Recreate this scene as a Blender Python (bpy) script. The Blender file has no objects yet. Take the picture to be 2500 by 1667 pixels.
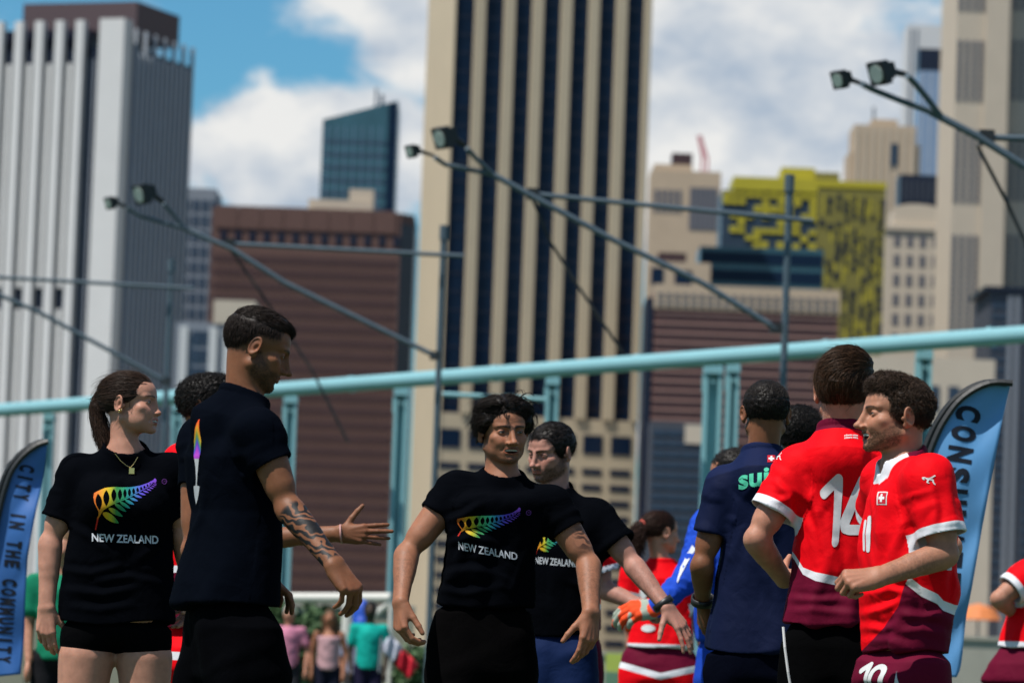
import bpy, bmesh, math, random
import numpy as np
from mathutils import Vector, Matrix
from mathutils.bvhtree import BVHTree

random.seed(7)
rng = np.random.default_rng(11)
SC = bpy.context.scene
COL = SC.collection
rad = math.radians

# ------------------------------------------------------------------ camera
CAM_H = 0.86
LENS = 150.0
FPX = LENS / 36.0 * 2500.0
PITCH = math.atan((1615 - 833.5) / FPX)
ROLL = rad(2.1)
cam_d = bpy.data.cameras.new('camera')
cam = bpy.data.objects.new('camera', cam_d)
COL.objects.link(cam)
cam_d.lens = LENS
cam_d.sensor_width = 36.0
cam_d.clip_start = 0.1
cam_d.clip_end = 20000
_f = np.array([0, math.cos(PITCH), math.sin(PITCH)])
_u0 = np.array([0, -math.sin(PITCH), math.cos(PITCH)])
_r0 = np.array([1.0, 0, 0])
_u = _u0 * math.cos(ROLL) - _r0 * math.sin(ROLL)
_r = _r0 * math.cos(ROLL) + _u0 * math.sin(ROLL)
CAMP = np.array([0, 0, CAM_H])
cam.matrix_world = Matrix(((_r[0], _u[0], -_f[0], 0), (_r[1], _u[1], -_f[1], 0), (_r[2], _u[2], -_f[2], CAM_H), (0, 0, 0, 1)))
cam_d.dof.use_dof = True
cam_d.dof.focus_distance = 12.9
cam_d.dof.aperture_fstop = 5.8
cam_d.dof.aperture_blades = 9
SC.camera = cam

# ------------------------------------------------------------------ sky
SUN_EL = rad(62)
SUN_AZ_V = np.array([-0.80, -0.60])            # horizontal direction towards the sun
SUN_AZ_V = SUN_AZ_V / np.linalg.norm(SUN_AZ_V)
to_sun = np.array([SUN_AZ_V[0] * math.cos(SUN_EL), SUN_AZ_V[1] * math.cos(SUN_EL), math.sin(SUN_EL)])
W = bpy.data.worlds.new('World')
SC.world = W
W.use_nodes = True
nt = W.node_tree
for n in list(nt.nodes):
    nt.nodes.remove(n)
def wn(t, **kw):
    n = nt.nodes.new(t)
    for k, v in kw.items():
        setattr(n, k, v)
    return n
w_out = wn('ShaderNodeOutputWorld')
w_bg = wn('ShaderNodeBackground')
w_bg.inputs['Strength'].default_value = 0.10
w_sky = wn('ShaderNodeTexSky', sky_type='NISHITA', sun_disc=False)
w_sky.sun_elevation = SUN_EL
w_sky.sun_rotation = math.atan2(SUN_AZ_V[0], SUN_AZ_V[1])
w_sky.air_density = 1.0
w_sky.dust_density = 0.3
w_sky.ozone_density = 2.5
w_tc = wn('ShaderNodeTexCoord')
w_map = wn('ShaderNodeMapping')
w_map.inputs['Location'].default_value = (4.37, 6.37, 0.8)
w_map.inputs['Scale'].default_value = (1.0, 1.0, 1.55)
w_n1 = wn('ShaderNodeTexNoise')
w_n1.inputs['Scale'].default_value = 13.0
w_n1.inputs['Detail'].default_value = 7.0
w_n1.inputs['Roughness'].default_value = 0.58
w_n1.inputs['Distortion'].default_value = 0.35
w_n2 = wn('ShaderNodeTexNoise')
w_n2.inputs['Scale'].default_value = 34.0
w_n2.inputs['Detail'].default_value = 6.0
w_n2.inputs['Roughness'].default_value = 0.5
nt.links.new(w_tc.outputs['Generated'], w_map.inputs['Vector'])
nt.links.new(w_map.outputs['Vector'], w_n1.inputs['Vector'])
nt.links.new(w_map.outputs['Vector'], w_n2.inputs['Vector'])
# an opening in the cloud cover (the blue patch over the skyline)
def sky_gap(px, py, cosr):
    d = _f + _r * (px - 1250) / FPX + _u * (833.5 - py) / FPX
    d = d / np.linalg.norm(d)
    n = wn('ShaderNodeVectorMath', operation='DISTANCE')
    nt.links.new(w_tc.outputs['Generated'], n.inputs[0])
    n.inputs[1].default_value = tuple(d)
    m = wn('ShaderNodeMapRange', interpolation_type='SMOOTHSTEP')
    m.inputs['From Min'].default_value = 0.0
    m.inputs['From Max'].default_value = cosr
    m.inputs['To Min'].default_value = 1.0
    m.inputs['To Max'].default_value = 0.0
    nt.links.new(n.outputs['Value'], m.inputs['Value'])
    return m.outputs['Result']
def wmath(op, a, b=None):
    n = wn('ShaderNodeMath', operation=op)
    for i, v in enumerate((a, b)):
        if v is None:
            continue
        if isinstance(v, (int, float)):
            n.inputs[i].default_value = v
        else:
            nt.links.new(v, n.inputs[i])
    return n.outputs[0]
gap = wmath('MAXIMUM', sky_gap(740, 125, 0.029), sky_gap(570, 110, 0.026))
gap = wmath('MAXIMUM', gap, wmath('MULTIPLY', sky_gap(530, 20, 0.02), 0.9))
bank = wmath('MAXIMUM', sky_gap(760, 400, 0.040), wmath('MAXIMUM', sky_gap(1850, 250, 0.055), wmath('MAXIMUM', sky_gap(830, -30, 0.026), sky_gap(1000, 20, 0.03))))  # cloud banks added in view, where the thinned cover would leave gaps
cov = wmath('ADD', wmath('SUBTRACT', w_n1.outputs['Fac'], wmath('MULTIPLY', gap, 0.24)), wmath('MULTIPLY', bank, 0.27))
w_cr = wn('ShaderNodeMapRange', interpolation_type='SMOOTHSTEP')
w_cr.inputs['From Min'].default_value = 0.49  # raised to thin the cloud cover and lower the ambient light
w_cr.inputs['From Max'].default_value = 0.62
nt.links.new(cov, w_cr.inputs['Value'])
w_ramp = wn('ShaderNodeValToRGB')
w_ramp.color_ramp.elements[0].position = 0.36
w_ramp.color_ramp.elements[0].color = (3.3, 3.95, 4.8, 1)
w_ramp.color_ramp.elements[1].position = 0.62
w_ramp.color_ramp.elements[1].color = (6.6, 6.6, 6.5, 1)
nt.links.new(w_n2.outputs['Fac'], w_ramp.inputs['Fac'])
w_blue = wn('ShaderNodeMix', data_type='RGBA', blend_type='MULTIPLY')
w_blue.inputs[0].default_value = 1.0
nt.links.new(w_sky.outputs['Color'], w_blue.inputs[6])
w_blue.inputs[7].default_value = (0.34, 0.68, 0.80, 1)
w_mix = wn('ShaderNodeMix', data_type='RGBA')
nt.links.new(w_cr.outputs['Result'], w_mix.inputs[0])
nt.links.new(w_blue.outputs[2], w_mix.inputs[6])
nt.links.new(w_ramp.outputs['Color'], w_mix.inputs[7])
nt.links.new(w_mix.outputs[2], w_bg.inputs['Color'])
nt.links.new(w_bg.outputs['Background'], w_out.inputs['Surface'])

# ------------------------------------------------------------------ sun, exposure
sd = bpy.data.lights.new('sun', 'SUN')
sd.energy = 5.0
sd.angle = rad(0.5)
sd.color = (1.0, 0.95, 0.88)
so = bpy.data.objects.new('sun', sd)
COL.objects.link(so)
so.rotation_euler = Vector(to_sun).to_track_quat('Z', 'Y').to_euler()
so.location = (-30, -40, 60)
SC.view_settings.view_transform = 'Standard'
SC.view_settings.look = 'None'
SC.view_settings.exposure = 0.35
SC.view_settings.gamma = 1.0
SC.view_settings.use_curve_mapping = False
SC.cycles.max_bounces = 6
SC.cycles.use_denoising = True

def unp(px, py, d):
    """point on the ray of photo pixel (px, py) at world distance y = d"""
    v = _f + _r * ((px - 1250.0) / FPX) + _u * ((833.5 - py) / FPX)
    return CAMP + v * (d / v[1])
def ppm(d):
    return FPX / d

# ------------------------------------------------------------------ object helpers
def link(o, parent=None):
    COL.objects.link(o)
    if parent is not None:
        o.parent = parent
    return o
def thing(name, label, cat, loc=(0, 0, 0), group=None, rotz=0.0):
    o = bpy.data.objects.new(name, None)
    COL.objects.link(o)
    o.location = tuple(float(c) for c in loc)
    o.rotation_euler = (0, 0, rotz)
    tag(o, label, cat, group)
    return o
def tag(o, label, cat, group=None):
    o['label'] = label
    o['category'] = cat
    if group:
        o['group'] = group
    return o
def new_mesh(name, verts, faces, mat, parent=None, off=None, smooth=False, attrs=None, label=None):
    v = np.asarray(verts, dtype=np.float32)
    if off is not None:
        v = v - np.asarray(off, dtype=np.float32)
    me = bpy.data.meshes.new(name)
    if isinstance(faces, np.ndarray):
        nf, k = faces.shape
        me.vertices.add(len(v))
        me.vertices.foreach_set('co', np.ascontiguousarray(v, dtype=np.float32).ravel())
        me.loops.add(nf * k)
        me.loops.foreach_set('vertex_index', np.ascontiguousarray(faces, dtype=np.int32).ravel())
        me.polygons.add(nf)
        me.polygons.foreach_set('loop_start', np.arange(0, nf * k, k, dtype=np.int32))
        me.update(calc_edges=True)
        me.validate()
    else:
        me.from_pydata([tuple(map(float, q)) for q in v], [], [tuple(int(i) for i in f) for f in faces])
        me.update()
    if smooth:
        me.polygons.foreach_set('use_smooth', np.ones(len(me.polygons), dtype=bool))
    if attrs:
        for an, (kind, data) in attrs.items():
            a = me.attributes.new(an, kind, 'POINT')
            if kind == 'FLOAT':
                a.data.foreach_set('value', np.ascontiguousarray(data, dtype=np.float32))
            else:
                c = np.ones((len(data), 4), dtype=np.float32)
                c[:, :3] = data
                a.data.foreach_set('color', c.ravel())
    if mat is not None:
        me.materials.append(mat)
    o = bpy.data.objects.new(name, me)
    link(o, parent)
    if label:
        o['label'] = label
    return o
class MB:
    """collects boxes, prisms and tubes into one mesh"""
    def __init__(s):
        s.v = []
        s.f = []
    def box(s, c, h, R=None):
        b = len(s.v)
        for dx in (-1, 1):
            for dy in (-1, 1):
                for dz in (-1, 1):
                    q = np.array([dx * h[0], dy * h[1], dz * h[2]])
                    if R is not None:
                        q = R @ q
                    s.v.append(np.asarray(c) + q)
        for f in ((0, 1, 3, 2), (4, 6, 7, 5), (0, 4, 5, 1), (2, 3, 7, 6), (0, 2, 6, 4), (1, 5, 7, 3)):
            s.f.append(tuple(b + i for i in f))
        return s
    def bb(s, x0, x1, y0, y1, z0, z1):
        return s.box(((x0 + x1) / 2, (y0 + y1) / 2, (z0 + z1) / 2), (abs(x1 - x0) / 2, abs(y1 - y0) / 2, abs(z1 - z0) / 2))
    def tube(s, a, b, r, n=10, r2=None):
        a = np.asarray(a, float)
        b = np.asarray(b, float)
        r2 = r if r2 is None else r2
        d = b - a
        d = d / np.linalg.norm(d)
        t = np.array([0, 0, 1.0]) if abs(d[2]) < 0.9 else np.array([1.0, 0, 0])
        e1 = np.cross(d, t)
        e1 /= np.linalg.norm(e1)
        e2 = np.cross(d, e1)
        k = len(s.v)
        for p, rr in ((a, r), (b, r2)):
            for i in range(n):
                an = 2 * math.pi * i / n
                s.v.append(p + rr * (math.cos(an) * e1 + math.sin(an) * e2))
        for i in range(n):
            j = (i + 1) % n
            s.f.append((k + i, k + j, k + n + j, k + n + i))
        s.f.append(tuple(k + i for i in range(n))[::-1])
        s.f.append(tuple(k + n + i for i in range(n)))
        return s
    def path(s, pts, r, n=8):
        for a, b in zip(pts[:-1], pts[1:]):
            s.tube(a, b, r, n)
        return s
    def prism(s, poly, z0, z1):
        k = len(s.v)
        n = len(poly)
        for z in (z0, z1):
            for p in poly:
                s.v.append(np.array([p[0], p[1], z]))
        for i in range(n):
            j = (i + 1) % n
            s.f.append((k + i, k + j, k + n + j, k + n + i))
        s.f.append(tuple(k + i for i in range(n))[::-1])
        s.f.append(tuple(k + n + i for i in range(n)))
        return s
    def build(s, name, mat, parent=None, off=None, smooth=False, label=None):
        return new_mesh(name, s.v, s.f, mat, parent, off, smooth, label=label)

# ------------------------------------------------------------------ materials
def mat_base(name):
    m = bpy.data.materials.new(name)
    m.use_nodes = True
    t = m.node_tree
    return m, t, t.nodes['Principled BSDF']
def set_in(b, **kw):
    for k, v in kw.items():
        b.inputs[k.replace('_', ' ')].default_value = v
def plain(name, col, rough=0.7, var=0.12, scale=3.0, metal=0.0, spec=0.4, bump=0.0, coords='Object', detail=4.0):
    """procedural material: base colour broken up by noise in object space"""
    m, t, b = mat_base(name)
    tc = t.nodes.new('ShaderNodeTexCoord')
    nz = t.nodes.new('ShaderNodeTexNoise')
    nz.inputs['Scale'].default_value = scale
    nz.inputs['Detail'].default_value = detail
    t.links.new(tc.outputs[coords], nz.inputs['Vector'])
    mx = t.nodes.new('ShaderNodeMix')
    mx.data_type = 'RGBA'
    mx.inputs[6].default_value = tuple(max(0, c * (1 - var)) for c in col) + (1,)
    mx.inputs[7].default_value = tuple(min(1, c * (1 + var)) for c in col) + (1,)
    t.links.new(nz.outputs['Fac'], mx.inputs[0])
    t.links.new(mx.outputs[2], b.inputs['Base Color'])
    set_in(b, Roughness=rough, Metallic=metal)
    b.inputs['Specular IOR Level'].default_value = spec
    if bump:
        bp = t.nodes.new('ShaderNodeBump')
        bp.inputs['Strength'].default_value = bump
        bp.inputs['Distance'].default_value = 0.01
        t.links.new(nz.outputs['Fac'], bp.inputs['Height'])
        t.links.new(bp.outputs['Normal'], b.inputs['Normal'])
    return m

# ------------------------------------------------------------------ numpy noise
_perm = rng.permutation(256)
_perm = np.concatenate([_perm, _perm, _perm])
_grad = rng.normal(size=(256, 3))
_grad /= np.linalg.norm(_grad, axis=1)[:, None]
def noise3(P):
    P = np.asarray(P, dtype=np.float64)
    i = np.floor(P).astype(np.int64)
    f = P - i
    u = f * f * f * (f * (f * 6 - 15) + 10)
    out = 0
    i &= 255
    for dx in (0, 1):
        for dy in (0, 1):
            for dz in (0, 1):
                h = _perm[_perm[_perm[(i[:, 0] + dx) & 255] + ((i[:, 1] + dy) & 255)] + ((i[:, 2] + dz) & 255)]
                g = _grad[h]
                val = g[:, 0] * (f[:, 0] - dx) + g[:, 1] * (f[:, 1] - dy) + g[:, 2] * (f[:, 2] - dz)
                w = (u[:, 0] if dx else 1 - u[:, 0]) * (u[:, 1] if dy else 1 - u[:, 1]) * (u[:, 2] if dz else 1 - u[:, 2])
                out = out + w * val
    return out * 1.6

# ------------------------------------------------------------------ implicit surfaces
def nrm(v):
    v = np.asarray(v, float)
    return v / (np.linalg.norm(v) + 1e-12)
def smin(a, b, k):
    if k <= 0:
        return np.minimum(a, b)
    h = np.maximum(k - np.abs(a - b), 0) / k
    return np.minimum(a, b) - h * h * k * 0.25
def smax(a, b, k):
    return -smin(-a, -b, k)
def f_rc(a, b, r1, r2):
    a = np.asarray(a, np.float32)
    ba = np.asarray(b, np.float32) - a
    l2 = float(ba @ ba) + 1e-12
    def f(P):
        q = P - a
        t = np.clip(q @ ba / l2, 0, 1)
        q = q - t[:, None] * ba
        return np.sqrt(np.einsum('ij,ij->i', q, q)) - (r1 + (r2 - r1) * t)
    return f
def f_el(c, r, R=None):
    c = np.asarray(c, np.float32)
    r = np.asarray(r, np.float32)
    Rm = None if R is None else np.asarray(R, np.float32)
    def f(P):
        q = P - c
        if Rm is not None:
            q = q @ Rm
        a = q / r
        k0 = np.sqrt(np.einsum('ij,ij->i', a, a))
        a = a / r
        k1 = np.sqrt(np.einsum('ij,ij->i', a, a)) + 1e-6
        return k0 * (k0 - 1) / k1
    return f
def f_pl(c, n):
    c = np.asarray(c, np.float32)
    n = np.asarray(nrm(n), np.float32)
    return lambda P: (P - c) @ n
class Field:
    def __init__(s, *ops):
        s.ops = list(ops)
    def u(s, f, k=0.0):
        s.ops.append(('u', k, f))
        return s
    def s(s, f, k=0.0):
        s.ops.append(('s', k, f))
        return s
    def i(s, f, k=0.0):
        s.ops.append(('i', k, f))
        return s
    def um(s, f, k=0.0):
        """mirrored union in local x"""
        s.ops.append(('mu', k, f))
        return s
    def sm(s, f, k=0.0):
        s.ops.append(('ms', k, f))
        return s
    def __call__(s, P):
        d = None
        Pm = None
        for op, k, f in s.ops:
            if op[0] == 'm':
                if Pm is None:
                    Pm = P.copy()
                    Pm[:, 0] = np.abs(Pm[:, 0])
                e = f(Pm)
                op = op[1]
            else:
                e = f(P)
            if d is None:
                d = e
            elif op == 'u':
                d = smin(d, e, k)
            elif op == 's':
                d = smax(d, -e, k)
            else:
                d = smax(d, e, k)
        return d
from concurrent.futures import ThreadPoolExecutor
POOL = ThreadPoolExecutor(4)
def peval(F, P, n=24000):
    ch = [P[i:i + n] for i in range(0, len(P), n)]
    if len(ch) == 1:
        return F(P)
    return np.concatenate(list(POOL.map(F, ch)))
def polygonise(F, lo, hi, vox, B=8):
    lo = np.asarray(lo, np.float64)
    hi = np.asarray(hi, np.float64)
    nb = np.maximum(1, np.ceil((hi - lo) / (vox * B)).astype(int))
    n = nb * B + 1
    ax = [lo[k] + vox * B * (np.arange(nb[k]) + 0.5) for k in range(3)]
    C = np.stack(np.meshgrid(*ax, indexing='ij'), -1).reshape(-1, 3).astype(np.float32)
    dc = peval(F, C)
    act = np.abs(dc) < vox * B * 0.87 * 1.5 + 0.004
    D = np.repeat(np.repeat(np.repeat(np.where(dc > 0, 1.0, -1.0).reshape(nb).astype(np.float32), B, 0), B, 1), B, 2)
    D = np.pad(D, ((0, 1), (0, 1), (0, 1)), mode='edge')
    bi = np.argwhere(act.reshape(nb))
    h = B // 2
    sub = np.stack(np.meshgrid(*[np.arange(2)] * 3, indexing='ij'), -1).reshape(-1, 3)
    si = (bi[:, None, :] * 2 + sub[None]).reshape(-1, 3)
    ds = peval(F, (lo + (si + 0.5) * (vox * h)).astype(np.float32))
    near = np.abs(ds) < vox * h * 0.87 * 1.5 + 0.002
    l0 = np.stack(np.meshgrid(*[np.arange(h + 1)] * 3, indexing='ij'), -1).reshape(-1, 3)
    far = si[~near]
    if len(far):
        I = (far[:, None, :] * h + l0[None]).reshape(-1, 3)
        D[I[:, 0], I[:, 1], I[:, 2]] = np.repeat(np.where(ds[~near] > 0, 1.0, -1.0), len(l0))
    mk = np.zeros(D.shape, bool)
    I = (si[near][:, None, :] * h + l0[None]).reshape(-1, 3)
    mk[I[:, 0], I[:, 1], I[:, 2]] = True
    I = np.argwhere(mk)
    D[mk] = peval(F, (lo + I * vox).astype(np.float32))
    D[0], D[-1], D[:, 0], D[:, -1], D[:, :, 0], D[:, :, -1] = 1, 1, 1, 1, 1, 1
    ins = D < 0
    cs = np.zeros(np.array(D.shape) - 1, np.int8)
    for dx in (0, 1):
        for dy in (0, 1):
            for dz in (0, 1):
                cs += ins[dx:dx + cs.shape[0], dy:dy + cs.shape[1], dz:dz + cs.shape[2]]
    mix = (cs > 0) & (cs < 8)
    cell = np.argwhere(mix)
    vid = np.full(cs.shape, -1, np.int64)
    vid[mix] = np.arange(len(cell))
    acc = np.zeros((len(cell), 3))
    cnt = np.zeros(len(cell))
    corners = [(a, b, c) for a in (0, 1) for b in (0, 1) for c in (0, 1)]
    for a in corners:
        for k in range(3):
            if a[k]:
                continue
            b = list(a)
            b[k] = 1
            da = D[cell[:, 0] + a[0], cell[:, 1] + a[1], cell[:, 2] + a[2]]
            db = D[cell[:, 0] + b[0], cell[:, 1] + b[1], cell[:, 2] + b[2]]
            x = (da < 0) != (db < 0)
            t = np.where(x, da / np.where(x, da - db, 1), 0)
            p = np.array(a, float)[None] + np.zeros((len(cell), 3))
            p[:, k] += t
            acc += p * x[:, None]
            cnt += x
    V = lo + (cell + acc / cnt[:, None]) * vox
    quads = []
    for k in range(3):
        sl = [slice(None)] * 3
        sl2 = [slice(None)] * 3
        sl[k] = slice(0, -1)
        sl2[k] = slice(1, None)
        A = ins[tuple(sl)]
        Bb = ins[tuple(sl2)]
        e = np.argwhere(A != Bb)
        o1, o2 = [(1, 2), (2, 0), (0, 1)][k]
        ok = (e[:, o1] > 0) & (e[:, o2] > 0) & (e[:, o1] < ins.shape[o1] - 1) & (e[:, o2] < ins.shape[o2] - 1)
        e = e[ok]
        def at(d1, d2):
            q = e.copy()
            q[:, o1] += d1
            q[:, o2] += d2
            return vid[q[:, 0], q[:, 1], q[:, 2]]
        Q = np.stack([at(-1, -1), at(0, -1), at(0, 0), at(-1, 0)], 1)
        fl = ~ins[e[:, 0], e[:, 1], e[:, 2]]
        Q[fl] = Q[fl][:, ::-1]
        quads.append(Q)
    Q = np.concatenate(quads)
    Q = Q[(Q >= 0).all(1)]
    return V, Q
def vnormals(V, Q):
    n = np.zeros_like(V)
    a = np.cross(V[Q[:, 2]] - V[Q[:, 0]], V[Q[:, 3]] - V[Q[:, 1]])
    for k in range(4):
        for c in range(3):
            n[:, c] += np.bincount(Q[:, k], weights=a[:, c], minlength=len(V))
    return n / (np.linalg.norm(n, axis=1)[:, None] + 1e-12)
# ================================================================== ground
def struct(o):
    o['kind'] = 'structure'
    return o
def turf_mat():
    m, t, b = mat_base('turf')
    tc = t.nodes.new('ShaderNodeTexCoord')
    nz = t.nodes.new('ShaderNodeTexNoise')
    nz.inputs['Scale'].default_value = 60
    nz.inputs['Detail'].default_value = 8
    t.links.new(tc.outputs['Object'], nz.inputs['Vector'])
    cr = t.nodes.new('ShaderNodeValToRGB')
    cr.color_ramp.elements[0].color = (0.02, 0.045, 0.015, 1)
    cr.color_ramp.elements[0].position = 0.3
    cr.color_ramp.elements[1].color = (0.07, 0.11, 0.045, 1)
    cr.color_ramp.elements[1].position = 0.7
    t.links.new(nz.outputs['Fac'], cr.inputs['Fac'])
    t.links.new(cr.outputs['Color'], b.inputs['Base Color'])
    set_in(b, Roughness=0.9)
    return m
def sheet(name, x0, x1, y0, y1, z, mat, n=1):
    v = [(x0, y0, z), (x1, y0, z), (x1, y1, z), (x0, y1, z)]
    return struct(new_mesh(name, v, [(0, 1, 2, 3)], mat))
M_turf = turf_mat()
sheet('ground', -60, 60, -40, 78, 0.0, M_turf)
M_water = plain('river_water', (0.03, 0.06, 0.07), 0.15, 0.3, 0.05, bump=0.4)
sheet('river', -6000, 6000, 78, 700, -3.0, M_water)
sheet('far_shore', -6000, 6000, 700, 9000, -2.6, plain('city_ground', (0.16, 0.15, 0.14), 0.9, 0.2, 0.02))
sheet('near_shore', -6000, 6000, -3000, 78, -3.02, M_water)

# ================================================================== skyline
GZ = -2.6
M_glass = plain('dark_blue_glass', (0.005, 0.014, 0.034), 0.3, 0.5, 0.25, spec=0.15)
M_glass2 = plain('slate_glass', (0.030, 0.048, 0.075), 0.3, 0.4, 0.2, spec=0.2)  # bluish tint also stands in for the shade on the white tower's side
M_teal = plain('teal_glass', (0.03, 0.085, 0.11), 0.2, 0.4, 0.12, spec=0.6)
M_white_st = plain('white_stone', (0.50, 0.50, 0.49), 0.8, 0.06, 0.2)
M_beige_st = plain('beige_stone', (0.45, 0.37, 0.255), 0.8, 0.07, 0.15)
M_brown = plain('brown_granite', (0.100, 0.053, 0.044), 0.7, 0.10, 0.2)
M_brown_w = plain('brown_window_band', (0.045, 0.022, 0.024), 0.5, 0.3, 0.2)
M_navy = plain('navy_glass', (0.008, 0.010, 0.024), 0.35, 0.3, 0.2)
M_cream = plain('cream_stone', (0.46, 0.39, 0.305), 0.8, 0.08, 0.2)
M_sand = plain('sand_stone', (0.40, 0.31, 0.22), 0.8, 0.10, 0.2)
M_greyw = plain('grey_white_panel', (0.50, 0.50, 0.50), 0.7, 0.06, 0.1)
M_brick = plain('red_brick', (0.13, 0.055, 0.052), 0.85, 0.15, 0.3)
M_brick_l = plain('pale_brick_band', (0.23, 0.135, 0.115), 0.85, 0.15, 0.3)
M_yel = plain('yellow_panel', (0.38, 0.335, 0.022), 0.6, 0.12, 0.2)
M_oliv = plain('olive_yellow_panel', (0.17, 0.155, 0.035), 0.6, 0.2, 0.4)
M_grey = plain('grey_concrete', (0.17, 0.19, 0.22), 0.8, 0.15, 0.2)
M_darkb = plain('dark_building', (0.05, 0.055, 0.07), 0.6, 0.25, 0.2)
M_lblue = plain('pale_blue_glass', (0.18, 0.25, 0.36), 0.25, 0.15, 0.1)
M_tan_win = plain('grey_window', (0.10, 0.10, 0.115), 0.4, 0.3, 0.2)  # even dark grey for window strips and slots
M_siderib = plain('pale_side_rib', (0.30, 0.33, 0.37), 0.7, 0.1, 0.3)
M_crane = plain('crane_red', (0.42, 0.10, 0.13), 0.6, 0.1, 1)

class Bldg:
    def __init__(s, name, label, pl, pr, pyref, D, rot=0.0, cat='building', group='skyline towers'):
        a = unp(pl, pyref, D)
        b = unp(pr, pyref, D)
        s.D = D
        s.cx = (a[0] + b[0]) / 2
        s.rot = rad(rot)
        s.c = math.cos(s.rot)
        s.w = (b[0] - a[0]) / s.c
        s.o = thing(name, label, cat, (s.cx, D, GZ), group, s.rot)
        s.pyref = pyref
    def z(s, py, px=None):
        px = 1250 + s.cx / s.D * FPX if px is None else px
        return unp(px, py, s.D)[2] - GZ
    def x(s, px, py=None):
        return (unp(px, s.pyref if py is None else py, s.D)[0] - s.cx) / s.c
    def box(s, part, mat, x0, x1, y0, y1, z0, z1, parent=None):
        return MB().bb(x0, x1, y0, y1, z0, z1).build(part, mat, parent or s.o)
    def multi(s, part, mat, boxes, parent=None):
        mb = MB()
        for b in boxes:
            mb.bb(*b)
        return mb.build(part, mat, parent or s.o)
    def panes(s, part, mat, rects, y0, y1, parent=None):
        """alike pieces: shared unit mesh, one object each"""
        me = bpy.data.meshes.get('pane_' + mat.name)
        if me is None:
            me = MB().bb(-0.5, 0.5, -0.5, 0.5, -0.5, 0.5).build('tmp', mat).data
            me.name = 'pane_' + mat.name
            bpy.data.objects.remove(bpy.data.objects['tmp'])
        for (x0, x1, z0, z1) in rects:
            o = bpy.data.objects.new(part, me)
            link(o, parent or s.o)
            o.location = ((x0 + x1) / 2, (y0 + y1) / 2, (z0 + z1) / 2)
            o.scale = (abs(x1 - x0), abs(y1 - y0), abs(z1 - z0))

# ---- white ribbed tower, left
b = Bldg('office_tower', 'white ribbed office tower with dark slot windows behind the ponytailed woman', -420, 266, 106, 900, -21)
zt = b.z(66, 130)
H = b.w / 2
dep = 34.0
b.box('wall', M_navy, -H, H - 4, 0, dep, 0, zt - 6)
b.box('roof_screen', M_navy, -H, H - 4, 1.5, dep - 2, zt - 6, zt - 1.5)
b.box('penthouse', plain('penthouse_brown', (0.07, 0.045, 0.05), 0.7), H - 24, H + 3, 9, dep - 4, zt - 1.5, zt + 5.5)
per = 51.6 * 900 / FPX / b.c
x = H - 4.0
zm0, zm1 = b.z(763, 130), b.z(711, 130)
while x > -H:
    b.box('pier', M_white_st, x - per * 0.40, x, -1.6, 0.0, 0, zt)
    xs = x - per * 0.40 - per * 0.41
    b.box('rib', M_white_st, xs, xs + per * 0.22, -0.9, 0.0, zm1, zt - 9)
    b.box('rib', M_white_st, xs, xs + per * 0.22, -0.9, 0.0, 0, zm0)
    x -= per
b.box('corner_pier', M_white_st, H - 0.6, H + 5.2, -1.0, 3.0, 0, zt + 0.3)
b.box('recess_wall', M_navy, H - 4, H - 0.6, 0.6, 4, 0, zt - 6)
for k in range(2):
    b.box('rib', M_grey, H - 3.4 + k * 1.3, H - 3.0 + k * 1.3, 0.2, 0.6, 0, zt - 8)
b.box('side_wall', M_glass2, H - 4, H + 4.6, 3.0, dep, 0, zt - 5)
for k in range(13):
    y = 5.0 + k * 2.3
    b.box('side_rib', M_siderib, H + 4.6, H + 5.3, y, y + 0.8, 0, zt - (1.0 if k % 2 == 0 else 6))

# ---- grey grid block
b = Bldg('office_block', 'narrow grey office block squeezed between white tower and brown tower', 440, 526, 500, 1150)
zt = b.z(459)
H = b.w / 2
b.box('wall', M_grey, -H, H, 0, 25, 0, zt)
rc_ = [(-H + 1.2 + i * 2.35, -H + 2.8 + i * 2.35, zt - 6 - j * 4.2, zt - 3.2 - j * 4.2) for i in range(4) for j in range(24)]
b.panes('window', M_glass2, rc_, -0.25, 0.1)

# ---- brown granite tower
b = Bldg('brown_tower', 'broad brown granite tower with dark window bands and chamfered corner', 518, 980, 526, 1050)
zt = b.z(508)
H = b.w / 2
ch = 6.0
poly = [(-H, 0), (H, 0), (H + 3.2, 4.5), (H + 3.2, 36), (-H, 36)]
MB().prism(poly, 0, zt - 0.4).build('wall', M_brown, b.o)
MB().prism([(H + 0.02, -0.05), (H + 3.4, 4.4), (H + 3.4, 36.2), (H + 3.0, 36.2), (H + 3.0, 4.6), (H - 0.1, 0.05)], 0, zt - 3).build('corner_glass', M_navy, b.o)
for k in range(8):
    xx = -H + 1 + k * (b.w - 2) / 8
    b.box('parapet_panel', M_brown, xx, xx + (b.w - 2) / 8 - 0.18, -0.35, 0.0, zt - 5.6, zt)
zw = b.z(582)
b.panes('window', M_navy, [(b.x(548 + i * 35.2) - 0.85, b.x(548 + i * 35.2) + 0.85, zw - 1.3, zw + 1.3) for i in range(13)], -0.2, 0.1)
k = 0
zz = b.z(628)
while zz > 4:
    b.box('window_band', M_brown_w, -H + 0.8, H - 0.8, -0.12, 0.0, zz - 1.75, zz)
    zz -= 3.35
b.panes('mullion', M_brown, [(-H + 2.2 + i * 1.62, -H + 2.55 + i * 1.62, 2, b.z(624)) for i in range(27)], -0.2, -0.1)
# cream plant rooms on its roof
b.multi('plant_room', M_cream, [(b.x(745), b.x(905), 14, 24, zt - 0.6, b.z(470)), (b.x(845), b.x(905), 15, 24, b.z(470), b.z(441)), (b.x(680), b.x(760), 12, 22, zt - 0.6, b.z(495))])

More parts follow.
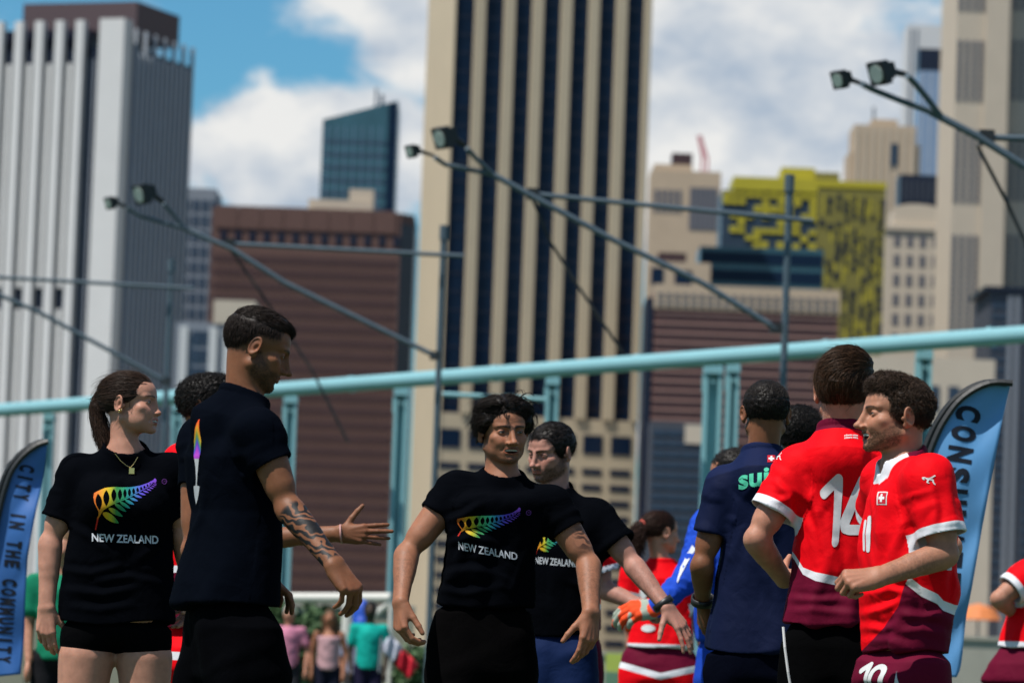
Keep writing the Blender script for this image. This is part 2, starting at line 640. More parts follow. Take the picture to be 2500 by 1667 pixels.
# ---- teal glass tower with slanted top
b = Bldg('glass_tower', 'distant teal glass tower with slanted roof above the brown tower', 784, 966, 400, 1500)
H = b.w / 2
zl, zr = b.z(292, 784), b.z(246, 966)
mb = MB()
mb.v = [np.array(q, float) for q in ((-H, 0, 0), (H, 0, 0), (H, 30, 0), (-H, 30, 0), (-H, 0, zl), (H, 0, zr), (H, 30, zr), (-H, 30, zl))]
mb.f = [(0, 1, 5, 4), (1, 2, 6, 5), (2, 3, 7, 6), (3, 0, 4, 7), (4, 5, 6, 7), (0, 3, 2, 1)]
mb.build('wall', M_teal, b.o)
b.panes('floor_band', M_glass2, [(-H + 0.6, H - 0.6, z, z + 0.9) for z in np.arange(60, zl - 6, 4.6)], -0.2, 0.1)
b.panes('mullion', M_lblue, [(x - 0.12, x + 0.12, 20, zl - 2) for x in np.linspace(-H + 2, H - 6, 7)], -0.3, -0.2)
b.box('side_strip', M_glass, H - 3.2, H + 0.05, -0.35, 30, 0, zr - 1)
MB().tube((H - 8, 6, zr - 4), (H - 8, 6, zr + 5), 0.5).tube((H - 6, 8, zr - 4), (H - 6, 8, zr + 3), 0.7).build('antenna', M_grey, b.o)

# ---- central beige tower
b = Bldg('ribbed_tower', 'tall beige tower with navy window stripes rising at the centre of the skyline', 1117, 1594, 0, 900, 12)
H = b.w / 2
ztop = b.z(-260)
dep = 31.0
zs = b.z(1018, 1330)
b.box('wall', M_beige_st, -H - 0.1, H, 1.0, dep, 0, ztop)
b.box('left_face', M_beige_st, -H - 0.35, -H - 0.1, 0.0, dep - 0.2, 0, ztop - 0.5)
pw = 477.0
gl = [(0, 45), (70, 116), (142, 185), (211, 255), (281, 323), (348, 390), (416, 460)]
sc_ = b.w / 477.0
for (a, c) in gl:
    x0, x1 = -H + a * sc_, -H + c * sc_
    g = b.box('glass_strip', M_glass, x0, x1, 0.75, 0.98, zs, ztop)
    b.panes('floor_line', M_navy, [(x0, x1, z, z + 0.55) for z in np.arange(zs + 2, ztop, 3.9)], 0.66, 0.745, g)
for i in range(len(gl)):
    a = gl[i][1]
    c = gl[i + 1][0] if i + 1 < len(gl) else 477
    x0, x1 = -H + a * sc_, -H + c * sc_
    b.box('pier', M_beige_st, x0, x1, -0.4, 0.99, zs, ztop)
b.box('base_wall', M_beige_st, -H, H, 0.2, 0.99, 0, zs)
rects = []
for i, (a, c) in enumerate(gl):
    x0, x1 = -H + (a - 3) * sc_, -H + (c + 3) * sc_
    rects.append((x0, x1, b.z(1102), b.z(1056)))
    py = 1138
    while py < 1600:
        rects.append((x0, x1, b.z(py + 15), b.z(py)))
        py += 38
b.panes('window', M_glass, rects, 0.0, 0.25)

# ---- beige tower right of it with crane
b = Bldg('stone_tower', 'squat beige stone tower with a red crane on its roof', 1588, 1760, 450, 1300)
H = b.w / 2
zt = b.z(417)
b.box('wall', M_sand, -H, H, 0, 22, 0, zt)
b.box('crown', M_sand, -H + 1, b.x(1690), 3, 18, zt, zt + 2.2)
b.box('tank_house', M_brown_w, b.x(1640), b.x(1690), 5, 14, zt + 2.2, zt + 6)
b.panes('window_strip', M_tan_win, [(x - 0.65, x + 0.65, b.z(560), zt - 5) for x in np.linspace(b.x(1690), H - 1.6, 6)], -0.2, 0.1)
b.panes('window_strip', M_tan_win, [(x - 0.6, x + 0.6, b.z(520), zt - 6) for x in np.linspace(-H + 1.8, b.x(1660), 5)], -0.2, 0.1)
c0, c1 = np.array([b.x(1722), 8, zt]), np.array([b.x(1706), 8, b.z(322)])
mb = MB()
for s_ in (-0.8, 0.8):
    mb.tube(c0 + [s_, 0, 0], np.array([b.x(1722) + s_, 8, zt + 5]), 0.35)
    mb.tube(np.array([b.x(1722) + s_, 8, zt + 5]), c1 + [s_ * 0.5, 0, 0], 0.32)
for k in range(8):
    t0_, t1_ = k / 8, (k + 1) / 8
    p0 = np.array([b.x(1722), 8, zt + 5]) * (1 - t0_) + c1 * t0_
    p1 = np.array([b.x(1722), 8, zt + 5]) * (1 - t1_) + c1 * t1_
    mb.tube(p0 + [-0.8, 0, 0], p1 + [0.8, 0, 0], 0.25)
mb.build('crane', M_crane, b.o)

# ---- block under it, then blue glass block
b = Bldg('low_block', 'low brown rooftop block with dark square windows left of the yellow tower', 1584, 1735, 650, 880)
H = b.w / 2
b.box('wall', M_sand, -H, H, 0, 15, 0, b.z(640))
b.box('roof_house', M_brown_w, -H + 2, H - 5, 2, 10, b.z(640), b.z(615))
b.panes('window', M_glass, [(b.x(1590), b.x(1620), b.z(696), b.z(655)), (b.x(1648), b.x(1690), b.z(696), b.z(660))], -0.2, 0.1)
b = Bldg('glass_block', 'dark blue glass block below the yellow panelled tower', 1708, 2010, 650, 940)
H = b.w / 2
b.box('wall', M_teal, -H, H, 0, 18, 0, b.z(606))
b.panes('floor_band', M_glass, [(-H + 0.3, H - 0.3, z, z + 2.6) for z in np.arange(b.z(690), b.z(612), 4.0)], -0.2, 0.1)

# ---- yellow tower
b = Bldg('yellow_tower', 'yellow panelled tower with scattered dark square windows', 1763, 1995, 500, 1000)
H = b.w / 2
z0, z1 = b.z(606), b.z(446)
b.box('wall', M_glass2, -H, H, 0.3, 20, z0, z1 - 2)
b.box('cornice', M_yel, -H + 2.5, H, -0.3, 20.2, z1 - 2, z1 + 1.2)
rr = random.Random(5)
rects = []
for i in range(12):
    for j in range(8):
        if rr.random() < 0.50 or j == 7:
            x0 = -H + i * b.w / 12
            zz = z0 + j * (z1 - 2 - z0) / 8
            rects.append((x0 + 0.12, x0 + b.w / 12 - 0.12, zz + 0.1, zz + (z1 - 2 - z0) / 8 * rr.choice([0.8, 1.0]) - 0.1))
b.panes('panel', M_yel, rects, -0.1, 0.3)
xw0, xw1 = b.x(1995), b.x(2162)
zr = b.z(458, 2080)
b.box('wing_wall', M_oliv, xw0 + 0.05, xw1, -0.4, 20, 0, zr)
b.box('wing_cornice', M_yel, xw0 + 0.05, xw1 + 0.1, -0.6, 20.1, zr - 0.2, zr + 1.4)
b.box('roof_block', M_yel, b.x(1908), b.x(1990), 3, 16, z1 + 1.2, b.z(403))
b.box('roof_block', M_oliv, b.x(1990) + 0.05, b.x(2050), 3, 16, z1 + 1.2, b.z(412))
rects = []
w_ = (xw1 - xw0) / 8
for i in range(8):
    for j in range(24):
        if rr.random() < 0.62:
            zz = zr - 3.4 - j * 2.05 - (0.9 if i % 2 else 0)
            o_ = rr.choice([0.15, 0.3])
            rects.append((xw0 + (i + o_) * w_, xw0 + (i + o_ + rr.choice([0.45, 0.6])) * w_, zz, zz + rr.choice([1.2, 1.7])))
b.panes('window', M_navy, rects, -0.55, -0.3)
rects = []
for i in range(16):
    for j in range(7):
        if rr.random() < 0.5:
            zz = zr - 1.5 - j * 7.0 - rr.random() * 3
            x_ = xw0 + (i + 0.3) * (xw1 - xw0) / 16
            rects.append((x_, x_ + 0.4, zz - 4.5, zz))
b.panes('panel', M_yel, rects, -0.50, -0.3)

# ---- red brick block with pale cornice
b = Bldg('brick_block', 'wide red brick block with pale stone top floors', 1598, 2047, 760, 800)
H = b.w / 2
zt = b.z(705)
b.box('wall', M_brick, -H, H, 0, 25, 0, zt)
b.box('cornice', M_sand, -H - 0.2, H + 0.2, -0.5, 3, b.z(760), zt + 0.3)
b.panes('window', M_tan_win, [(x - 0.45, x + 0.45, b.z(py + 9), b.z(py)) for x in np.linspace(-H + 1, H - 1, 22) for py in (723, 742)], -0.7, -0.4)
py = 768
while py < 1120:
    b.box('stone_band', M_brick_l, -H, H, -0.22, 0.0, b.z(py + 7), b.z(py))
    b.box('window_band', M_brown_w, -H + 0.5, H - 0.5, -0.1, 0.0, b.z(py + 19), b.z(py + 9))
    py += 23.5
b.box('corner_glass', M_navy, b.x(1577), -H - 0.25, -0.3, 20, 0, b.z(735))
b = Bldg('dark_block', 'dark glass block below the red brick block', 1588, 1735, 1060, 770)
H = b.w / 2
b.box('wall', M_darkb, -H, H, 0, 12, 0, b.z(1030))
b.panes('window', M_glass2, [(x - 1.2, x + 1.2, b.z(py + 14), b.z(py)) for x in np.linspace(-H + 1.6, H - 1.6, 4) for py in range(1050, 1560, 26)], -0.2, 0.1)
b.box('pale_panel', M_cream, b.x(1672), b.x(1718), -0.4, 0, b.z(1082), b.z(1036))

# ---- art deco tower, far slab, dark box, cream block
b = Bldg('deco_tower', 'beige stepped art deco tower with one dark tall window', 2085, 2237, 350, 1400)
H = b.w / 2
zt = b.z(306)
b.box('wall', M_sand, -H, H, 0, 22, 0, zt)
b.box('shoulder', M_sand, -H - 1.4, -H, 1, 22, 0, b.z(372))
b.box('shoulder', M_sand, H, H + 1.4, 1, 22, 0, b.z(350))
b.box('crown', M_sand, -H + 6, H - 6, 3, 15, zt, zt + 2.4)
b.panes('rib', M_cream, [(x - 0.35, x + 0.35, 0, zt - 1) for x in np.linspace(-H + 1.2, H - 1.2, 8)], -0.35, 0.02)
b.panes('window', M_glass2, [(b.x(2175), b.x(2192), b.z(404), b.z(350))], -0.5, 0.1)
MB().tube((b.x(2136), 8, zt), (b.x(2136), 8, zt + 7), 0.5).build('antenna', M_grey, b.o)
b = Bldg('far_slab', 'far grey-white slab tower behind the pale blue glass tower', 2214, 2325, 150, 1800)
H = b.w / 2
b.box('wall', M_greyw, -H, H, 0, 22, 0, b.z(62))
b.panes('groove', M_grey, [(x - 0.5, x + 0.5, 0, b.z(72)) for x in (-H + 1.5, -H + 4)], -0.2, 0.1)
b = Bldg('blue_glass_tower', 'slender pale blue glass tower with a navy top', 2243, 2302, 200, 1700)
H = b.w / 2
b.box('wall', M_lblue, -H, H, 0, 15, 0, b.z(172))
b.box('top_floors', M_navy, -H - 0.1, H + 0.1, -0.1, 15, b.z(172), b.z(119))
b.panes('mullion', M_greyw, [(x - 0.15, x + 0.15, 0, b.z(176)) for x in np.linspace(-H + 1.5, H - 1.5, 3)], -0.2, 0.02)
b = Bldg('dark_box_block', 'dark box shaped block on top of the cream stone block', 2197, 2296, 460, 1300)
H = b.w / 2
b.box('wall', M_navy, -H, H, 0, 15, 0, b.z(427))
b.panes('fin', M_darkb, [(x - 0.25, x + 0.25, b.z(490), b.z(440)) for x in np.linspace(-H + 1, H - 1, 7)], -0.3, 0.02)
b = Bldg('cream_block', 'cream classical stone block with stepped rounded top', 2162, 2312, 600, 1100)
H = b.w / 2
zt = b.z(552)
b.box('wall', M_cream, -H, H, 0, 20, 0, zt)
pts = []
mb = MB()
for k in range(9):
    an = math.pi * k / 8
    pts.append((-(H - 2.0) * math.cos(an), zt + (b.z(496) - zt) * (0.75 + 0.25 * math.sin(an))))
prof = [(-(H - 2.0), zt)] + pts + [((H - 2.0), zt)]
kk = len(prof)
mb.v = [np.array((p[0], 1.5, p[1])) for p in prof] + [np.array((p[0], 16, p[1])) for p in prof]
mb.f = [tuple(range(kk)), tuple(range(kk, 2 * kk))[::-1]] + [(i, (i + 1) % kk, kk + (i + 1) % kk, kk + i) for i in range(kk)]
mb.build('attic', M_cream, b.o)
b.box('ledge', M_cream, -H - 0.5, H + 0.5, -0.6, 20, zt - 1.2, zt + 0.002)
b.panes('window', M_tan_win, [(x - 0.8, x + 0.8, b.z(py + 28), b.z(py)) for x in np.linspace(-H + 3, H - 3, 4) for py in range(575, 860, 48)], -0.15, 0.1)

# ---- big tower at the right edge, dark tower in front, pale low block
b = Bldg('corner_tower', 'tall pale stone tower with grouped window slots at the right edge', 2338, 2464, 0, 950, 2)
H = b.w / 2
zt = b.z(-220)
b.box('wall', M_cream, -H, H, 0, 26, 0, zt)
b.box('pier', M_cream, b.x(2408), H + 0.2, -0.8, 0, 0, zt)
rects = []
for (ya, yb) in ((-180, 30), (100, 250), (318, 505), (575, 820), (880, 1100)):
    for px in (2346, 2364, 2382, 2399):
        for q_ in range(int((yb - ya) / 15)):
            rects.append((b.x(px, 0) - 0.45, b.x(px, 0) + 0.45, b.z(ya + q_ * 15 + 12), b.z(ya + q_ * 15)))
b.panes('window_slot', M_tan_win, rects, -0.2, 0.1)
b = Bldg('corner_tower_wing', 'darker window-lined wing of the pale tower, cropped by the right edge', 2468, 2800, 0, 956, 2)
H = b.w / 2
b.box('wall', M_cream, -H, H, 0, 26, 0, zt)
rects = []
for (ya, yb) in ((-180, 30), (100, 260), (330, 505), (575, 900)):
    for px in range(2480, 2560, 18):
        for q_ in range(int((yb - ya) / 15)):
            rects.append((b.x(px, 0) - 0.45, b.x(px, 0) + 0.45, b.z(ya + q_ * 15 + 12, 2480), b.z(ya + q_ * 15, 2480)))
b.panes('window_slot', M_tan_win, rects, -0.2, 0.1)
b = Bldg('dark_tower', 'dark slate tower with pale vertical ribs behind the blue feather flag', 2412, 2760, 900, 850)
H = b.w / 2
b.box('wall', M_darkb, -H, H, 0, 26, 0, b.z(712, 2450))
b.box('cornice', M_navy, -H - 1.2, H, -0.8, 26, b.z(712, 2450), b.z(700, 2450))
b.panes('rib', M_grey, [(x - 0.45, x + 0.45, 0, b.z(722, 2450)) for x in (b.x(2462), b.x(2480), b.x(2540), b.x(2580))], -0.5, 0.02)
b.panes('window', M_glass2, [(b.x(px), b.x(px + 16), b.z(py + 14, 2450), b.z(py, 2450)) for px in (2418, 2438, 2500, 2520) for py in range(740, 1500, 26)], -0.2, 0.05)
b = Bldg('pale_block', 'pale low stone block with dark vertical slots behind the right players', 2050, 2428, 950, 760)
H = b.w / 2
b.box('wall', M_cream, -H, H, 0, 16, 0, b.z(872))
b.panes('window_slot', M_glass2, [(b.x(px), b.x(px + 7), b.z(1060), b.z(950)) for px in range(2330, 2425, 15)], -0.2, 0.1)
b.panes('window', M_glass2, [(b.x(px), b.x(px + 26), b.z(py + 60), b.z(py)) for px in range(2075, 2320, 48) for py in (940, 1050, 1160, 1270, 1380)], -0.2, 0.1)
b = Bldg('waterfront_block', 'pale waterfront block with white columns left of the tattooed player', 428, 640, 800, 700)
H = b.w / 2
b.box('wall', M_grey, -H, H, 0, 16, 0, b.z(790))
b.box('attic', M_cream, b.x(520), b.x(622), -0.3, 12, b.z(790), b.z(732))
b.panes('column', M_white_st, [(b.x(px), b.x(px + 20), 0, b.z(800)) for px in (440, 512, 548, 584, 618)], -0.6, 0.02)
b.panes('window', M_glass2, [(b.x(px), b.x(px + 26), b.z(py + 30), b.z(py)) for px in (470, 492) for py in range(810, 1400, 44)], -0.2, 0.05)

# ================================================================== light blue steel frame
M_aqua = plain('aqua_paint', (0.19, 0.38, 0.42), 0.45, 0.10, 1.5, spec=0.4)
fr = thing('steel_frame', 'light blue steel frame with round top beam crossing behind the players', 'steel frame', (0, 54, 0))
def bd(px):
    return np.interp(px, [-200, 2700], [63.0, 45.0])
def beam_pt(px):
    py = 1001 - px * 0.0738
    return unp(px, py, bd(px))
off = np.array([0, 54, 0])
A, B_ = beam_pt(-200), beam_pt(2700)
MB().tube(A, B_, 0.096, 18).build('top_beam', M_aqua, fr, off, smooth=False)
def aqua_post(px, w):
    w = w * 0.86
    d = bd(px) + 0.0
    p = beam_pt(px + 3)
    cx, cz = p[0], p[2]
    mb = MB()
    mb.bb(cx - w, cx + w, d - 0.02, d + 0.02, 0, cz - 0.1)
    mb.bb(cx - w - 0.012, cx - w + 0.035, d - 0.13, d + 0.13, 0, cz - 0.1)
    mb.bb(cx + w - 0.035, cx + w + 0.012, d - 0.13, d + 0.13, 0, cz - 0.1)
    o = mb.build('post', M_aqua, fr, off)
    MB().bb(cx - w - 0.02, cx + w + 0.02, d - 0.15, d + 0.15, cz - 0.20, cz - 0.12).bb(cx - w - 0.03, cx - w - 0.014, d - 0.05, d + 0.05, cz - 0.42, cz - 0.22).tube((cx, d - 0.16, cz - 0.30), (cx, d - 0.14, cz - 0.30), 0.02, 8).build('cap', M_aqua, o, off)
for px, w in ((118, 0.065), (432, 0.065), (708, 0.085), (978, 0.09), (1347, 0.08), (1739, 0.11), (1788, 0.07), (2255, 0.08), (2560, 0.08)):
    aqua_post(px, w)
for px in (300, 860, 1210, 1560, 2020, 2420):
    q_ = beam_pt(px)
    dr_ = nrm(B_ - A)
    MB().tube(q_ - dr_ * 0.03, q_ + dr_ * 0.03, 0.112, 18).build('flange', M_aqua, fr, off)
p0, p1 = unp(1080, 962, 53), unp(1330, 975, 53)
MB().tube(p0, p1, 0.03, 8).build('rail', M_aqua, fr, off)

# ================================================================== floodlight poles
M_galv = plain('galvanised_steel', (0.07, 0.10, 0.125), 0.5, 0.2, 6, metal=0.3)
M_blk = plain('black_lamp_housing', (0.012, 0.014, 0.016), 0.5, 0.3, 10)
M_lens = plain('lamp_lens', (0.30, 0.36, 0.34), 0.2, 0.3, 30)
def head_light(parent, off, p, back, size):
    """a floodlight: square housing with a round lens, fins and a bracket"""
    p = np.asarray(p)
    d = nrm(np.array([-0.75, -0.55, -0.35]))
    e1 = nrm(np.cross(d, [0, 0, 1]))
    e2 = np.cross(e1, d)
    R = np.stack([e1, d, e2], 1)
    mb = MB()
    mb.box(p, (size, size * 0.35, size), R)
    mb.box(p - d * size * 0.6, (size * 0.72, size * 0.35, size * 0.72), R)
    for k in range(4):
        mb.box(p - d * size * 1.05 + e1 * size * (k - 1.5) * 0.36, (size * 0.07, size * 0.3, size * 0.6), R)
    lamp = mb.build('lamp', M_blk, parent, off)
    MB().tube(p + d * size * 0.33, p + d * size * 0.42, size * 0.78, 16).build('lens', M_lens, lamp, off)
    MB().tube(p - d * size * 0.9, back, size * 0.35, 8, size * 0.25).build('bracket', M_blk, lamp, off)
def flood_pole(label, d, pole, bar, brace, forks, lights, cable, r=0.029):
    base = unp(pole[0], pole[1] + 300, d)
    o = thing('floodlight_pole', label, 'floodlight pole', (base[0], d, 0), 'floodlight poles')
    off = np.array([base[0], d, 0])
    top = unp(pole[0], pole[1], d)
    MB().tube((top[0] , d, 0), top, r * 1.15, 12).build('mast', M_galv, o, off)
    MB().tube(top + [0, 0, -0.14], top + [0, 0, 0.02], r * 1.7, 10).build('mast_cap', M_galv, o, off)
    b0, b1 = unp(*bar[0], d - 0.12), unp(*bar[1], d - 0.12)
    MB().tube(b0, b1, r * 0.85, 10).build('crossbar', M_galv, o, off)
    bp = [unp(*q, d - 0.2) for q in brace]
    MB().path(bp, r, 10).build('brace', M_galv, o, off)
    j = bp[0]
    MB().box(unp(*bar[0], d - 0.16), (r * 1.8, r * 1.8, r * 1.8)).build('clamp', M_blk, o, off)
    MB().box(unp(*brace[-1], d - 0.18), (r * 2.0, r * 1.6, r * 1.6)).build('clamp', M_blk, o, off)
    for f in forks:
        MB().path([unp(*q, d - 0.2 - 0.1 * i) for i, q in enumerate(f)], r * 0.8, 8).build('lamp_arm', M_galv, o, off)
    for (lp, bk, sz) in lights:
        head_light(o, off, unp(*lp, d - 0.5), unp(*bk, d - 0.3), sz * 0.88 * d / FPX)
    if cable:
        MB().path([unp(*q, d - 0.05) for q in cable], 0.016, 6).build('net_cable', M_blk, o, off)
flood_pole('galvanised floodlight mast whose crossbar spans the white ribbed tower', 54, (419, 637), ((-60, 674), (472, 704)),
           [(-70, 690), (97, 763), (287, 866), (405, 930)], [], [], None)
flood_pole('galvanised floodlight mast in front of the beige tower edge, lamps over the white tower corner', 47, (1084, 555), ((560, 595), (1132, 625)),
           [(459, 562), (567, 608), (695, 690), (1062, 868)], [[(459, 562), (436, 554), (344, 528), (310, 508)], [(459, 565), (420, 520), (400, 497)]],
           [((268, 496), (318, 510), 17), ((346, 474), (400, 495), 28)], [(560, 605), (640, 720), (760, 900), (850, 1080)])
flood_pole('galvanised floodlight mast before the yellow tower, lamps over the central beige tower', 40, (1928, 432), ((1300, 474), (1985, 540)),
           [(1205, 427), (1297, 478), (1498, 586), (1713, 690), (1895, 802)], [[(1205, 427), (1087, 402), (1062, 385)], [(1205, 427), (1160, 385), (1140, 362)]],
           [((1004, 370), (1058, 380), 18), ((1080, 337), (1140, 358), 30)], [(1300, 485), (1345, 593), (1409, 695), (1520, 860)])
flood_pole('dark floodlight mast cropped by the right edge, lamps against the sky', 33, (2760, 330), ((2409, 336), (2900, 348)),
           [(2271, 273), (2386, 333), (2500, 405), (2755, 560)], [[(2271, 273), (2200, 247), (2128, 218), (2105, 206)], [(2300, 288), (2262, 238), (2231, 201), (2215, 186)]],
           [((2050, 195), (2104, 205), 25), ((2147, 179), (2210, 182), 33)], [(2386, 356), (2455, 488), (2500, 585), (2560, 760)], r=0.031)
# bird-like clamp plates on the braces
# ================================================================== low walls, hedge, goal
M_conc = plain('weathered_concrete', (0.30, 0.29, 0.25), 0.9, 0.2, 2.0)
M_screen = plain('olive_wind_screen', (0.22, 0.22, 0.17), 0.9, 0.15, 1.0)
def low_wall(label, px0, px1, D, ztop, mat):
    a, c = unp(px0, 1600, D), unp(px1, 1600, D)
    o = thing('low_wall', label, 'wall', ((a[0] + c[0]) / 2, D, 0))
    n = max(2, int((c[0] - a[0]) / 1.6))
    for k in range(n):
        x0 = a[0] + (c[0] - a[0]) * k / n
        x1 = a[0] + (c[0] - a[0]) * (k + 1) / n
        MB().bb(x0 + 0.01, x1 - 0.01, D - 0.08, D + 0.08, 0, ztop - 0.06).build('panel', mat, o, (o.location.x, D, 0))
    MB().bb(a[0], c[0], D - 0.12, D + 0.12, ztop - 0.058, ztop).build('coping', M_conc, o, (o.location.x, D, 0))
low_wall('tall olive screen wall behind the goal at the far side of the pitch', -250, 1010, 54, 1.52, M_screen)
low_wall('low concrete wall behind the central players at the far side', 1015, 2240, 66, 1.08, M_conc)
low_wall('concrete wall under the orange parasol at the far right', 2245, 2750, 66, 1.52, M_conc)

def leafy(name, label, cat, c, rx, rz, n, mat, trunk=True, seed=1):
    r = np.random.default_rng(seed)
    o = thing(name, label, cat, (c[0], c[1], 0))
    u = r.normal(size=(n, 3))
    u /= np.linalg.norm(u, axis=1)[:, None]
    cl = r.normal(size=(26, 3))
    cl /= np.linalg.norm(cl, axis=1)[:, None]
    k = r.integers(0, 26, n)
    p = cl[k] * 0.68 * r.random((n, 1)) ** 0.3 + u * 0.36 * r.random((n, 1)) ** 0.4
    p = p * np.array([rx, rx, rz]) + np.array([0, 0, c[2]])
    e = r.normal(size=(n, 3))
    e /= np.linalg.norm(e, axis=1)[:, None]
    f = np.cross(e, r.normal(size=(n, 3)))
    f /= np.linalg.norm(f, axis=1)[:, None]
    s = 0.07 * r.uniform(0.6, 1.3, (n, 1))
    V = np.stack([p - e * s, p + f * s * 0.5, p + e * s, p - f * s * 0.5], 1).reshape(-1, 3)
    Q = np.arange(4 * n).reshape(n, 4)
    new_mesh('crown', V, Q, mat, o)
    mb = MB().tube((0, 0, 0), (0.03, 0, c[2] * 0.8), 0.06, 8, 0.03)
    for j in range(6):
        q = cl[j] * np.array([rx, rx, rz]) * 0.6 + [0, 0, c[2]]
        mb.tube((0.03, 0, c[2] * 0.6), q, 0.025, 6, 0.01)
    mb.build('trunk', M_brown_w, o)
M_leaf = plain('leaf_green', (0.05, 0.10, 0.035), 0.6, 0.5, 1.2)
q = unp(735, 1520, 52.8)
leafy('shrub', 'dark green shrub behind the goal left of its post', 'shrub', (q[0], 52.8, 0.98), 0.62, 0.62, 4200, M_leaf, seed=3)
q = unp(800, 1530, 53)
leafy('shrub', 'smaller green shrub between the strolling spectators behind the goal', 'shrub', (q[0], 53, 0.85), 0.42, 0.55, 2600, M_leaf, seed=4)
q = unp(660, 1520, 52.8)
leafy('shrub', 'green shrub mostly hidden behind the tattooed player', 'shrub', (q[0], 52.8, 0.95), 0.5, 0.6, 2600, M_leaf, seed=5)
q = unp(1015, 1610, 50)
leafy('shrub', 'low green shrub beside the striped flag', 'shrub', (q[0], 50, 0.7), 0.3, 0.35, 1500, M_leaf, seed=6)

M_goalw = plain('white_goal_paint', (0.55, 0.54, 0.50), 0.5, 0.05, 2)
gd = 51.0
gl0, gl1 = unp(545, 1458, gd), unp(955, 1458, gd - 1.0)
go = thing('football_goal', 'white football goal frame beyond the tattooed player', 'goal', (gl0[0], gd, 0))
goff = np.array([gl0[0], gd, 0])
gz = gl0[2]
MB().tube(gl0, (gl1[0], gd - 1.0, gl1[2]), 0.055, 12).build('crossbar', M_goalw, go, goff)
pp = unp(851, 1458, gd - 0.75)
MB().tube((pp[0] - 0.03, pp[1], 0), pp, 0.065, 12).build('post', M_goalw, go, goff)
MB().tube((gl0[0], gd, 0), gl0, 0.06, 12).build('post', M_goalw, go, goff)
pa, pb = unp(955, 1466, gd - 1.0), unp(868, 1545, gd - 0.8)
MB().tube(pa, pb, 0.035, 10).build('net_strut', M_goalw, go, goff)
MB().tube(pa, (pa[0] + 0.02, pa[1], 0), 0.03, 8).build('net_strut', M_goalw, go, goff)

# orange parasol far right
pd = 110.0
pc = unp(2388, 1512, pd)
M_orange = plain('orange_canvas', (0.55, 0.17, 0.05), 0.7, 0.1, 2)
um = thing('parasol', 'orange parasol beyond the wall at the far right', 'parasol', (pc[0], pd, 0))
vs, fs = [(0, 0, 0.42)], []
for k in range(12):
    an = 2 * math.pi * k / 12
    vs.append((0.42 * math.cos(an), 0.42 * math.sin(an), 0.30))
for k in range(12):
    an = 2 * math.pi * k / 12
    vs.append((0.62 * math.cos(an), 0.62 * math.sin(an), 0.0))
for k in range(12):
    j = (k + 1) % 12
    fs.append((0, 1 + k, 1 + j))
    fs.append((1 + k, 13 + k, 13 + j, 1 + j))
new_mesh('canopy', np.array(vs) + [0, 0, pc[2]], fs, M_orange, um)
MB().tube((0, 0, -3), (0, 0, pc[2] + 0.4), 0.03).build('pole', M_grey, um)
# lime board
ld = 58.0
lc = unp(1502, 1617, ld)
lb = thing('pitch_board', 'small lime green board in front of the low concrete wall', 'board', (lc[0], ld, 0))
M_lime = plain('lime_board', (0.36, 0.44, 0.08), 0.6, 0.1, 3)
MB().bb(-0.13, 0.13, -0.02, 0.02, lc[2] - 0.12, lc[2] + 0.13).build('sign_face', M_lime, lb)
MB().bb(-0.13, 0.13, -0.021, 0.021, 0.0, lc[2] - 0.125).build('stand', plain('green_board', (0.10, 0.2, 0.13), 0.6), lb)
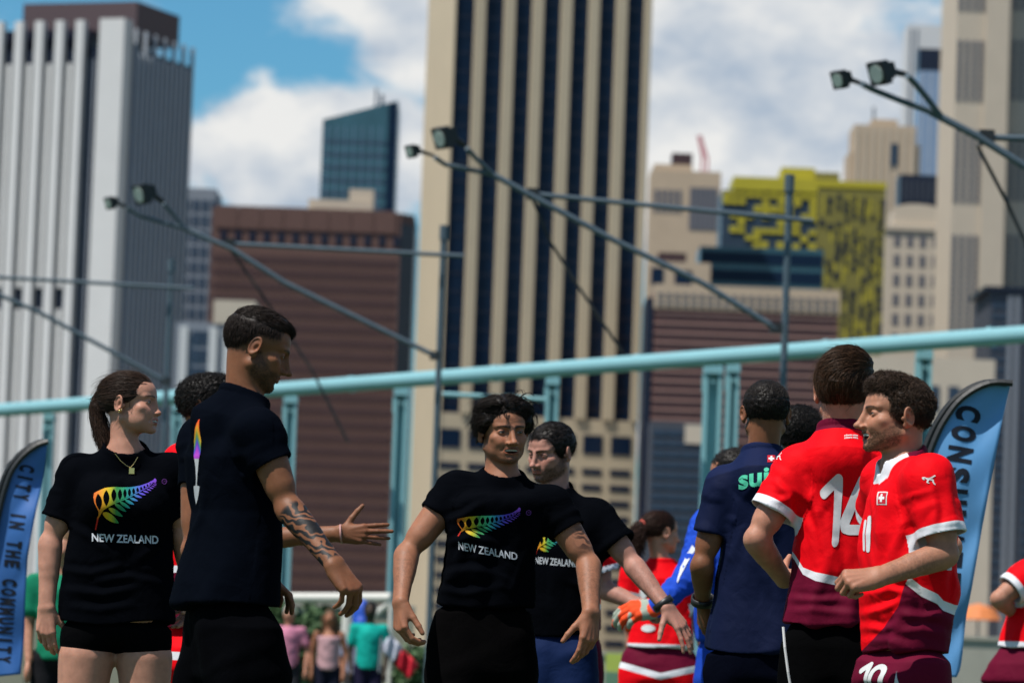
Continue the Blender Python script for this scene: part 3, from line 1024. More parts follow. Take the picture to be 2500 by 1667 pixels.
# ================================================================== people: materials
def skin_mat():
    m, t, b = mat_base('skin')
    at = t.nodes.new('ShaderNodeAttribute')
    at.attribute_name = 'tint'
    tc = t.nodes.new('ShaderNodeTexCoord')
    nz = t.nodes.new('ShaderNodeTexNoise')
    nz.inputs['Scale'].default_value = 45
    nz.inputs['Detail'].default_value = 6
    t.links.new(tc.outputs['Object'], nz.inputs['Vector'])
    mr = t.nodes.new('ShaderNodeMapRange')
    mr.inputs['To Min'].default_value = 0.70
    mr.inputs['To Max'].default_value = 1.28
    t.links.new(nz.outputs['Fac'], mr.inputs['Value'])
    mx = t.nodes.new('ShaderNodeMix')
    mx.data_type = 'RGBA'
    mx.blend_type = 'MULTIPLY'
    mx.inputs[0].default_value = 1.0
    t.links.new(at.outputs['Color'], mx.inputs[6])
    t.links.new(mr.outputs['Result'], mx.inputs[7])
    # tattoo ink: swirling bands where the 'ink' attribute is set
    ia = t.nodes.new('ShaderNodeAttribute')
    ia.attribute_name = 'ink'
    wv = t.nodes.new('ShaderNodeTexWave')
    wv.wave_type = 'RINGS'
    wv.rings_direction = 'SPHERICAL'
    wv.inputs['Scale'].default_value = 17
    wv.inputs['Distortion'].default_value = 9
    wv.inputs['Detail'].default_value = 1.2
    wv.inputs['Detail Scale'].default_value = 1.6
    t.links.new(tc.outputs['Object'], wv.inputs['Vector'])
    rp = t.nodes.new('ShaderNodeValToRGB')
    rp.color_ramp.elements[0].position = 0.56
    rp.color_ramp.elements[0].color = (1, 1, 1, 1)
    rp.color_ramp.elements[1].position = 0.64
    rp.color_ramp.elements[1].color = (0, 0, 0, 1)
    t.links.new(wv.outputs['Fac'], rp.inputs['Fac'])
    ml = t.nodes.new('ShaderNodeMath')
    ml.operation = 'MULTIPLY'
    t.links.new(ia.outputs['Fac'], ml.inputs[0])
    t.links.new(rp.outputs['Color'], ml.inputs[1])
    mk = t.nodes.new('ShaderNodeMix')
    mk.data_type = 'RGBA'
    t.links.new(ml.outputs[0], mk.inputs[0])
    t.links.new(mx.outputs[2], mk.inputs[6])
    mk.inputs[7].default_value = (0.007, 0.007, 0.008, 1)
    t.links.new(mk.outputs[2], b.inputs['Base Color'])
    bp = t.nodes.new('ShaderNodeBump')
    n2 = t.nodes.new('ShaderNodeTexNoise')
    n2.inputs['Scale'].default_value = 260
    n2.inputs['Detail'].default_value = 3
    t.links.new(tc.outputs['Object'], n2.inputs['Vector'])
    bp.inputs['Strength'].default_value = 0.22
    bp.inputs['Distance'].default_value = 0.002
    t.links.new(n2.outputs['Fac'], bp.inputs['Height'])
    t.links.new(bp.outputs['Normal'], b.inputs['Normal'])
    rr = t.nodes.new('ShaderNodeMapRange')
    rr.inputs['To Min'].default_value = 0.42
    rr.inputs['To Max'].default_value = 0.68
    t.links.new(nz.outputs['Fac'], rr.inputs['Value'])
    t.links.new(rr.outputs['Result'], b.inputs['Roughness'])
    b.inputs['Specular IOR Level'].default_value = 0.26
    b.inputs['Subsurface Weight'].default_value = 0.15
    b.inputs['Subsurface Radius'].default_value = (1.0, 0.35, 0.18)
    b.inputs['Subsurface Scale'].default_value = 0.012
    return m
M_skin = skin_mat()
def attr_mat(name, rough, attr='tint', bump=0.0, bscale=300, sheen=0.0, spec=0.3, var=0.12, vscale=30):
    m, t, b = mat_base(name)
    at = t.nodes.new('ShaderNodeAttribute')
    at.attribute_name = attr
    tc = t.nodes.new('ShaderNodeTexCoord')
    nz = t.nodes.new('ShaderNodeTexNoise')
    nz.inputs['Scale'].default_value = vscale
    nz.inputs['Detail'].default_value = 4
    t.links.new(tc.outputs['Object'], nz.inputs['Vector'])
    mr = t.nodes.new('ShaderNodeMapRange')
    mr.inputs['To Min'].default_value = 1 - var
    mr.inputs['To Max'].default_value = 1 + var
    t.links.new(nz.outputs['Fac'], mr.inputs['Value'])
    mx = t.nodes.new('ShaderNodeMix')
    mx.data_type = 'RGBA'
    mx.blend_type = 'MULTIPLY'
    mx.inputs[0].default_value = 1.0
    t.links.new(at.outputs['Color'], mx.inputs[6])
    t.links.new(mr.outputs['Result'], mx.inputs[7])
    t.links.new(mx.outputs[2], b.inputs['Base Color'])
    set_in(b, Roughness=rough)
    b.inputs['Specular IOR Level'].default_value = spec
    b.inputs['Sheen Weight'].default_value = sheen
    if bump:
        n2 = t.nodes.new('ShaderNodeTexNoise')
        n2.inputs['Scale'].default_value = bscale
        n2.inputs['Detail'].default_value = 3
        t.links.new(tc.outputs['Object'], n2.inputs['Vector'])
        bp = t.nodes.new('ShaderNodeBump')
        bp.inputs['Strength'].default_value = bump
        bp.inputs['Distance'].default_value = 0.003
        t.links.new(n2.outputs['Fac'], bp.inputs['Height'])
        n3 = t.nodes.new('ShaderNodeTexNoise')
        n3.inputs['Scale'].default_value = 11
        n3.inputs['Detail'].default_value = 3
        n3.inputs['Distortion'].default_value = 1.2
        t.links.new(tc.outputs['Object'], n3.inputs['Vector'])
        b3 = t.nodes.new('ShaderNodeBump')
        b3.inputs['Strength'].default_value = 0.25
        b3.inputs['Distance'].default_value = 0.016
        t.links.new(n3.outputs['Fac'], b3.inputs['Height'])
        t.links.new(b3.outputs['Normal'], bp.inputs['Normal'])
        t.links.new(bp.outputs['Normal'], b.inputs['Normal'])
    return m, t, b
M_hair = attr_mat('hair', 0.5, spec=0.16, var=0.35, vscale=120)[0]
M_cotton = attr_mat('cotton', 0.95, bump=0.25, bscale=420, sheen=0.0, spec=0.015)[0]
M_poly = attr_mat('polyester', 0.75, bump=0.12, bscale=500, sheen=0.0, spec=0.08, var=0.06)[0]
M_gloss = attr_mat('glossy_small', 0.25, spec=0.5)[0]
M_print = attr_mat('fabric_print', 0.7, spec=0.25, var=0.10, vscale=160)[0]
# jersey: crisp panels from signed-distance attributes
def jersey_mat():
    m, t, b = attr_mat('jersey_polyester', 0.7, bump=0.15, bscale=500, spec=0.07, var=0.05)
    base = b.inputs['Base Color'].links[0].from_socket
    cur = base
    for an, col in (('panel', (0.10, 0.0025, 0.018)), ('stripe', (0.62, 0.62, 0.66))):
        a = t.nodes.new('ShaderNodeAttribute')
        a.attribute_name = an
        mr = t.nodes.new('ShaderNodeMapRange')
        mr.inputs['From Min'].default_value = 0.0008
        mr.inputs['From Max'].default_value = -0.0008
        t.links.new(a.outputs['Fac'], mr.inputs['Value'])
        mx = t.nodes.new('ShaderNodeMix')
        mx.data_type = 'RGBA'
        t.links.new(mr.outputs['Result'], mx.inputs[0])
        t.links.new(cur, mx.inputs[6])
        mx.inputs[7].default_value = col + (1,)
        cur = mx.outputs[2]
    t.links.new(cur, b.inputs['Base Color'])
    return m
M_jersey = jersey_mat()
M_metal_gold = plain('gold', (0.75, 0.55, 0.22), 0.25, 0.05, 40, metal=1.0)
M_watch = plain('black_strap', (0.012, 0.012, 0.013), 0.45, 0.2, 40)
M_silver = plain('silver', (0.7, 0.68, 0.66), 0.3, 0.1, 40, metal=1.0)

# ================================================================== people: head
def head_basis(yaw, pitch=0, roll=0):
    a, p, r = rad(yaw), rad(pitch), rad(roll)
    F0 = np.array([math.sin(a), -math.cos(a), 0])
    Z = np.array([0, 0, 1.0])
    Fv = math.cos(p) * F0 + math.sin(p) * Z
    U = -math.sin(p) * F0 + math.cos(p) * Z
    X = np.cross(Fv, U)
    X2 = X * math.cos(r) + U * math.sin(r)
    U2 = -X * math.sin(r) + U * math.cos(r)
    return np.stack([X2, Fv, U2], 1)      # columns: local x, y(face), z(up)
def rot_x(a):
    a = rad(a)
    return np.array([[1, 0, 0], [0, math.cos(a), -math.sin(a)], [0, math.sin(a), math.cos(a)]])
def rot_y(a):
    a = rad(a)
    return np.array([[math.cos(a), 0, math.sin(a)], [0, 1, 0], [-math.sin(a), 0, math.cos(a)]])
def rot_z(a):
    a = rad(a)
    return np.array([[math.cos(a), -math.sin(a), 0], [math.sin(a), math.cos(a), 0], [0, 0, 1]])
HD = dict(jaw=1.0, chin=1.0, nose=1.0, brow=1.0, cheek=1.0, mouth='closed', lips=1.0, squint=0.0, smile=0.0, ear=1.0, nosew=1.0)
def head_field(hp, neck):
    """head in its own frame (x side, y face, z up, origin between the ears); neck = list of (a, b, r1, r2) in that frame"""
    F = Field()
    j, n = hp['jaw'], hp['nose']
    F.u(f_el((0, -0.014, 0.040), (0.074, 0.095, 0.086)))
    F.u(f_el((0, 0.030, 0.046), (0.062, 0.057, 0.056)), 0.02)
    F.u(f_el((0, 0.030, -0.030), (0.058 * j, 0.052, 0.066)), 0.02)
    F.um(f_rc((0.054 * j, -0.002, -0.052), (0.020, 0.064, -0.090), 0.017, 0.014), 0.03)
    F.u(f_el((0, 0.028, -0.070), (0.048 * j, 0.052, 0.030)), 0.02)
    F.u(f_el((0, 0.076 + 0.004 * (hp['chin'] - 1), -0.096), (0.020, 0.014, 0.015 * hp['chin'])), 0.016)
    ck = hp['cheek']
    if hp.get('full'):
        F.um(f_el((0.034, 0.040, -0.058), (0.026 * hp['full'], 0.034 * hp['full'], 0.034 * hp['full'])), 0.02)
    F.um(f_el((0.043, 0.056, -0.014), (0.020 * ck, 0.018 * ck, 0.016 * ck)), 0.022)
    F.um(f_el((0.030, 0.068 + 0.004 * hp['smile'], -0.034 + 0.004 * hp['smile']), (0.015, 0.012 + 0.004 * hp['smile'], 0.017)), 0.02)
    F.um(f_el((0.036 * j, 0.032, -0.042), (0.022, 0.036, 0.036)), 0.02)      # cheek
    F.u(f_el((0, 0.072, -0.060), (0.031, 0.020, 0.026)), 0.018)             # muzzle
    nq = hp.get('noser', 1.0)
    F.u(f_rc((0, 0.078, 0.012), (0, 0.086, -0.030), 0.011 * nq, 0.0145 * nq), 0.016)  # nose root
    br = hp['brow']
    F.um(f_rc((0.012, 0.0815 + 0.002 * br, 0.029), (0.044, 0.067, 0.032), 0.0085 * br, 0.008), 0.012)
    # eye sockets
    F.sm(f_el((0.032, 0.094, 0.010), (0.0175, 0.0150, 0.0105)), 0.014)
    F.sm(f_el((0.016, 0.094, 0.010), (0.008, 0.012, 0.010)), 0.010)
    # lids around the eyeball
    F.um(f_el((0.0315, 0.0705, 0.0098), (0.0150, 0.0135, 0.0122)), 0.005)
    op = 0.0043 * (1 - hp['squint'])
    F.sm(f_el((0.0315, 0.0835, 0.0090), (0.0122, 0.010, op)), 0.0012)
    # nose
    F.u(f_rc((0, 0.0865, 0.022), (0, 0.098 + 0.010 * n, -0.022), 0.0080 * nq, 0.0088 * nq), 0.011)
    F.u(f_el((0, 0.1035 + 0.009 * n, -0.0305), (0.0115 * hp['nosew'], 0.0125 * nq, 0.0105 * nq)), 0.008)
    F.um(f_el((0.0135 * hp['nosew'], 0.0955 + 0.004 * n, -0.0345), (0.0075, 0.0100, 0.0078)), 0.006)
    F.sm(f_el((0.0070, 0.1015 + 0.006 * n, -0.0425), (0.0042, 0.0055, 0.0045)), 0.003)
    F.sm(f_rc((0, 0.0995, -0.046), (0, 0.0975, -0.053), 0.0022, 0.002), 0.004)   # philtrum
    # mouth
    L, sm_ = hp['lips'], hp['smile']
    mw = 0.0235 + 0.006 * sm_
    mz = -0.0625
    cz = mz + 0.004 * sm_
    opn = {'closed': 0.0, 'part': 0.0035, 'open': 0.0068, 'grin': 0.0095}[hp['mouth']]
    F.um(f_rc((0.003, 0.0925, mz + 0.0045 + opn * 0.5), (mw - 0.003, 0.0790, cz + 0.001), 0.0053 * L, 0.0028), 0.006)
    F.um(f_rc((0.0, 0.0905, mz - 0.0055 - opn), (mw - 0.004, 0.0785, cz - 0.002), 0.0062 * L, 0.0028), 0.006)
    if opn:
        F.s(f_el((0, 0.092, mz - 0.1 * opn), (mw - 0.003, 0.0190, opn + 0.001)), 0.002)
    else:
        F.sm(f_rc((0, 0.0975, mz - 0.0005), (mw, 0.0825, cz), 0.0016, 0.0012), 0.003)
    F.s(f_rc((-0.010, 0.0905, -0.080), (0.010, 0.0905, -0.080), 0.0045, 0.0045), 0.010)
    if sm_ > 0:
        F.sm(f_rc((0.0195, 0.0985, -0.040), (0.034, 0.0835, -0.062), 0.0035, 0.003), 0.008)
    # ears
    e = hp['ear']
    Re = rot_z(-24) @ rot_x(-12)
    F.um(f_el((0.0775, -0.012, 0.002), (0.0052, 0.0175 * e, 0.0310 * e), Re), 0.006)
    def helix(P, e=e):
        q = (P - np.float32([0.0815, -0.013, 0.004])) @ Re.astype(np.float32)
        rr = np.sqrt((q[:, 1] / 0.0155) ** 2 + (q[:, 2] / 0.0275) ** 2) + 1e-6
        d2 = (rr - 1) * 0.0185 * e
        return np.sqrt(d2 ** 2 + q[:, 0] ** 2) - 0.0034
    F.um(helix, 0.003)
    F.sm(f_el((0.0850, -0.0075, -0.001), (0.0060, 0.0075, 0.0120), Re), 0.003)
    F.um(f_el((0.0765, -0.006, -0.025), (0.0048, 0.0085, 0.0095)), 0.010)
    F.um(f_el((0.0735, 0.004, -0.004), (0.0050, 0.0045, 0.0075)), 0.008)
    for (a, b_, r1, r2) in neck:
        F.u(f_rc(a, b_, r1, r2), 0.022)
    return F
def head_tint(V, base, hp, kind):
    """skin pigment: lips, brows, stubble, flush"""
    x, y, z = np.abs(V[:, 0]), V[:, 1], V[:, 2]
    c = np.tile(np.asarray(base, float), (len(V), 1))
    def mixin(col, w):
        w = np.clip(w, 0, 1)[:, None]
        return c * (1 - w) + np.asarray(col) * w
    red = np.exp(-((x - 0.036) / 0.02) ** 2 - ((z + 0.018) / 0.02) ** 2) * (y > 0.03) * 0.22 + np.exp(-(x / 0.014) ** 2 - ((z + 0.03) / 0.014) ** 2) * (y > 0.09) * 0.22
    red = red + 0.22 * np.exp(-((y + 0.012) / 0.022) ** 2 - (z / 0.035) ** 2) * (x > 0.072)
    c = mixin(np.asarray(base) * [1.08, 0.72, 0.66], red)
    # darker, redder tone in the eye sockets
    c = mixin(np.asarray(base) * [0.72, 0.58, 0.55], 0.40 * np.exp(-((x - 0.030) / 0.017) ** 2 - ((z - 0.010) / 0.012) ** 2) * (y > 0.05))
    # brows
    t = np.clip((x - 0.010) / 0.038, 0, 1)
    bz = hp.get('browz', 0.0245) + 0.0075 * np.sin(np.pi * (0.18 + 0.62 * t))
    wb = (1 - np.abs(z - bz) / (0.0052 * (1.15 - 0.75 * t) * hp.get('browt', 1.0))) * 2.2
    wb = np.where((x > 0.008) & (x < 0.049) & (y > 0.05), wb, 0)
    c = mixin(hp.get('browc', (0.02, 0.013, 0.009)), np.clip(wb, 0, 0.92))
    # lids line (lashes)
    le = np.exp(-(((x - 0.0315) / 0.0135) ** 4)) * np.exp(-((z - (0.0135 - 0.0035 * ((x - 0.0315) / 0.012) ** 2)) / 0.0017) ** 2) * (y > 0.068)
    c = mixin((0.02, 0.012, 0.01), le * 0.85)
    # lips
    sm_, mw, mz = hp['smile'], 0.0235 + 0.006 * hp['smile'], -0.0625
    opn = {'closed': 0.0, 'part': 0.0035, 'open': 0.0068, 'grin': 0.0095}[hp['mouth']]
    tx = np.clip(x / mw, 0, 1)
    wl = np.clip((1 - ((z - mz + 0.001 - 0.004 * sm_ * tx) / ((0.0092 + opn) * np.sqrt(np.clip(1 - tx ** 2, 0.0, 1)) + 1e-4)) ** 2) * 3, 0, 1) * (y > 0.07) * (x < mw)
    c = mixin(hp.get('lipc', np.asarray(base) * [0.95, 0.55, 0.52]), wl * 0.75)
    if opn:
        c = mixin((0.035, 0.008, 0.008), np.clip((0.0835 - y) / 0.002, 0, 1) * (np.abs(z - mz + 0.1 * opn) < opn + 0.002) * (x < mw) * (y > 0.055))
    nz = noise3(V * 420)
    nz2 = noise3(V * 90)
    bd = hp.get('beard', 0.0)
    if bd:
        top = np.interp(y, [-0.02, 0.012, 0.03, 0.060, 0.085, 0.12], [0.012, 0.004, -0.020, -0.042, -0.040, -0.046])
        bot = np.interp(y, [-0.02, 0.02, 0.06, 0.1], [-0.078, -0.098, -0.118, -0.125])
        w = np.clip((top - z) / 0.012, 0, 1) * np.clip((z - bot) / 0.010, 0, 1) * np.clip((y + 0.004) / 0.012, 0, 1)
        w = w * (1 - np.clip(wl * 1.4, 0, 1)) * (z > -0.13)
        w = w * (1 - 0.75 * np.exp(-((x - 0.016) / 0.010) ** 2 - ((z + 0.079) / 0.006) ** 2))
        mou = np.clip(1 - np.abs(z + 0.050 + 0.10 * np.maximum(x - 0.012, 0)) / 0.0075, 0, 1) * (x < 0.029) * (y > 0.07) * (z > -0.066)
        if hp.get('beard_shape') == 'goatee':
            w = w * (np.clip((0.030 - x) / 0.012, 0, 1) * (z < -0.066) * 0.55 + 0.28)
            w = np.maximum(w, 0.85 * mou)
        else:
            w = np.maximum(w, mou * 0.9)
        hp['_bw'] = w
        c = mixin(hp.get('beardc', (0.03, 0.018, 0.012)), bd * w * np.clip(0.78 + 0.9 * nz + 0.35 * nz2, 0, 1))
    if kind == 'fade':
        # close-cropped sides
        zl = np.interp(y, [-0.11, -0.06, -0.03, 0.0, 0.03, 0.05], [-0.052, -0.050, -0.030, 0.026, 0.018, 0.03])
        w = np.clip((z - zl) / 0.045, 0, 1) * (y < 0.055)
        c = mixin((0.022, 0.015, 0.011), 0.85 * w * np.clip(0.9 + 0.6 * nz, 0, 1))
    return np.clip(c, 0, 1)

# ------------------------------------------------------------------ hair
def strands_mesh(roots, dirs, length, segs, r0, flow, col, seed, clump=0.0, curl=0.0, taper=0.25):
    """tapered three-sided hair strands; flow(P, D, t) returns the next direction"""
    r = np.random.default_rng(seed)
    n = len(roots)
    P = roots.copy()
    Dv = dirs.copy()
    pts = [P.copy()]
    L = length * r.uniform(0.65, 1.2, n) / segs
    ph = r.uniform(0, 6.28, n)
    fr_ = r.uniform(0.7, 1.3, n)
    for s in range(segs):
        Dv = flow(P, Dv, (s + 1) / segs)
        Dv /= np.linalg.norm(Dv, axis=1)[:, None] + 1e-9
        st = Dv.copy()
        if curl:
            t1 = np.cross(Dv, [0.31, 0.52, 0.79])
            t1 /= np.linalg.norm(t1, axis=1)[:, None] + 1e-9
            t2 = np.cross(Dv, t1)
            an = ph + fr_ * s * 1.5
            st = st + curl * (np.cos(an)[:, None] * t1 + np.sin(an)[:, None] * t2)
        P = P + st * L[:, None]
        pts.append(P.copy())
    pts = np.stack(pts, 1)                      # n, segs+1, 3
    tan = np.gradient(pts, axis=1)
    tan /= np.linalg.norm(tan, axis=2)[:, :, None] + 1e-9
    ref = r.normal(size=(n, 1, 3))
    e1 = np.cross(tan, ref)
    e1 /= np.linalg.norm(e1, axis=2)[:, :, None] + 1e-9
    e2 = np.cross(tan, e1)
    rad_ = r0 * r.uniform(0.6, 1.3, (n, 1)) * np.linspace(1, taper, segs + 1)[None] ** 0.8
    ring = []
    for k in range(3):
        an = 2 * math.pi * k / 3
        ring.append(pts + rad_[:, :, None] * (math.cos(an) * e1 + math.sin(an) * e2))
    V = np.stack(ring, 2)                        # n, s+1, 3, 3
    idx = np.arange(n * (segs + 1) * 3).reshape(n, segs + 1, 3)
    qs = []
    for k in range(3):
        m = (k + 1) % 3
        qs.append(np.stack([idx[:, :-1, k], idx[:, :-1, m], idx[:, 1:, m], idx[:, 1:, k]], -1).reshape(-1, 4))
    tint = np.repeat(np.asarray(col)[None] * r.uniform(0.55, 1.6, (n, 1)), (segs + 1) * 3, axis=0)
    return V.reshape(-1, 3), np.concatenate(qs), tint
def join(parts):
    V, Q, T = [], [], []
    o = 0
    for v, q, t in parts:
        V.append(v)
        Q.append(q + o)
        T.append(t)
        o += len(v)
    return np.concatenate(V), np.concatenate(Q), np.concatenate(T)
def hair_region(P, st):
    """< 0 inside the scalp's hair-bearing region (head frame)"""
    x, y, z = np.abs(P[:, 0]), P[:, 1], P[:, 2]
    hl = st.get('hairline', 0.030)
    sl = st.get('slope', 0.70)
    front = (y - hl - sl * z - st.get('temple', 0.16) * 0 + st.get('recede', 0.0) * np.exp(-((x - 0.045) / 0.016) ** 2)) * 0.80
    zl = np.interp(y, [-0.12, -0.07, -0.045, -0.028, -0.018, 0.012, 0.05], st['low'])
    return np.maximum(front, zl - z)
STY = dict(
    short=dict(c=(0, -0.016, 0.044), r=(0.083, 0.105, 0.097), low=[-0.066, -0.066, -0.050, -0.020, 0.030, -0.018, -0.01]),
)
def make_hair(st, M3, pos, scale, name, parent, off, seed=1):
    """cap + strands in head frame, placed by matrix M3 (columns) and pos"""
    c, r = np.array(st['c'], float), np.array(st['r'], float)
    F = Field().u(f_el(c, r))
    for (cc, rr, k) in st.get('lumps', []):
        F.u(f_el(cc, rr), k)
    F.i(lambda P: hair_region(P, st).astype(np.float32), st.get('edge', 0.010))
    for (cc, rr) in st.get('cuts', []):
        F.s(f_el(cc, rr), 0.006)
    V, Q = polygonise(F, (-0.12, -0.15, -0.13), (0.12, 0.13, 0.18), 0.0034)
    N = vnormals(V, Q)
    fl = st['flow']
    d = noise3(V * np.array(st.get('nscale', (60, 60, 60)))) * st.get('namp', 0.003) + noise3(V * 190) * st.get('namp2', 0.0014)
    Vc = V + N * d[:, None]
    col = np.array(st['col'])
    tint = np.tile(col * 0.55, (len(V), 1)) * (1 + 0.7 * noise3(V * np.array([150, 60, 60])))[:, None]
    parts = [(Vc, Q, np.clip(tint, 0.002, 1))]
    rg = np.random.default_rng(seed)
    outer = np.flatnonzero(((V - c) / r * N).sum(1) > 0.05)
    ns = st.get('n', 5000)
    pick = rg.choice(outer, ns)
    rt = V[pick] + rg.normal(size=(ns, 3)) * 0.0015 - N[pick] * 0.002
    def normal_at(P):
        g = (P - c) / (r * r)
        return g / (np.linalg.norm(g, axis=1)[:, None] + 1e-9)
    hug = st.get('hug', 0.6)
    lift = st.get('lift', 0.15)
    g0 = np.asarray(st.get('grav', (0, 0, -0.1)), float)
    jit = st.get('jitter', 0.25)
    def flow(P, D, t):
        n = normal_at(P)
        T = fl(P, n)
        T = T - (T * n).sum(1)[:, None] * n
        T /= np.linalg.norm(T, axis=1)[:, None] + 1e-9
        D2 = hug * T + (1 - hug) * D + lift * n * (1.0 - t * st.get('fall', 0.8)) + g0 * t
        return D2 + rg.normal(size=P.shape) * jit * 0.4
    n0 = normal_at(rt)
    T0 = fl(rt, n0)
    T0 = T0 - (T0 * n0).sum(1)[:, None] * n0
    T0 /= np.linalg.norm(T0, axis=1)[:, None] + 1e-9
    D0 = T0 + n0 * lift * 2 + rg.normal(size=rt.shape) * jit
    parts.append(strands_mesh(rt, D0, st['len'], st.get('segs', 6), st.get('sr', 0.0009), flow, col, seed, curl=st.get('curl', 0.0)))
    nf = st.get('fly', 420)
    pick = rg.choice(outer, nf)
    lift0, jit0 = lift, jit
    def flow2(P, D, t):
        return flow(P, D, t) * 0.6 + D * 0.5 + normal_at(P) * 0.12
    n1 = normal_at(V[pick])
    T1 = fl(V[pick], n1)
    T1 = T1 / (np.linalg.norm(T1, axis=1)[:, None] + 1e-9)
    parts.append(strands_mesh(V[pick], T1 * 0.7 + n1 * 0.55 + rg.normal(size=n1.shape) * 0.35, st['len'] * st.get('flylen', 0.9), 6, 0.0004, flow2, col * 1.3, seed + 9, curl=st.get('curl', 0.0) * 0.6 + 0.1))
    for ex in st.get('extra', []):
        parts.append(ex(rg, col))
    V, Q, T = join(parts)
    Vw = (V * scale) @ M3.T + pos
    return new_mesh(name, Vw, Q, M_hair, parent, off, smooth=True, attrs={'tint': ('FLOAT_COLOR', np.clip(T, 0.001, 1))})

# ------------------------------------------------------------------ arms and hands
def hand_prims(F, o, f, u, side, pose, sc=1.0):
    """palm + five fingers. f = finger direction, u = back of hand, side = +1 right hand, -1 left hand"""
    f = nrm(f)
    u = nrm(np.asarray(u) - f * np.dot(u, f))
    s = np.cross(u, f) * side
    kn = [(0.027, 0.090), (0.0085, 0.095), (-0.0105, 0.091), (-0.028, 0.080)]
    ln = [(0.043, 0.026, 0.021), (0.047, 0.030, 0.022), (0.043, 0.028, 0.022), (0.034, 0.021, 0.019)]
    rd = [0.0092, 0.0094, 0.0089, 0.0079]
    first = True
    for i in range(4):
        a = o + sc * (s * kn[i][0] * 0.55 + f * 0.008)
        b = o + sc * (s * kn[i][0] + f * kn[i][1] + u * (0.003 - 0.0025 * abs(i - 1.3)))
        F.u(f_rc(a, b, 0.0140 * sc, 0.0108 * sc), 0.016 * sc)
    F.u(f_rc(o + sc * (s * 0.018 + f * 0.030 - u * 0.010), o + sc * (s * 0.022 + f * 0.055 - u * 0.010), 0.0155 * sc, 0.011 * sc), 0.014 * sc)
    F.u(f_rc(o + sc * (-s * 0.020 + f * 0.025 - u * 0.009), o + sc * (-s * 0.026 + f * 0.062 - u * 0.006), 0.0125 * sc, 0.010 * sc), 0.014 * sc)
    for i in range(4):
        kb = o + sc * (s * kn[i][0] + f * kn[i][1] + u * 0.0075)
        F.u(f_rc(o + sc * (s * kn[i][0] * 0.4 + f * 0.03 + u * 0.012), kb, 0.0022 * sc, 0.0042 * sc), 0.007 * sc)
    for i in range(4):
        c1, c2, c3, sp = pose['f'][i]
        b = o + sc * (s * kn[i][0] + f * kn[i][1] + u * (0.003 - 0.0025 * abs(i - 1.3)))
        f2 = nrm(f * math.cos(rad(sp)) + s * math.sin(rad(sp)))
        G = Field()
        an = 0
        for k, (cc, L) in enumerate(zip((c1, c2, c3), ln[i])):
            an += rad(cc)
            d = f2 * math.cos(an) - u * math.sin(an)
            e = b + d * L * sc
            r1 = rd[i] * (1.0, 0.93, 0.85)[k] * sc
            r2 = rd[i] * (0.93, 0.85, 0.74)[k] * sc
            G.u(f_rc(b, e, r1, r2), 0.003)
            b = e
        F.u(G, 0.0045)
    ta, td, tb, tb2 = pose['t']       # outward angle, downward angle, bends
    b = o + sc * (s * 0.021 + f * 0.022 - u * 0.007)
    G = Field()
    a = rad(ta)
    for k, (L, r1, r2) in enumerate(((0.044, 0.0145, 0.0115), (0.033, 0.0112, 0.0098), (0.027, 0.0098, 0.0078))):
        d = nrm(f * math.cos(a) + s * math.sin(a) - u * math.sin(rad(td)))
        e = b + d * L * sc
        G.u(f_rc(b, e, r1 * sc, r2 * sc), 0.004)
        b = e
        a -= rad(tb if k == 0 else tb2)
    F.u(G, 0.010 * sc)
    return F
RELAX = dict(f=[(18, 28, 18, 2), (24, 32, 20, 1), (28, 34, 22, -1), (30, 34, 22, -4)], t=(38, 28, 10, 12))
STRAIGHT = dict(f=[(6, 6, 4, 5), (4, 5, 4, 1), (6, 8, 6, -3), (8, 10, 8, -8)], t=(58, 6, 6, 4))
DROOP = dict(f=[(52, 28, 14, 2), (56, 28, 14, 1), (58, 28, 14, -1), (60, 30, 14, -3)], t=(22, 36, 4, 6))
FIST = dict(f=[(66, 78, 48, 1), (70, 80, 48, 0), (74, 80, 48, -1), (76, 80, 48, -2)], t=(30, 48, 22, 26))
SPREAD = dict(f=[(12, 12, 8, 10), (10, 14, 8, 3), (12, 16, 10, -4), (14, 18, 10, -11)], t=(52, 24, 6, 4))
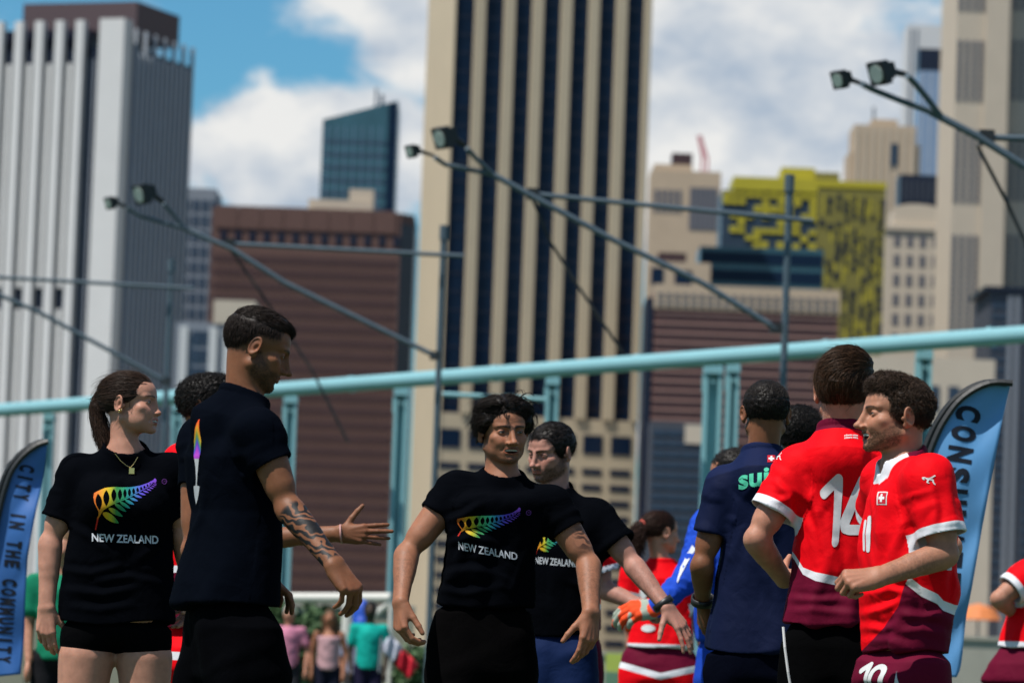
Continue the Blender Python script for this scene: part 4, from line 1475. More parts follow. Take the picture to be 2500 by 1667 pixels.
def arm_field(S, E, Wr, f, u, side, pose, m=1.0, hs=1.0):
    S, E, Wr = (np.asarray(q, float) for q in (S, E, Wr))
    F = Field()
    F.u(f_rc(S, E, 0.046 * m, 0.032 * m))
    ua = nrm(E - S)
    fa = nrm(Wr - E)
    pl = np.cross(ua, fa)
    bend = nrm(np.cross(pl, ua)) if np.linalg.norm(pl) > 0.05 else nrm(np.array([0, -1.0, 0]) - ua * (-ua[1]))
    La = np.linalg.norm(E - S)
    F.u(f_rc(S + ua * La * 0.42 + bend * 0.010 * m, S + ua * La * 0.70 + bend * 0.008 * m, 0.037 * m, 0.031 * m), 0.03)
    F.u(f_rc(S + ua * La * 0.35 - bend * 0.012 * m, S + ua * La * 0.75 - bend * 0.006 * m, 0.036 * m, 0.029 * m), 0.03)
    F.u(f_el(E - bend * 0.010 * m, (0.024 * m, 0.024 * m, 0.024 * m)), 0.015)
    Lf = np.linalg.norm(Wr - E)
    uu = nrm(np.asarray(u) - nrm(f) * np.dot(u, nrm(f)))
    s = np.cross(uu, nrm(f))
    F.u(f_rc(E, Wr, 0.031 * m, 0.0200 * m), 0.02)
    F.u(f_rc(E + fa * Lf * 0.12 + bend * 0.006, E + fa * Lf * 0.42 + bend * 0.004, 0.0315 * m, 0.0285 * m), 0.025)
    F.u(f_rc(E + fa * Lf * 0.10 - bend * 0.008, E + fa * Lf * 0.36 - bend * 0.006, 0.029 * m, 0.026 * m), 0.025)
    F.u(f_rc(E + fa * Lf * 0.55 + s * 0.009, Wr + s * 0.011 * m, 0.0215 * m, 0.0160 * m), 0.02)
    F.u(f_rc(E + fa * Lf * 0.55 - s * 0.009, Wr - s * 0.011 * m, 0.0215 * m, 0.0160 * m), 0.02)
    F.u(f_el(Wr - s * 0.013 * side * -1 * m + uu * 0.007, (0.009, 0.009, 0.009)), 0.012)
    hand_prims(F, Wr, f, u, side, pose, hs)
    return F
def bbox_of(pts, pad):
    p = np.array(pts)
    return p.min(0) - pad, p.max(0) + pad
# ================================================================== prints
_txt = {}
def text_mesh(txt, offset=0.0, spacing=1.0, shear=0.0):
    key = (txt, offset, spacing, shear)
    if key not in _txt:
        _txt[key] = _text_mesh(*key)
    return _txt[key]
def _text_mesh(txt, offset=0.0, spacing=1.0, shear=0.0):
    cu = bpy.data.curves.new('t', 'FONT')
    cu.body = txt
    cu.size = 1.0
    cu.offset = offset
    cu.space_character = spacing
    cu.shear = shear
    cu.resolution_u = 4
    o = bpy.data.objects.new('t', cu)
    COL.objects.link(o)
    dg = bpy.context.evaluated_depsgraph_get()
    dg.update()
    me = bpy.data.meshes.new_from_object(o.evaluated_get(dg))
    bm = bmesh.new()
    bm.from_mesh(me)
    bmesh.ops.triangulate(bm, faces=bm.faces)
    for _ in range(3):
        le = [e_ for e_ in bm.edges if e_.calc_length() > 0.17]
        if not le:
            break
        bmesh.ops.subdivide_edges(bm, edges=le, cuts=1)
        bmesh.ops.triangulate(bm, faces=bm.faces)
    bm.verts.index_update()
    v = np.array([q.co[:2] for q in bm.verts])
    f = np.array([[w.index for w in q.verts] for q in bm.faces])
    bm.free()
    bpy.data.objects.remove(o)
    lo, hi = v.min(0), v.max(0)
    return (v - lo) / (hi - lo), f, (hi[0] - lo[0]) / (hi[1] - lo[1])
for _t, _o in [('NEW ZEALAND', 0.022), ('NEW ZEALAND', 0.018), ('NEW ZEALAND', 0.02), ('TM', 0.0), ('suisse', 0.03), ('schweiz suisse', 0.03), ('svizzera svizra', 0.03)] + [(ch_, 0.055) for ch_ in sorted(set('CONSULATECITYINTHECOMMUNITY'))]:
    text_mesh(_t, _o)
def mesh2d(fn, x0, x1, y0, y1, nx, ny):
    """filled mesh of {fn < 0}, contour cut through the cells"""
    X = np.linspace(x0, x1, nx + 1)
    Y = np.linspace(y0, y1, ny + 1)
    GX, GY = np.meshgrid(X, Y, indexing='ij')
    Vv = fn(GX.ravel(), GY.ravel()).reshape(GX.shape)
    verts, faces, cache = [], [], {}
    def vid(key, p):
        if key not in cache:
            cache[key] = len(verts)
            verts.append(p)
        return cache[key]
    neg = Vv < 0
    cs = neg[:-1, :-1].astype(int) + neg[1:, :-1] + neg[1:, 1:] + neg[:-1, 1:]
    for i, j in np.argwhere(cs > 0):
        c = [(i, j), (i + 1, j), (i + 1, j + 1), (i, j + 1)]
        poly = []
        for k in range(4):
            a, b = c[k], c[(k + 1) % 4]
            va, vb = Vv[a], Vv[b]
            if va < 0:
                poly.append(vid(a, (X[a[0]], Y[a[1]])))
            if (va < 0) != (vb < 0):
                t = va / (va - vb)
                t = min(max(t, 0.02), 0.98)
                key = (min(a, b), max(a, b))
                poly.append(vid(key, (X[a[0]] * (1 - t) + X[b[0]] * t, Y[a[1]] * (1 - t) + Y[b[1]] * t)))
        if len(poly) >= 3:
            faces.append(poly)
    return np.array(verts), faces
def seg2(px, py, a, b, r):
    ax, ay = a
    bx, by = b[0] - ax, b[1] - ay
    t = np.clip(((px - ax) * bx + (py - ay) * by) / (bx * bx + by * by + 1e-12), 0, 1)
    return np.hypot(px - ax - t * bx, py - ay - t * by) - r
def polyline2(px, py, pts, r):
    d = None
    for a, b in zip(pts[:-1], pts[1:]):
        e = seg2(px, py, a, b, r)
        d = e if d is None else np.minimum(d, e)
    return d
FERN_STEM = [(425, 1120), (470, 950), (560, 825), (750, 712), (1000, 590), (1250, 462), (1430, 355), (1530, 235), (1552, 160)]
FERN_TOP = [(480, 845), (405, 690), (385, 570), (402, 490), (600, 402), (800, 362), (1060, 350), (1280, 318), (1420, 268), (1545, 165)]
def fern_fn(px, py):
    xs = [p[0] for p in FERN_STEM[1:]]
    ys = [p[1] for p in FERN_STEM[1:]]
    sy = np.interp(px, xs, ys)
    # lower side of the stem
    w = np.interp(px, [420, 560, 900, 1250, 1550], [22, 26, 20, 14, 8])
    d = polyline2(px, py, FERN_STEM, 1.0) - w * 0.55
    tipw = np.hypot((px - 1550) / 26, (py - 195) / 52) - 1
    d = np.minimum(d, tipw * 26)
    # lower leaves
    for (a, b, hw) in (((560, 880), (862, 1030), 56), ((672, 800), (936, 915), 44), ((785, 712), (1006, 830), 36), ((885, 662), (1080, 772), 31),
                       ((980, 612), (1158, 712), 28), ((1070, 570), (1230, 650), 25), ((1155, 522), (1306, 588), 23), ((1245, 480), (1378, 535), 20),
                       ((1325, 440), (1436, 485), 17), ((1390, 400), (1482, 438), 14), ((1440, 365), (1522, 398), 12), ((1480, 330), (1555, 356), 10), ((1510, 296), (1580, 316), 9), ((1530, 266), (1586, 280), 8)):
        ux, uy = b[0] - a[0], b[1] - a[1]
        L = math.hypot(ux, uy)
        ux, uy = ux / L, uy / L
        t = ((px - a[0]) * ux + (py - a[1]) * uy) / L
        n = -(px - a[0]) * uy + (py - a[1]) * ux
        tt = np.clip(t, 0, 1)
        prof = hw * np.sin(np.pi * tt ** 0.8) ** 0.75
        e = np.where((t > 0) & (t < 1), np.abs(n) - prof, 30.0)
        d = np.minimum(d, e)
    # upper fan with leaf-shaped holes
    ty = np.interp(px, [p[0] for p in FERN_TOP[3:]], [p[1] for p in FERN_TOP[3:]])
    fan = np.maximum(ty - py, py - (sy - 20))
    fan = np.maximum(fan, 400 - px)
    left = np.interp(py, [490, 570, 690, 845], [400, 384, 404, 478])
    fan = np.where(px < 480, np.maximum(np.maximum(left - px, ty - py), py - 845), fan)
    fan = np.maximum(fan, px - 1530)
    for (cx, cy, rx, ry, tl) in ((487, 672, 60, 160, 0.10), (628, 606, 58, 162, 0.0), (768, 540, 47, 136, -0.02), (885, 512, 40, 118, -0.02), (980, 486, 33, 100, 0.0),
                                 (1066, 464, 30, 86, 0.0), (1146, 440, 28, 74, 0.05), (1222, 418, 25, 62, 0.08), (1290, 392, 22, 52, 0.1), (1352, 362, 20, 42, 0.15),
                                 (1410, 326, 17, 36, 0.2), (1462, 290, 14, 30, 0.3)):
        x2 = (px - cx) - tl * (py - cy)
        t = np.clip(np.abs(py - cy) / ry, 0, 1)
        e = np.abs(x2) - rx * (1 - t ** 2.0)
        e = np.where(np.abs(py - cy) < ry, e, 20.0)
        fan = np.maximum(fan, -e)
    return np.minimum(d, fan)
def ramp(t, stops):
    xs = [s[0] for s in stops]
    return np.stack([np.interp(t, xs, [s[1][k] for s in stops]) for k in range(3)], 1)
RAINBOW = [(0.0, (0.55, 0.09, 0.01)), (0.10, (0.62, 0.17, 0.01)), (0.22, (0.62, 0.36, 0.01)), (0.30, (0.45, 0.42, 0.02)), (0.38, (0.05, 0.25, 0.06)), (0.52, (0.01, 0.24, 0.13)),
           (0.66, (0.01, 0.14, 0.30)), (0.78, (0.05, 0.04, 0.42)), (1.0, (0.14, 0.04, 0.40))]
_fern = None
def fern_shape():
    global _fern
    if _fern is None:
        v, f = mesh2d(fern_fn, 370, 1600, 130, 1140, 205, 170)
        t = (v[:, 0] - 380) / 1200 + 0.02
        col = ramp(t, RAINBOW)
        red = np.clip((v[:, 1] - 930) / 60, 0, 1)[:, None] * (v[:, 0] < 520)[:, None]
        col = col * (1 - red) + np.array((0.50, 0.015, 0.008)) * red
        _fern = (np.stack([(v[:, 0] - 380) / 1200, (v[:, 1] - 140) / 990], 1), f, col)
    return _fern
def flame_shape():
    """back print of the tattooed player: rainbow flame over a silver taper"""
    out_v, out_f, out_c = [], [], []
    def taper(y):
        return np.interp(y, [0.0, 0.10, 0.26, 0.40, 0.46, 0.462, 0.56, 0.66, 0.74, 0.78, 0.782, 0.9, 1.0], [0.02, 0.14, 0.33, 0.30, 0.22, 0.20, 0.10, 0.055, 0.04, 0.05, 0.25, 0.17, 0.015])
    def fn(x, y):
        cx = np.interp(y, [0, 0.3, 0.7, 1], [0.62, 0.5, 0.55, 0.42])
        return np.abs(x - cx) - taper(y)
    v, f = mesh2d(fn, 0, 1, 0, 1, 26, 100)
    y = v[:, 1]
    edge = np.clip(np.abs(v[:, 0] - np.interp(y, [0, 0.3, 0.7, 1], [0.62, 0.5, 0.55, 0.42])) / 0.3, 0, 1)
    col = ramp(np.clip(y / 0.46 + (1 - edge) * 0.32 - 0.05, 0, 1), [(0, (0.7, 0.03, 0.01)), (0.3, (0.7, 0.06, 0.01)), (0.5, (0.65, 0.35, 0.02)), (0.66, (0.1, 0.3, 0.08)), (0.82, (0.06, 0.05, 0.5)), (1, (0.4, 0.05, 0.5))])
    col[y > 0.462] = (0.42, 0.43, 0.45)
    return v, f, col
def strokes_shape(strokes, r, ww, hh, res=0.02):
    def fn(x, y):
        d = None
        for pts in strokes:
            e = polyline2(x, y, pts, r)
            d = e if d is None else np.minimum(d, e)
        return d
    v, f = mesh2d(fn, -r * 1.2, ww + r * 1.2, -r * 1.2, hh + r * 1.2, int((ww + 2.4 * r) / res), int((hh + 2.4 * r) / res))
    lo, hi = v.min(0), v.max(0)
    return (v - lo) / (hi - lo), f
NUM1 = [[(0.0, 0.30), (0.26, 0.0), (0.30, 0.06), (0.30, 0.9)], [(0.30, 0.05), (0.30, 1.0)]]
def arc(cx, cy, rx, ry, a0, a1, n=12):
    return [(cx + rx * math.cos(rad(a0 + (a1 - a0) * k / n)), cy + ry * math.sin(rad(a0 + (a1 - a0) * k / n))) for k in range(n + 1)]
NUM4 = [[(0.34, 0.0), (0.02, 0.66), (0.0, 0.74), (0.05, 0.78), (0.42, 0.78)], [(0.36, 0.52), (0.36, 1.0)]]
NUM0 = [arc(0.22, 0.25, 0.22, 0.25, 180, 360) + arc(0.22, 0.75, 0.22, 0.25, 0, 180) + [(0.0, 0.25)]]
PUMA = [[(0.0, 0.42), (0.10, 0.36), (0.22, 0.42), (0.45, 0.44), (0.68, 0.30), (0.92, 0.06)], [(0.22, 0.42), (0.40, 0.62), (0.30, 0.86), (0.42, 0.92)], [(0.45, 0.46), (0.62, 0.56), (0.74, 0.50), (0.76, 0.80), (0.86, 0.98)], [(0.30, 0.48), (0.50, 0.54), (0.62, 0.5)], [(0.05, 0.44), (0.02, 0.52), (0.10, 0.58)]]
class Cloth:
    """a built garment with a BVH, so prints can be laid on it"""
    def __init__(s, V, Q, obj, off):
        s.V, s.Q, s.obj, s.off = V, Q, obj, off
        s.bvh = BVHTree.FromPolygons([Vector(q) for q in V], [tuple(int(i) for i in f) for f in Q])
    def pick(s, px, py):
        d = unp(px, py, 10.0) - CAMP
        h = s.bvh.ray_cast(Vector(CAMP), Vector(nrm(d)))
        if h[0] is None:
            h = s.bvh.find_nearest(Vector(unp(px, py, np.mean(s.V[:, 1]))))
        return np.array(h[0]), np.array(h[1])
    def lay(s, name, uv, faces, corners, col, lift=0.0016, mat=None, depth=None):
        """corners: photo pixels of the print's top-left, top-right, bottom-right, bottom-left on the cloth"""
        C = [s.pick(*c) for c in corners]
        p = [c[0] for c in C]
        n = nrm(sum(c[1] * (1 if np.dot(c[1], c[0] - CAMP) < 0 else -1) for c in C))
        u, v = uv[:, 0:1], uv[:, 1:2]
        B = (1 - u) * (1 - v) * p[0] + u * (1 - v) * p[1] + u * v * p[2] + (1 - u) * v * p[3]
        out = []
        for q in B:
            h = s.bvh.ray_cast(Vector(q + n * 0.12), Vector(-n), 0.4)
            if h[0] is None:
                h = s.bvh.find_nearest(Vector(q))
            hn = np.array(h[1])
            if np.dot(hn, n) < 0:
                hn = -hn
            out.append(np.array(h[0]) + hn * lift * 0.5 + n * lift * 0.5)
        col = np.asarray(col, float)
        if col.ndim == 1:
            col = np.tile(col, (len(uv), 1))
        o = new_mesh(name, np.array(out), [list(map(int, f)) for f in faces], mat or M_print, s.obj, s.off, True, {'tint': ('FLOAT_COLOR', col)})
        return o
def lay_text(cl, name, txt, corners, col, offset=0.02, spacing=1.0, lift=0.0016):
    v, f, asp = text_mesh(txt, offset, spacing)
    return cl.lay(name, np.stack([v[:, 0], 1 - v[:, 1]], 1), f, corners, col, lift)
def quad(xl, yt, xr, yb, sk=0.0, dy=0.0):
    return [(xl, yt), (xr, yt + dy), (xr + sk, yb + dy), (xl + sk, yb)]

# ================================================================== garments
def sstep(a, b, x):
    t = np.clip((x - a) / (b - a), 0, 1)
    return t * t * (3 - 2 * t)
class Torso:
    """stack of rounded cross-sections measured from the outline in the photo"""
    def __init__(s, rows, d, yaw, ratio=0.66, n=2.4, lean=0.0):
        zs, cx, hw = [], [], []
        for (py, xl, xr) in rows:
            L, R = unp(xl, py, d), unp(xr, py, d)
            zs.append((L[2] + R[2]) / 2)
            cx.append((L[0] + R[0]) / 2)
            hw.append((R[0] - L[0]) / 2)
        o = np.argsort(zs)
        s.z = np.array(zs)[o]
        s.cx = np.array(cx)[o]
        hw = np.array(hw)[o]
        yb, yt = yaw if isinstance(yaw, tuple) else (yaw, yaw)
        s.yaw = np.radians(np.interp(s.z, [s.z[0], s.z[-1]], [yb, yt]))
        s.a = hw / np.sqrt(np.cos(s.yaw) ** 2 + ratio ** 2 * np.sin(s.yaw) ** 2)
        s.ratio, s.n, s.d, s.lean = ratio, n, d, lean
        s.z0, s.z1 = s.z[0], s.z[-1]
    def local(s, P):
        z = P[:, 2]
        cx = np.interp(z, s.z, s.cx)
        yw = np.interp(z, s.z, s.yaw)
        cy = s.d + s.lean * (z - s.z0) / (s.z1 - s.z0)
        qx, qy = P[:, 0] - cx, P[:, 1] - cy
        u = qx * np.cos(yw) + qy * np.sin(yw)
        v = qx * np.sin(yw) - qy * np.cos(yw)
        return u, v, z
    def to_world(s, u, v, z):
        cx = np.interp(z, s.z, s.cx)
        yw = np.interp(z, s.z, s.yaw)
        cy = s.d + s.lean * (z - s.z0) / (s.z1 - s.z0)
        return np.array([cx + u * math.cos(yw) + v * math.sin(yw), cy + u * math.sin(yw) - v * math.cos(yw), z])
    def field(s, grow=0.0, zlo=None, zhi=None, wave=0.0, k=0.006):
        zlo = s.z0 if zlo is None else zlo
        zhi = s.z1 if zhi is None else zhi
        def f(P):
            u, v, z = s.local(P)
            a = np.interp(z, s.z, s.a) + grow
            b = a * s.ratio
            q = ((np.abs(u) / a) ** s.n + (np.abs(v) / b) ** s.n) ** (1 / s.n) + 1e-5
            r = np.sqrt(u * u + v * v)
            d = np.where(q > 0.3, r * (1 - 1 / q), -b * 0.7) * 0.92
            hem = zlo + (wave * np.sin(np.arctan2(v, u) * 2 + 0.6) if wave else 0.0)
            return smax(smax(d, hem - z, k), z - zhi, 0.05).astype(np.float32)
        return f
def folds(T, V, N, amp, seed, lo=0.25, waist=0.0, diag=0.7):
    """raised drape folds: long soft ridges, sharper where the cloth bunches"""
    u, v, z = T.local(V)
    s = np.arctan2(v, u) * 0.17
    h = (z - T.z0) / (T.z1 - T.z0)
    w = noise3(np.stack([s * 4, z * 4, np.full_like(s, seed + 3.3)], 1)) * 0.5
    def up(n):
        return np.maximum(n + 0.12, 0) ** 1.25 * 1.5 - 0.2
    vert = up(noise3(np.stack([s * 9 + w * 1.6, z * 1.6 + w, np.full_like(s, seed + 0.5)], 1)))
    a, b = s * 0.8 + z * 0.75, z * 0.8 - s * 0.75
    dg1 = up(noise3(np.stack([a * 11 + w * 2, b * 2.2 + w, np.full_like(s, seed + 9.5)], 1)))
    dg2 = up(noise3(np.stack([b * 11 + w * 2, a * 2.2 - w, np.full_like(s, seed + 19.5)], 1)))
    hor = up(noise3(np.stack([z * 17 + w * 3, s * 3 + w, np.full_like(s, seed + 29.5)], 1)))
    low = 1 - sstep(0.35, 0.95, h)
    patch = sstep(-0.3, 0.35, noise3(np.stack([s * 5, z * 5, np.full_like(s, seed + 41.5)], 1)))
    out = amp * (vert * (lo + 0.75 * low) + diag * 0.7 * (dg1 * sstep(0.1, 0.7, h) * patch + dg2 * (1 - patch) * sstep(0.0, 0.5, h)) + waist * 0.8 * hor * np.exp(-((h - 0.35) / 0.25) ** 2) * patch)
    cr = noise3(np.stack([a * 15 + w * 4, b * 4.5 + w * 2, np.full_like(s, seed + 55.5)], 1))
    crease = -np.exp(-(cr / 0.07) ** 2) * patch * 0.35
    fine = noise3(V * 38) * amp * 0.06
    return out * 1.25 + fine
def stroke_folds(V, N, d, strokes, amp=0.007, width=0.013):
    """folds authored as lines over the cloth (photo pixels), on the side that faces the camera"""
    out = np.zeros(len(V))
    for st in strokes:
        am, wd = (st[0] * amp, st[1] * width)
        pts = [unp(x, y, d) for x, y in st[2:]]
        best = np.full(len(V), 9.0)
        sg = np.zeros(len(V))
        tt = np.zeros(len(V))
        n = len(pts) - 1
        for k in range(n):
            a, b = pts[k], pts[k + 1]
            ex, ez = b[0] - a[0], b[2] - a[2]
            L2 = ex * ex + ez * ez + 1e-12
            t = np.clip(((V[:, 0] - a[0]) * ex + (V[:, 2] - a[2]) * ez) / L2, 0, 1)
            dx, dz_ = V[:, 0] - a[0] - t * ex, V[:, 2] - a[2] - t * ez
            r = np.hypot(dx, dz_)
            m = r < best
            best = np.where(m, r, best)
            sg = np.where(m, np.sign(ex * dz_ - ez * dx), sg)
            tt = np.where(m, (k + t) / n, tt)
        sd = best * sg
        prof = np.exp(-(sd / wd) ** 2) - 0.7 * np.exp(-((sd - 1.7 * wd) / (0.9 * wd)) ** 2)
        out += am * prof * np.sin(np.pi * np.clip(tt * 0.9 + 0.05, 0, 1)) ** 0.6
    return out * sstep(0.25, -0.25, N[:, 1])
def shirt_field(T, neck, nr, shoulders, sleeves, bust=None, collar=0.006, wave=0.006, zhi=None, neck_axis=None):
    F = Field()
    F.u(T.field(zhi=zhi, wave=wave))
    for (S, r) in shoulders:
        mid = neck * 0.62 + S * 0.38
        F.u(f_rc(neck + np.array([0, 0, -0.035]), S, r * 1.02, r), 0.045)
        F.u(f_rc(S + np.array([0, 0, -0.01]), T.to_world(0, 0, T.z1 - 0.10), r, r * 1.35), 0.05)
    if bust:
        for sgn in (-1, 1):
            c = T.to_world(sgn * bust[0], bust[1], bust[2])
            F.u(f_el(c, (bust[3], bust[3], bust[3])), 0.06)
    for sl in sleeves:
        S, E, t, r1, r2 = sl[:5]
        ua = nrm(E - S)
        Pe = S + (E - S) * t
        G = Field()
        G.u(f_rc(S, Pe + ua * 0.03, r1, r2))
        tilt = sl[5] if len(sl) > 5 else np.zeros(3)
        G.i(f_pl(Pe, ua + tilt), 0.004)
        F.u(G, 0.03)
        F.s(f_rc(Pe - ua * 0.035, Pe + ua * 0.05, r2 - 0.011, r2 - 0.007), 0.003)
    ax = nrm(neck_axis if neck_axis is not None else np.array([0, 0, 1.0]))
    F.u(f_rc(neck - ax * 0.010, neck - ax * 0.09, nr + 0.004, nr + 0.045), 0.03)
    pln = f_pl(neck - ax * 0.016, -ax)
    cap = f_rc(neck - ax * 0.10, neck + ax * 0.16, nr, nr * 1.03)
    F.s(lambda P: np.maximum(cap(P), pln(P)), 0.004)
    if collar:
        e1 = nrm(np.cross(ax, [0.2, 0.9, 0.1]))
        e2 = np.cross(ax, e1)
        B = np.stack([e1, e2, ax], 1).astype(np.float32)
        cn = np.asarray(neck, np.float32)
        def ring(P):
            q = (P - cn) @ B
            rr = np.sqrt(q[:, 0] ** 2 + q[:, 1] ** 2)
            dr = rr - nr - 0.003
            hgt = q[:, 2]
            return np.sqrt(dr ** 2 + np.maximum(np.abs(hgt) - 0.005, 0) ** 2) - collar
        F.u(ring, 0.004)
    return F
def gbox(T, pts, pad=0.12):
    w = T.a.max() * 1.05
    q = list(pts) + [np.array([T.cx.min() - w, T.d - w, T.z0 - 0.03]), np.array([T.cx.max() + w, T.d + w, T.z1])]
    return bbox_of(q, 0)[0] - 0.02, bbox_of([*pts, q[-2], q[-1]], 0)[1] + 0.02
def sleeve_folds(V, N, sleeves, amp, seed):
    d = np.zeros(len(V))
    for k, sl in enumerate(sleeves):
        S, E, t, r1, r2 = sl[:5]
        ua = nrm(E - S)
        q = V - S
        al = q @ ua
        rr = np.linalg.norm(q - al[:, None] * ua, axis=1)
        L = np.linalg.norm(E - S) * t
        w = sstep(-0.02, 0.05, al) * (rr < r2 * 1.5) * (al < L + 0.02)
        p = np.stack([q @ nrm(np.cross(ua, [0.3, 0.7, 0.2])), q @ nrm(np.cross(np.cross(ua, [0.3, 0.7, 0.2]), ua)), al * 2.2], 1)
        n = np.maximum(noise3(p * 11 + seed + k * 7.7) + 0.1, 0) ** 1.2 * 1.5 - 0.25
        d += w * n * amp
    return d

# ================================================================== the person builder
SKIN = dict(rosy=(0.40, 0.195, 0.135), light=(0.33, 0.150, 0.092), fair=(0.37, 0.172, 0.112), mid=(0.265, 0.112, 0.062), tan=(0.178, 0.070, 0.033), pale=(0.35, 0.168, 0.125), dark=(0.035, 0.020, 0.013))
def uvsphere(n=14, m=10):
    v, f = [], []
    for i in range(m + 1):
        for j in range(n):
            a, b = math.pi * i / m, 2 * math.pi * j / n
            v.append((math.sin(a) * math.cos(b), math.cos(a), math.sin(a) * math.sin(b)))
    for i in range(m):
        for j in range(n):
            f.append((i * n + j, i * n + (j + 1) % n, (i + 1) * n + (j + 1) % n, (i + 1) * n + j))
    return np.array(v), np.array(f)
def person(label, P):
    """P: measured pose. Builds person > body, shirt (> prints), shorts, hair, eyes, shoes"""
    d = P['d']
    T = Torso(P['rows'], d, P['yaw'], P.get('ratio', 0.66), lean=P.get('lean', 0.0))
    female = P.get('female', False)
    skin = np.array(SKIN[P['skin']])
    hips = np.array([T.cx[0], d, T.z0])
    base = np.array([T.cx[0], d, 0.0])
    root = thing('person', label, 'person', base, P.get('group'))
    off = base
    def J(q):
        return unp(q[0], q[1], d + (q[2] if len(q) > 2 else 0.0))
    neck = J(P['neck']) + np.array([0, 0, -0.012])
    parts = []
    inks = []
    def addpart(V, Q, tint, ink=None):
        parts.append((V, Q, tint))
        inks.append(np.zeros(len(V)) if ink is None else ink)
    # ---- head and neck
    h = P['head']
    sc = h.get('s', 1.0) * np.array([1.0, 1.0, h.get('sz', 0.88)])
    pos = J(h['p'])
    M3 = head_basis(h['yaw'], h.get('pitch', 0), h.get('roll', 0))
    hp = dict(HD, **h.get('hp', {}))
    def tl(w):
        return (M3.T @ (np.asarray(w) - pos)) / sc
    nb = tl(neck + np.array([0, 0, -0.03]))
    nr = P.get('neckr', 0.046 if female else 0.054)
    low = tl(neck + np.array([0, 0, -0.10]))
    SL = [J(a['S']) for a in P['arms']]
    npr = [((0, -0.024, -0.035), nb, nr, nr * 1.06), (nb, low, nr * 1.1, nr * 1.35)]
    nm = np.array((0, -0.024, -0.035)) * 0.45 + nb * 0.55
    for S in SL:
        npr.append((nm + (nb - nm) * 0.4, tl(neck * 0.50 + S * 0.50 + np.array([0, 0.01, -0.005])), 0.036, 0.030))
    Fh = head_field(hp, npr)
    lo, hi = bbox_of([(-0.1, -0.125, -0.13), (0.1, 0.135, 0.14), nb, low], 0.0)
    lo[2] = min(low[2], nb[2]) - 0.02
    lo[:2] -= 0.07
    hi[:2] = np.maximum(hi[:2] + 0.02, [0.11, 0.14])
    V, Q = polygonise(Fh, lo, hi, P.get('hvox', 0.0026))
    tint = head_tint(V, skin, hp, h.get('kind', ''))
    addpart((V * sc) @ M3.T + pos, Q, tint)
    if h.get('beard_hair'):
        bw = hp['_bw']
        Nh = vnormals(V, Q)
        cand = np.flatnonzero(bw > 0.45)
        rgb = np.random.default_rng(P.get('seed', 1) + 50)
        pk = rgb.choice(cand, h['beard_hair'])
        Ln = h.get('beard_len', 0.007)
        def bflow(P_, D_, t_):
            return D_ * 0.7 + np.array([0, 0.15, -0.45]) + rgb.normal(size=P_.shape) * 0.25
        bv, bq, bt = strands_mesh(V[pk] - Nh[pk] * 0.001, Nh[pk] * 0.8 + np.array([0, 0, -0.6]) + rgb.normal(size=(len(pk), 3)) * 0.25, Ln, 3, 0.0006, bflow, hp.get('beardc', (0.03, 0.018, 0.012)), 7)
        new_mesh('beard', (bv * sc) @ M3.T + pos, bq, M_hair, root, off, True, {'tint': ('FLOAT_COLOR', np.clip(bt, 0.001, 1))})
    # ---- arms
    sleeves = []
    m = P.get('m', 0.88 if female else 1.0)
    for a in P['arms']:
        S, E, Wr = J(a['S']), J(a['E']), J(a['W'])
        mm = a.get('m', m)
        if not a.get('hide'):
            f = np.asarray(a['f'], float)
            u = np.asarray(a['u'], float)
            Fa = arm_field(S, E, Wr, f, u, a['side'], a.get('pose', RELAX), mm, a.get('hs', 0.90 if female else 0.97))
            lo, hi = bbox_of([S, E, Wr, Wr + nrm(f) * 0.2, Wr + nrm(f) * 0.1 - nrm(u) * 0.1], 0.085)
            V, Q = polygonise(Fa, lo, hi, P.get('avox', 0.0035))
            t = np.tile(skin, (len(V), 1))
            # knuckles, elbows and tips redder
            dh = np.linalg.norm(V - (Wr + nrm(f) * 0.10), axis=1)
            t = t * (1 - 0.10 * np.exp(-(dh / 0.05) ** 2)[:, None] * np.array([0.2, 1, 1]))
            t = t * (1 + 0.10 * noise3(V * 22))[:, None]
            ink = None
            if 'ink' in a:
                i0, i1, sidev = a['ink']
                ea = nrm(Wr - E)
                al = (V - E) @ ea / np.linalg.norm(Wr - E)
                ink = sstep(i0, i0 + 0.07, al) * (1 - sstep(i1 - 0.04, i1, al))
            if 'ink_up' in a:
                c = J(a['ink_up'])
                ink = 0.85 * np.exp(-(np.linalg.norm((V - c) * np.array([1, 0.6, 0.7]), axis=1) / 0.036) ** 4)
            if a.get('hairy'):
                e2 = nrm(Wr - E)
                al = (V - E) @ e2 / np.linalg.norm(Wr - E)
                t = t * (1 - a['hairy'] * (sstep(0.05, 0.3, al) * (1 - sstep(0.8, 1.0, al)) * np.clip(0.45 + noise3(V * np.array([330, 330, 90])), 0, 1))[:, None])
            addpart(V, Q, np.clip(t, 0.004, 1), ink)
        if 'sl' in a:
            sleeves.append((S, E, a['sl'], *(np.array(a.get('sr', (0.072, 0.080))) * mm), np.asarray(a.get('tilt', (0, 0, 0)), float)))
    # ---- trunk core and legs
    ya = T.yaw[0]
    Wd = np.array([math.cos(ya), math.sin(ya), 0])
    Fd = np.array([math.sin(ya), -math.cos(ya), 0])
    hz = P.get('hipz', T.z0 - 0.02)
    hipc = T.to_world(0, 0, T.z0)
    legs = []
    hw = P.get('hipw', min(0.088, T.a[0] * 0.46))
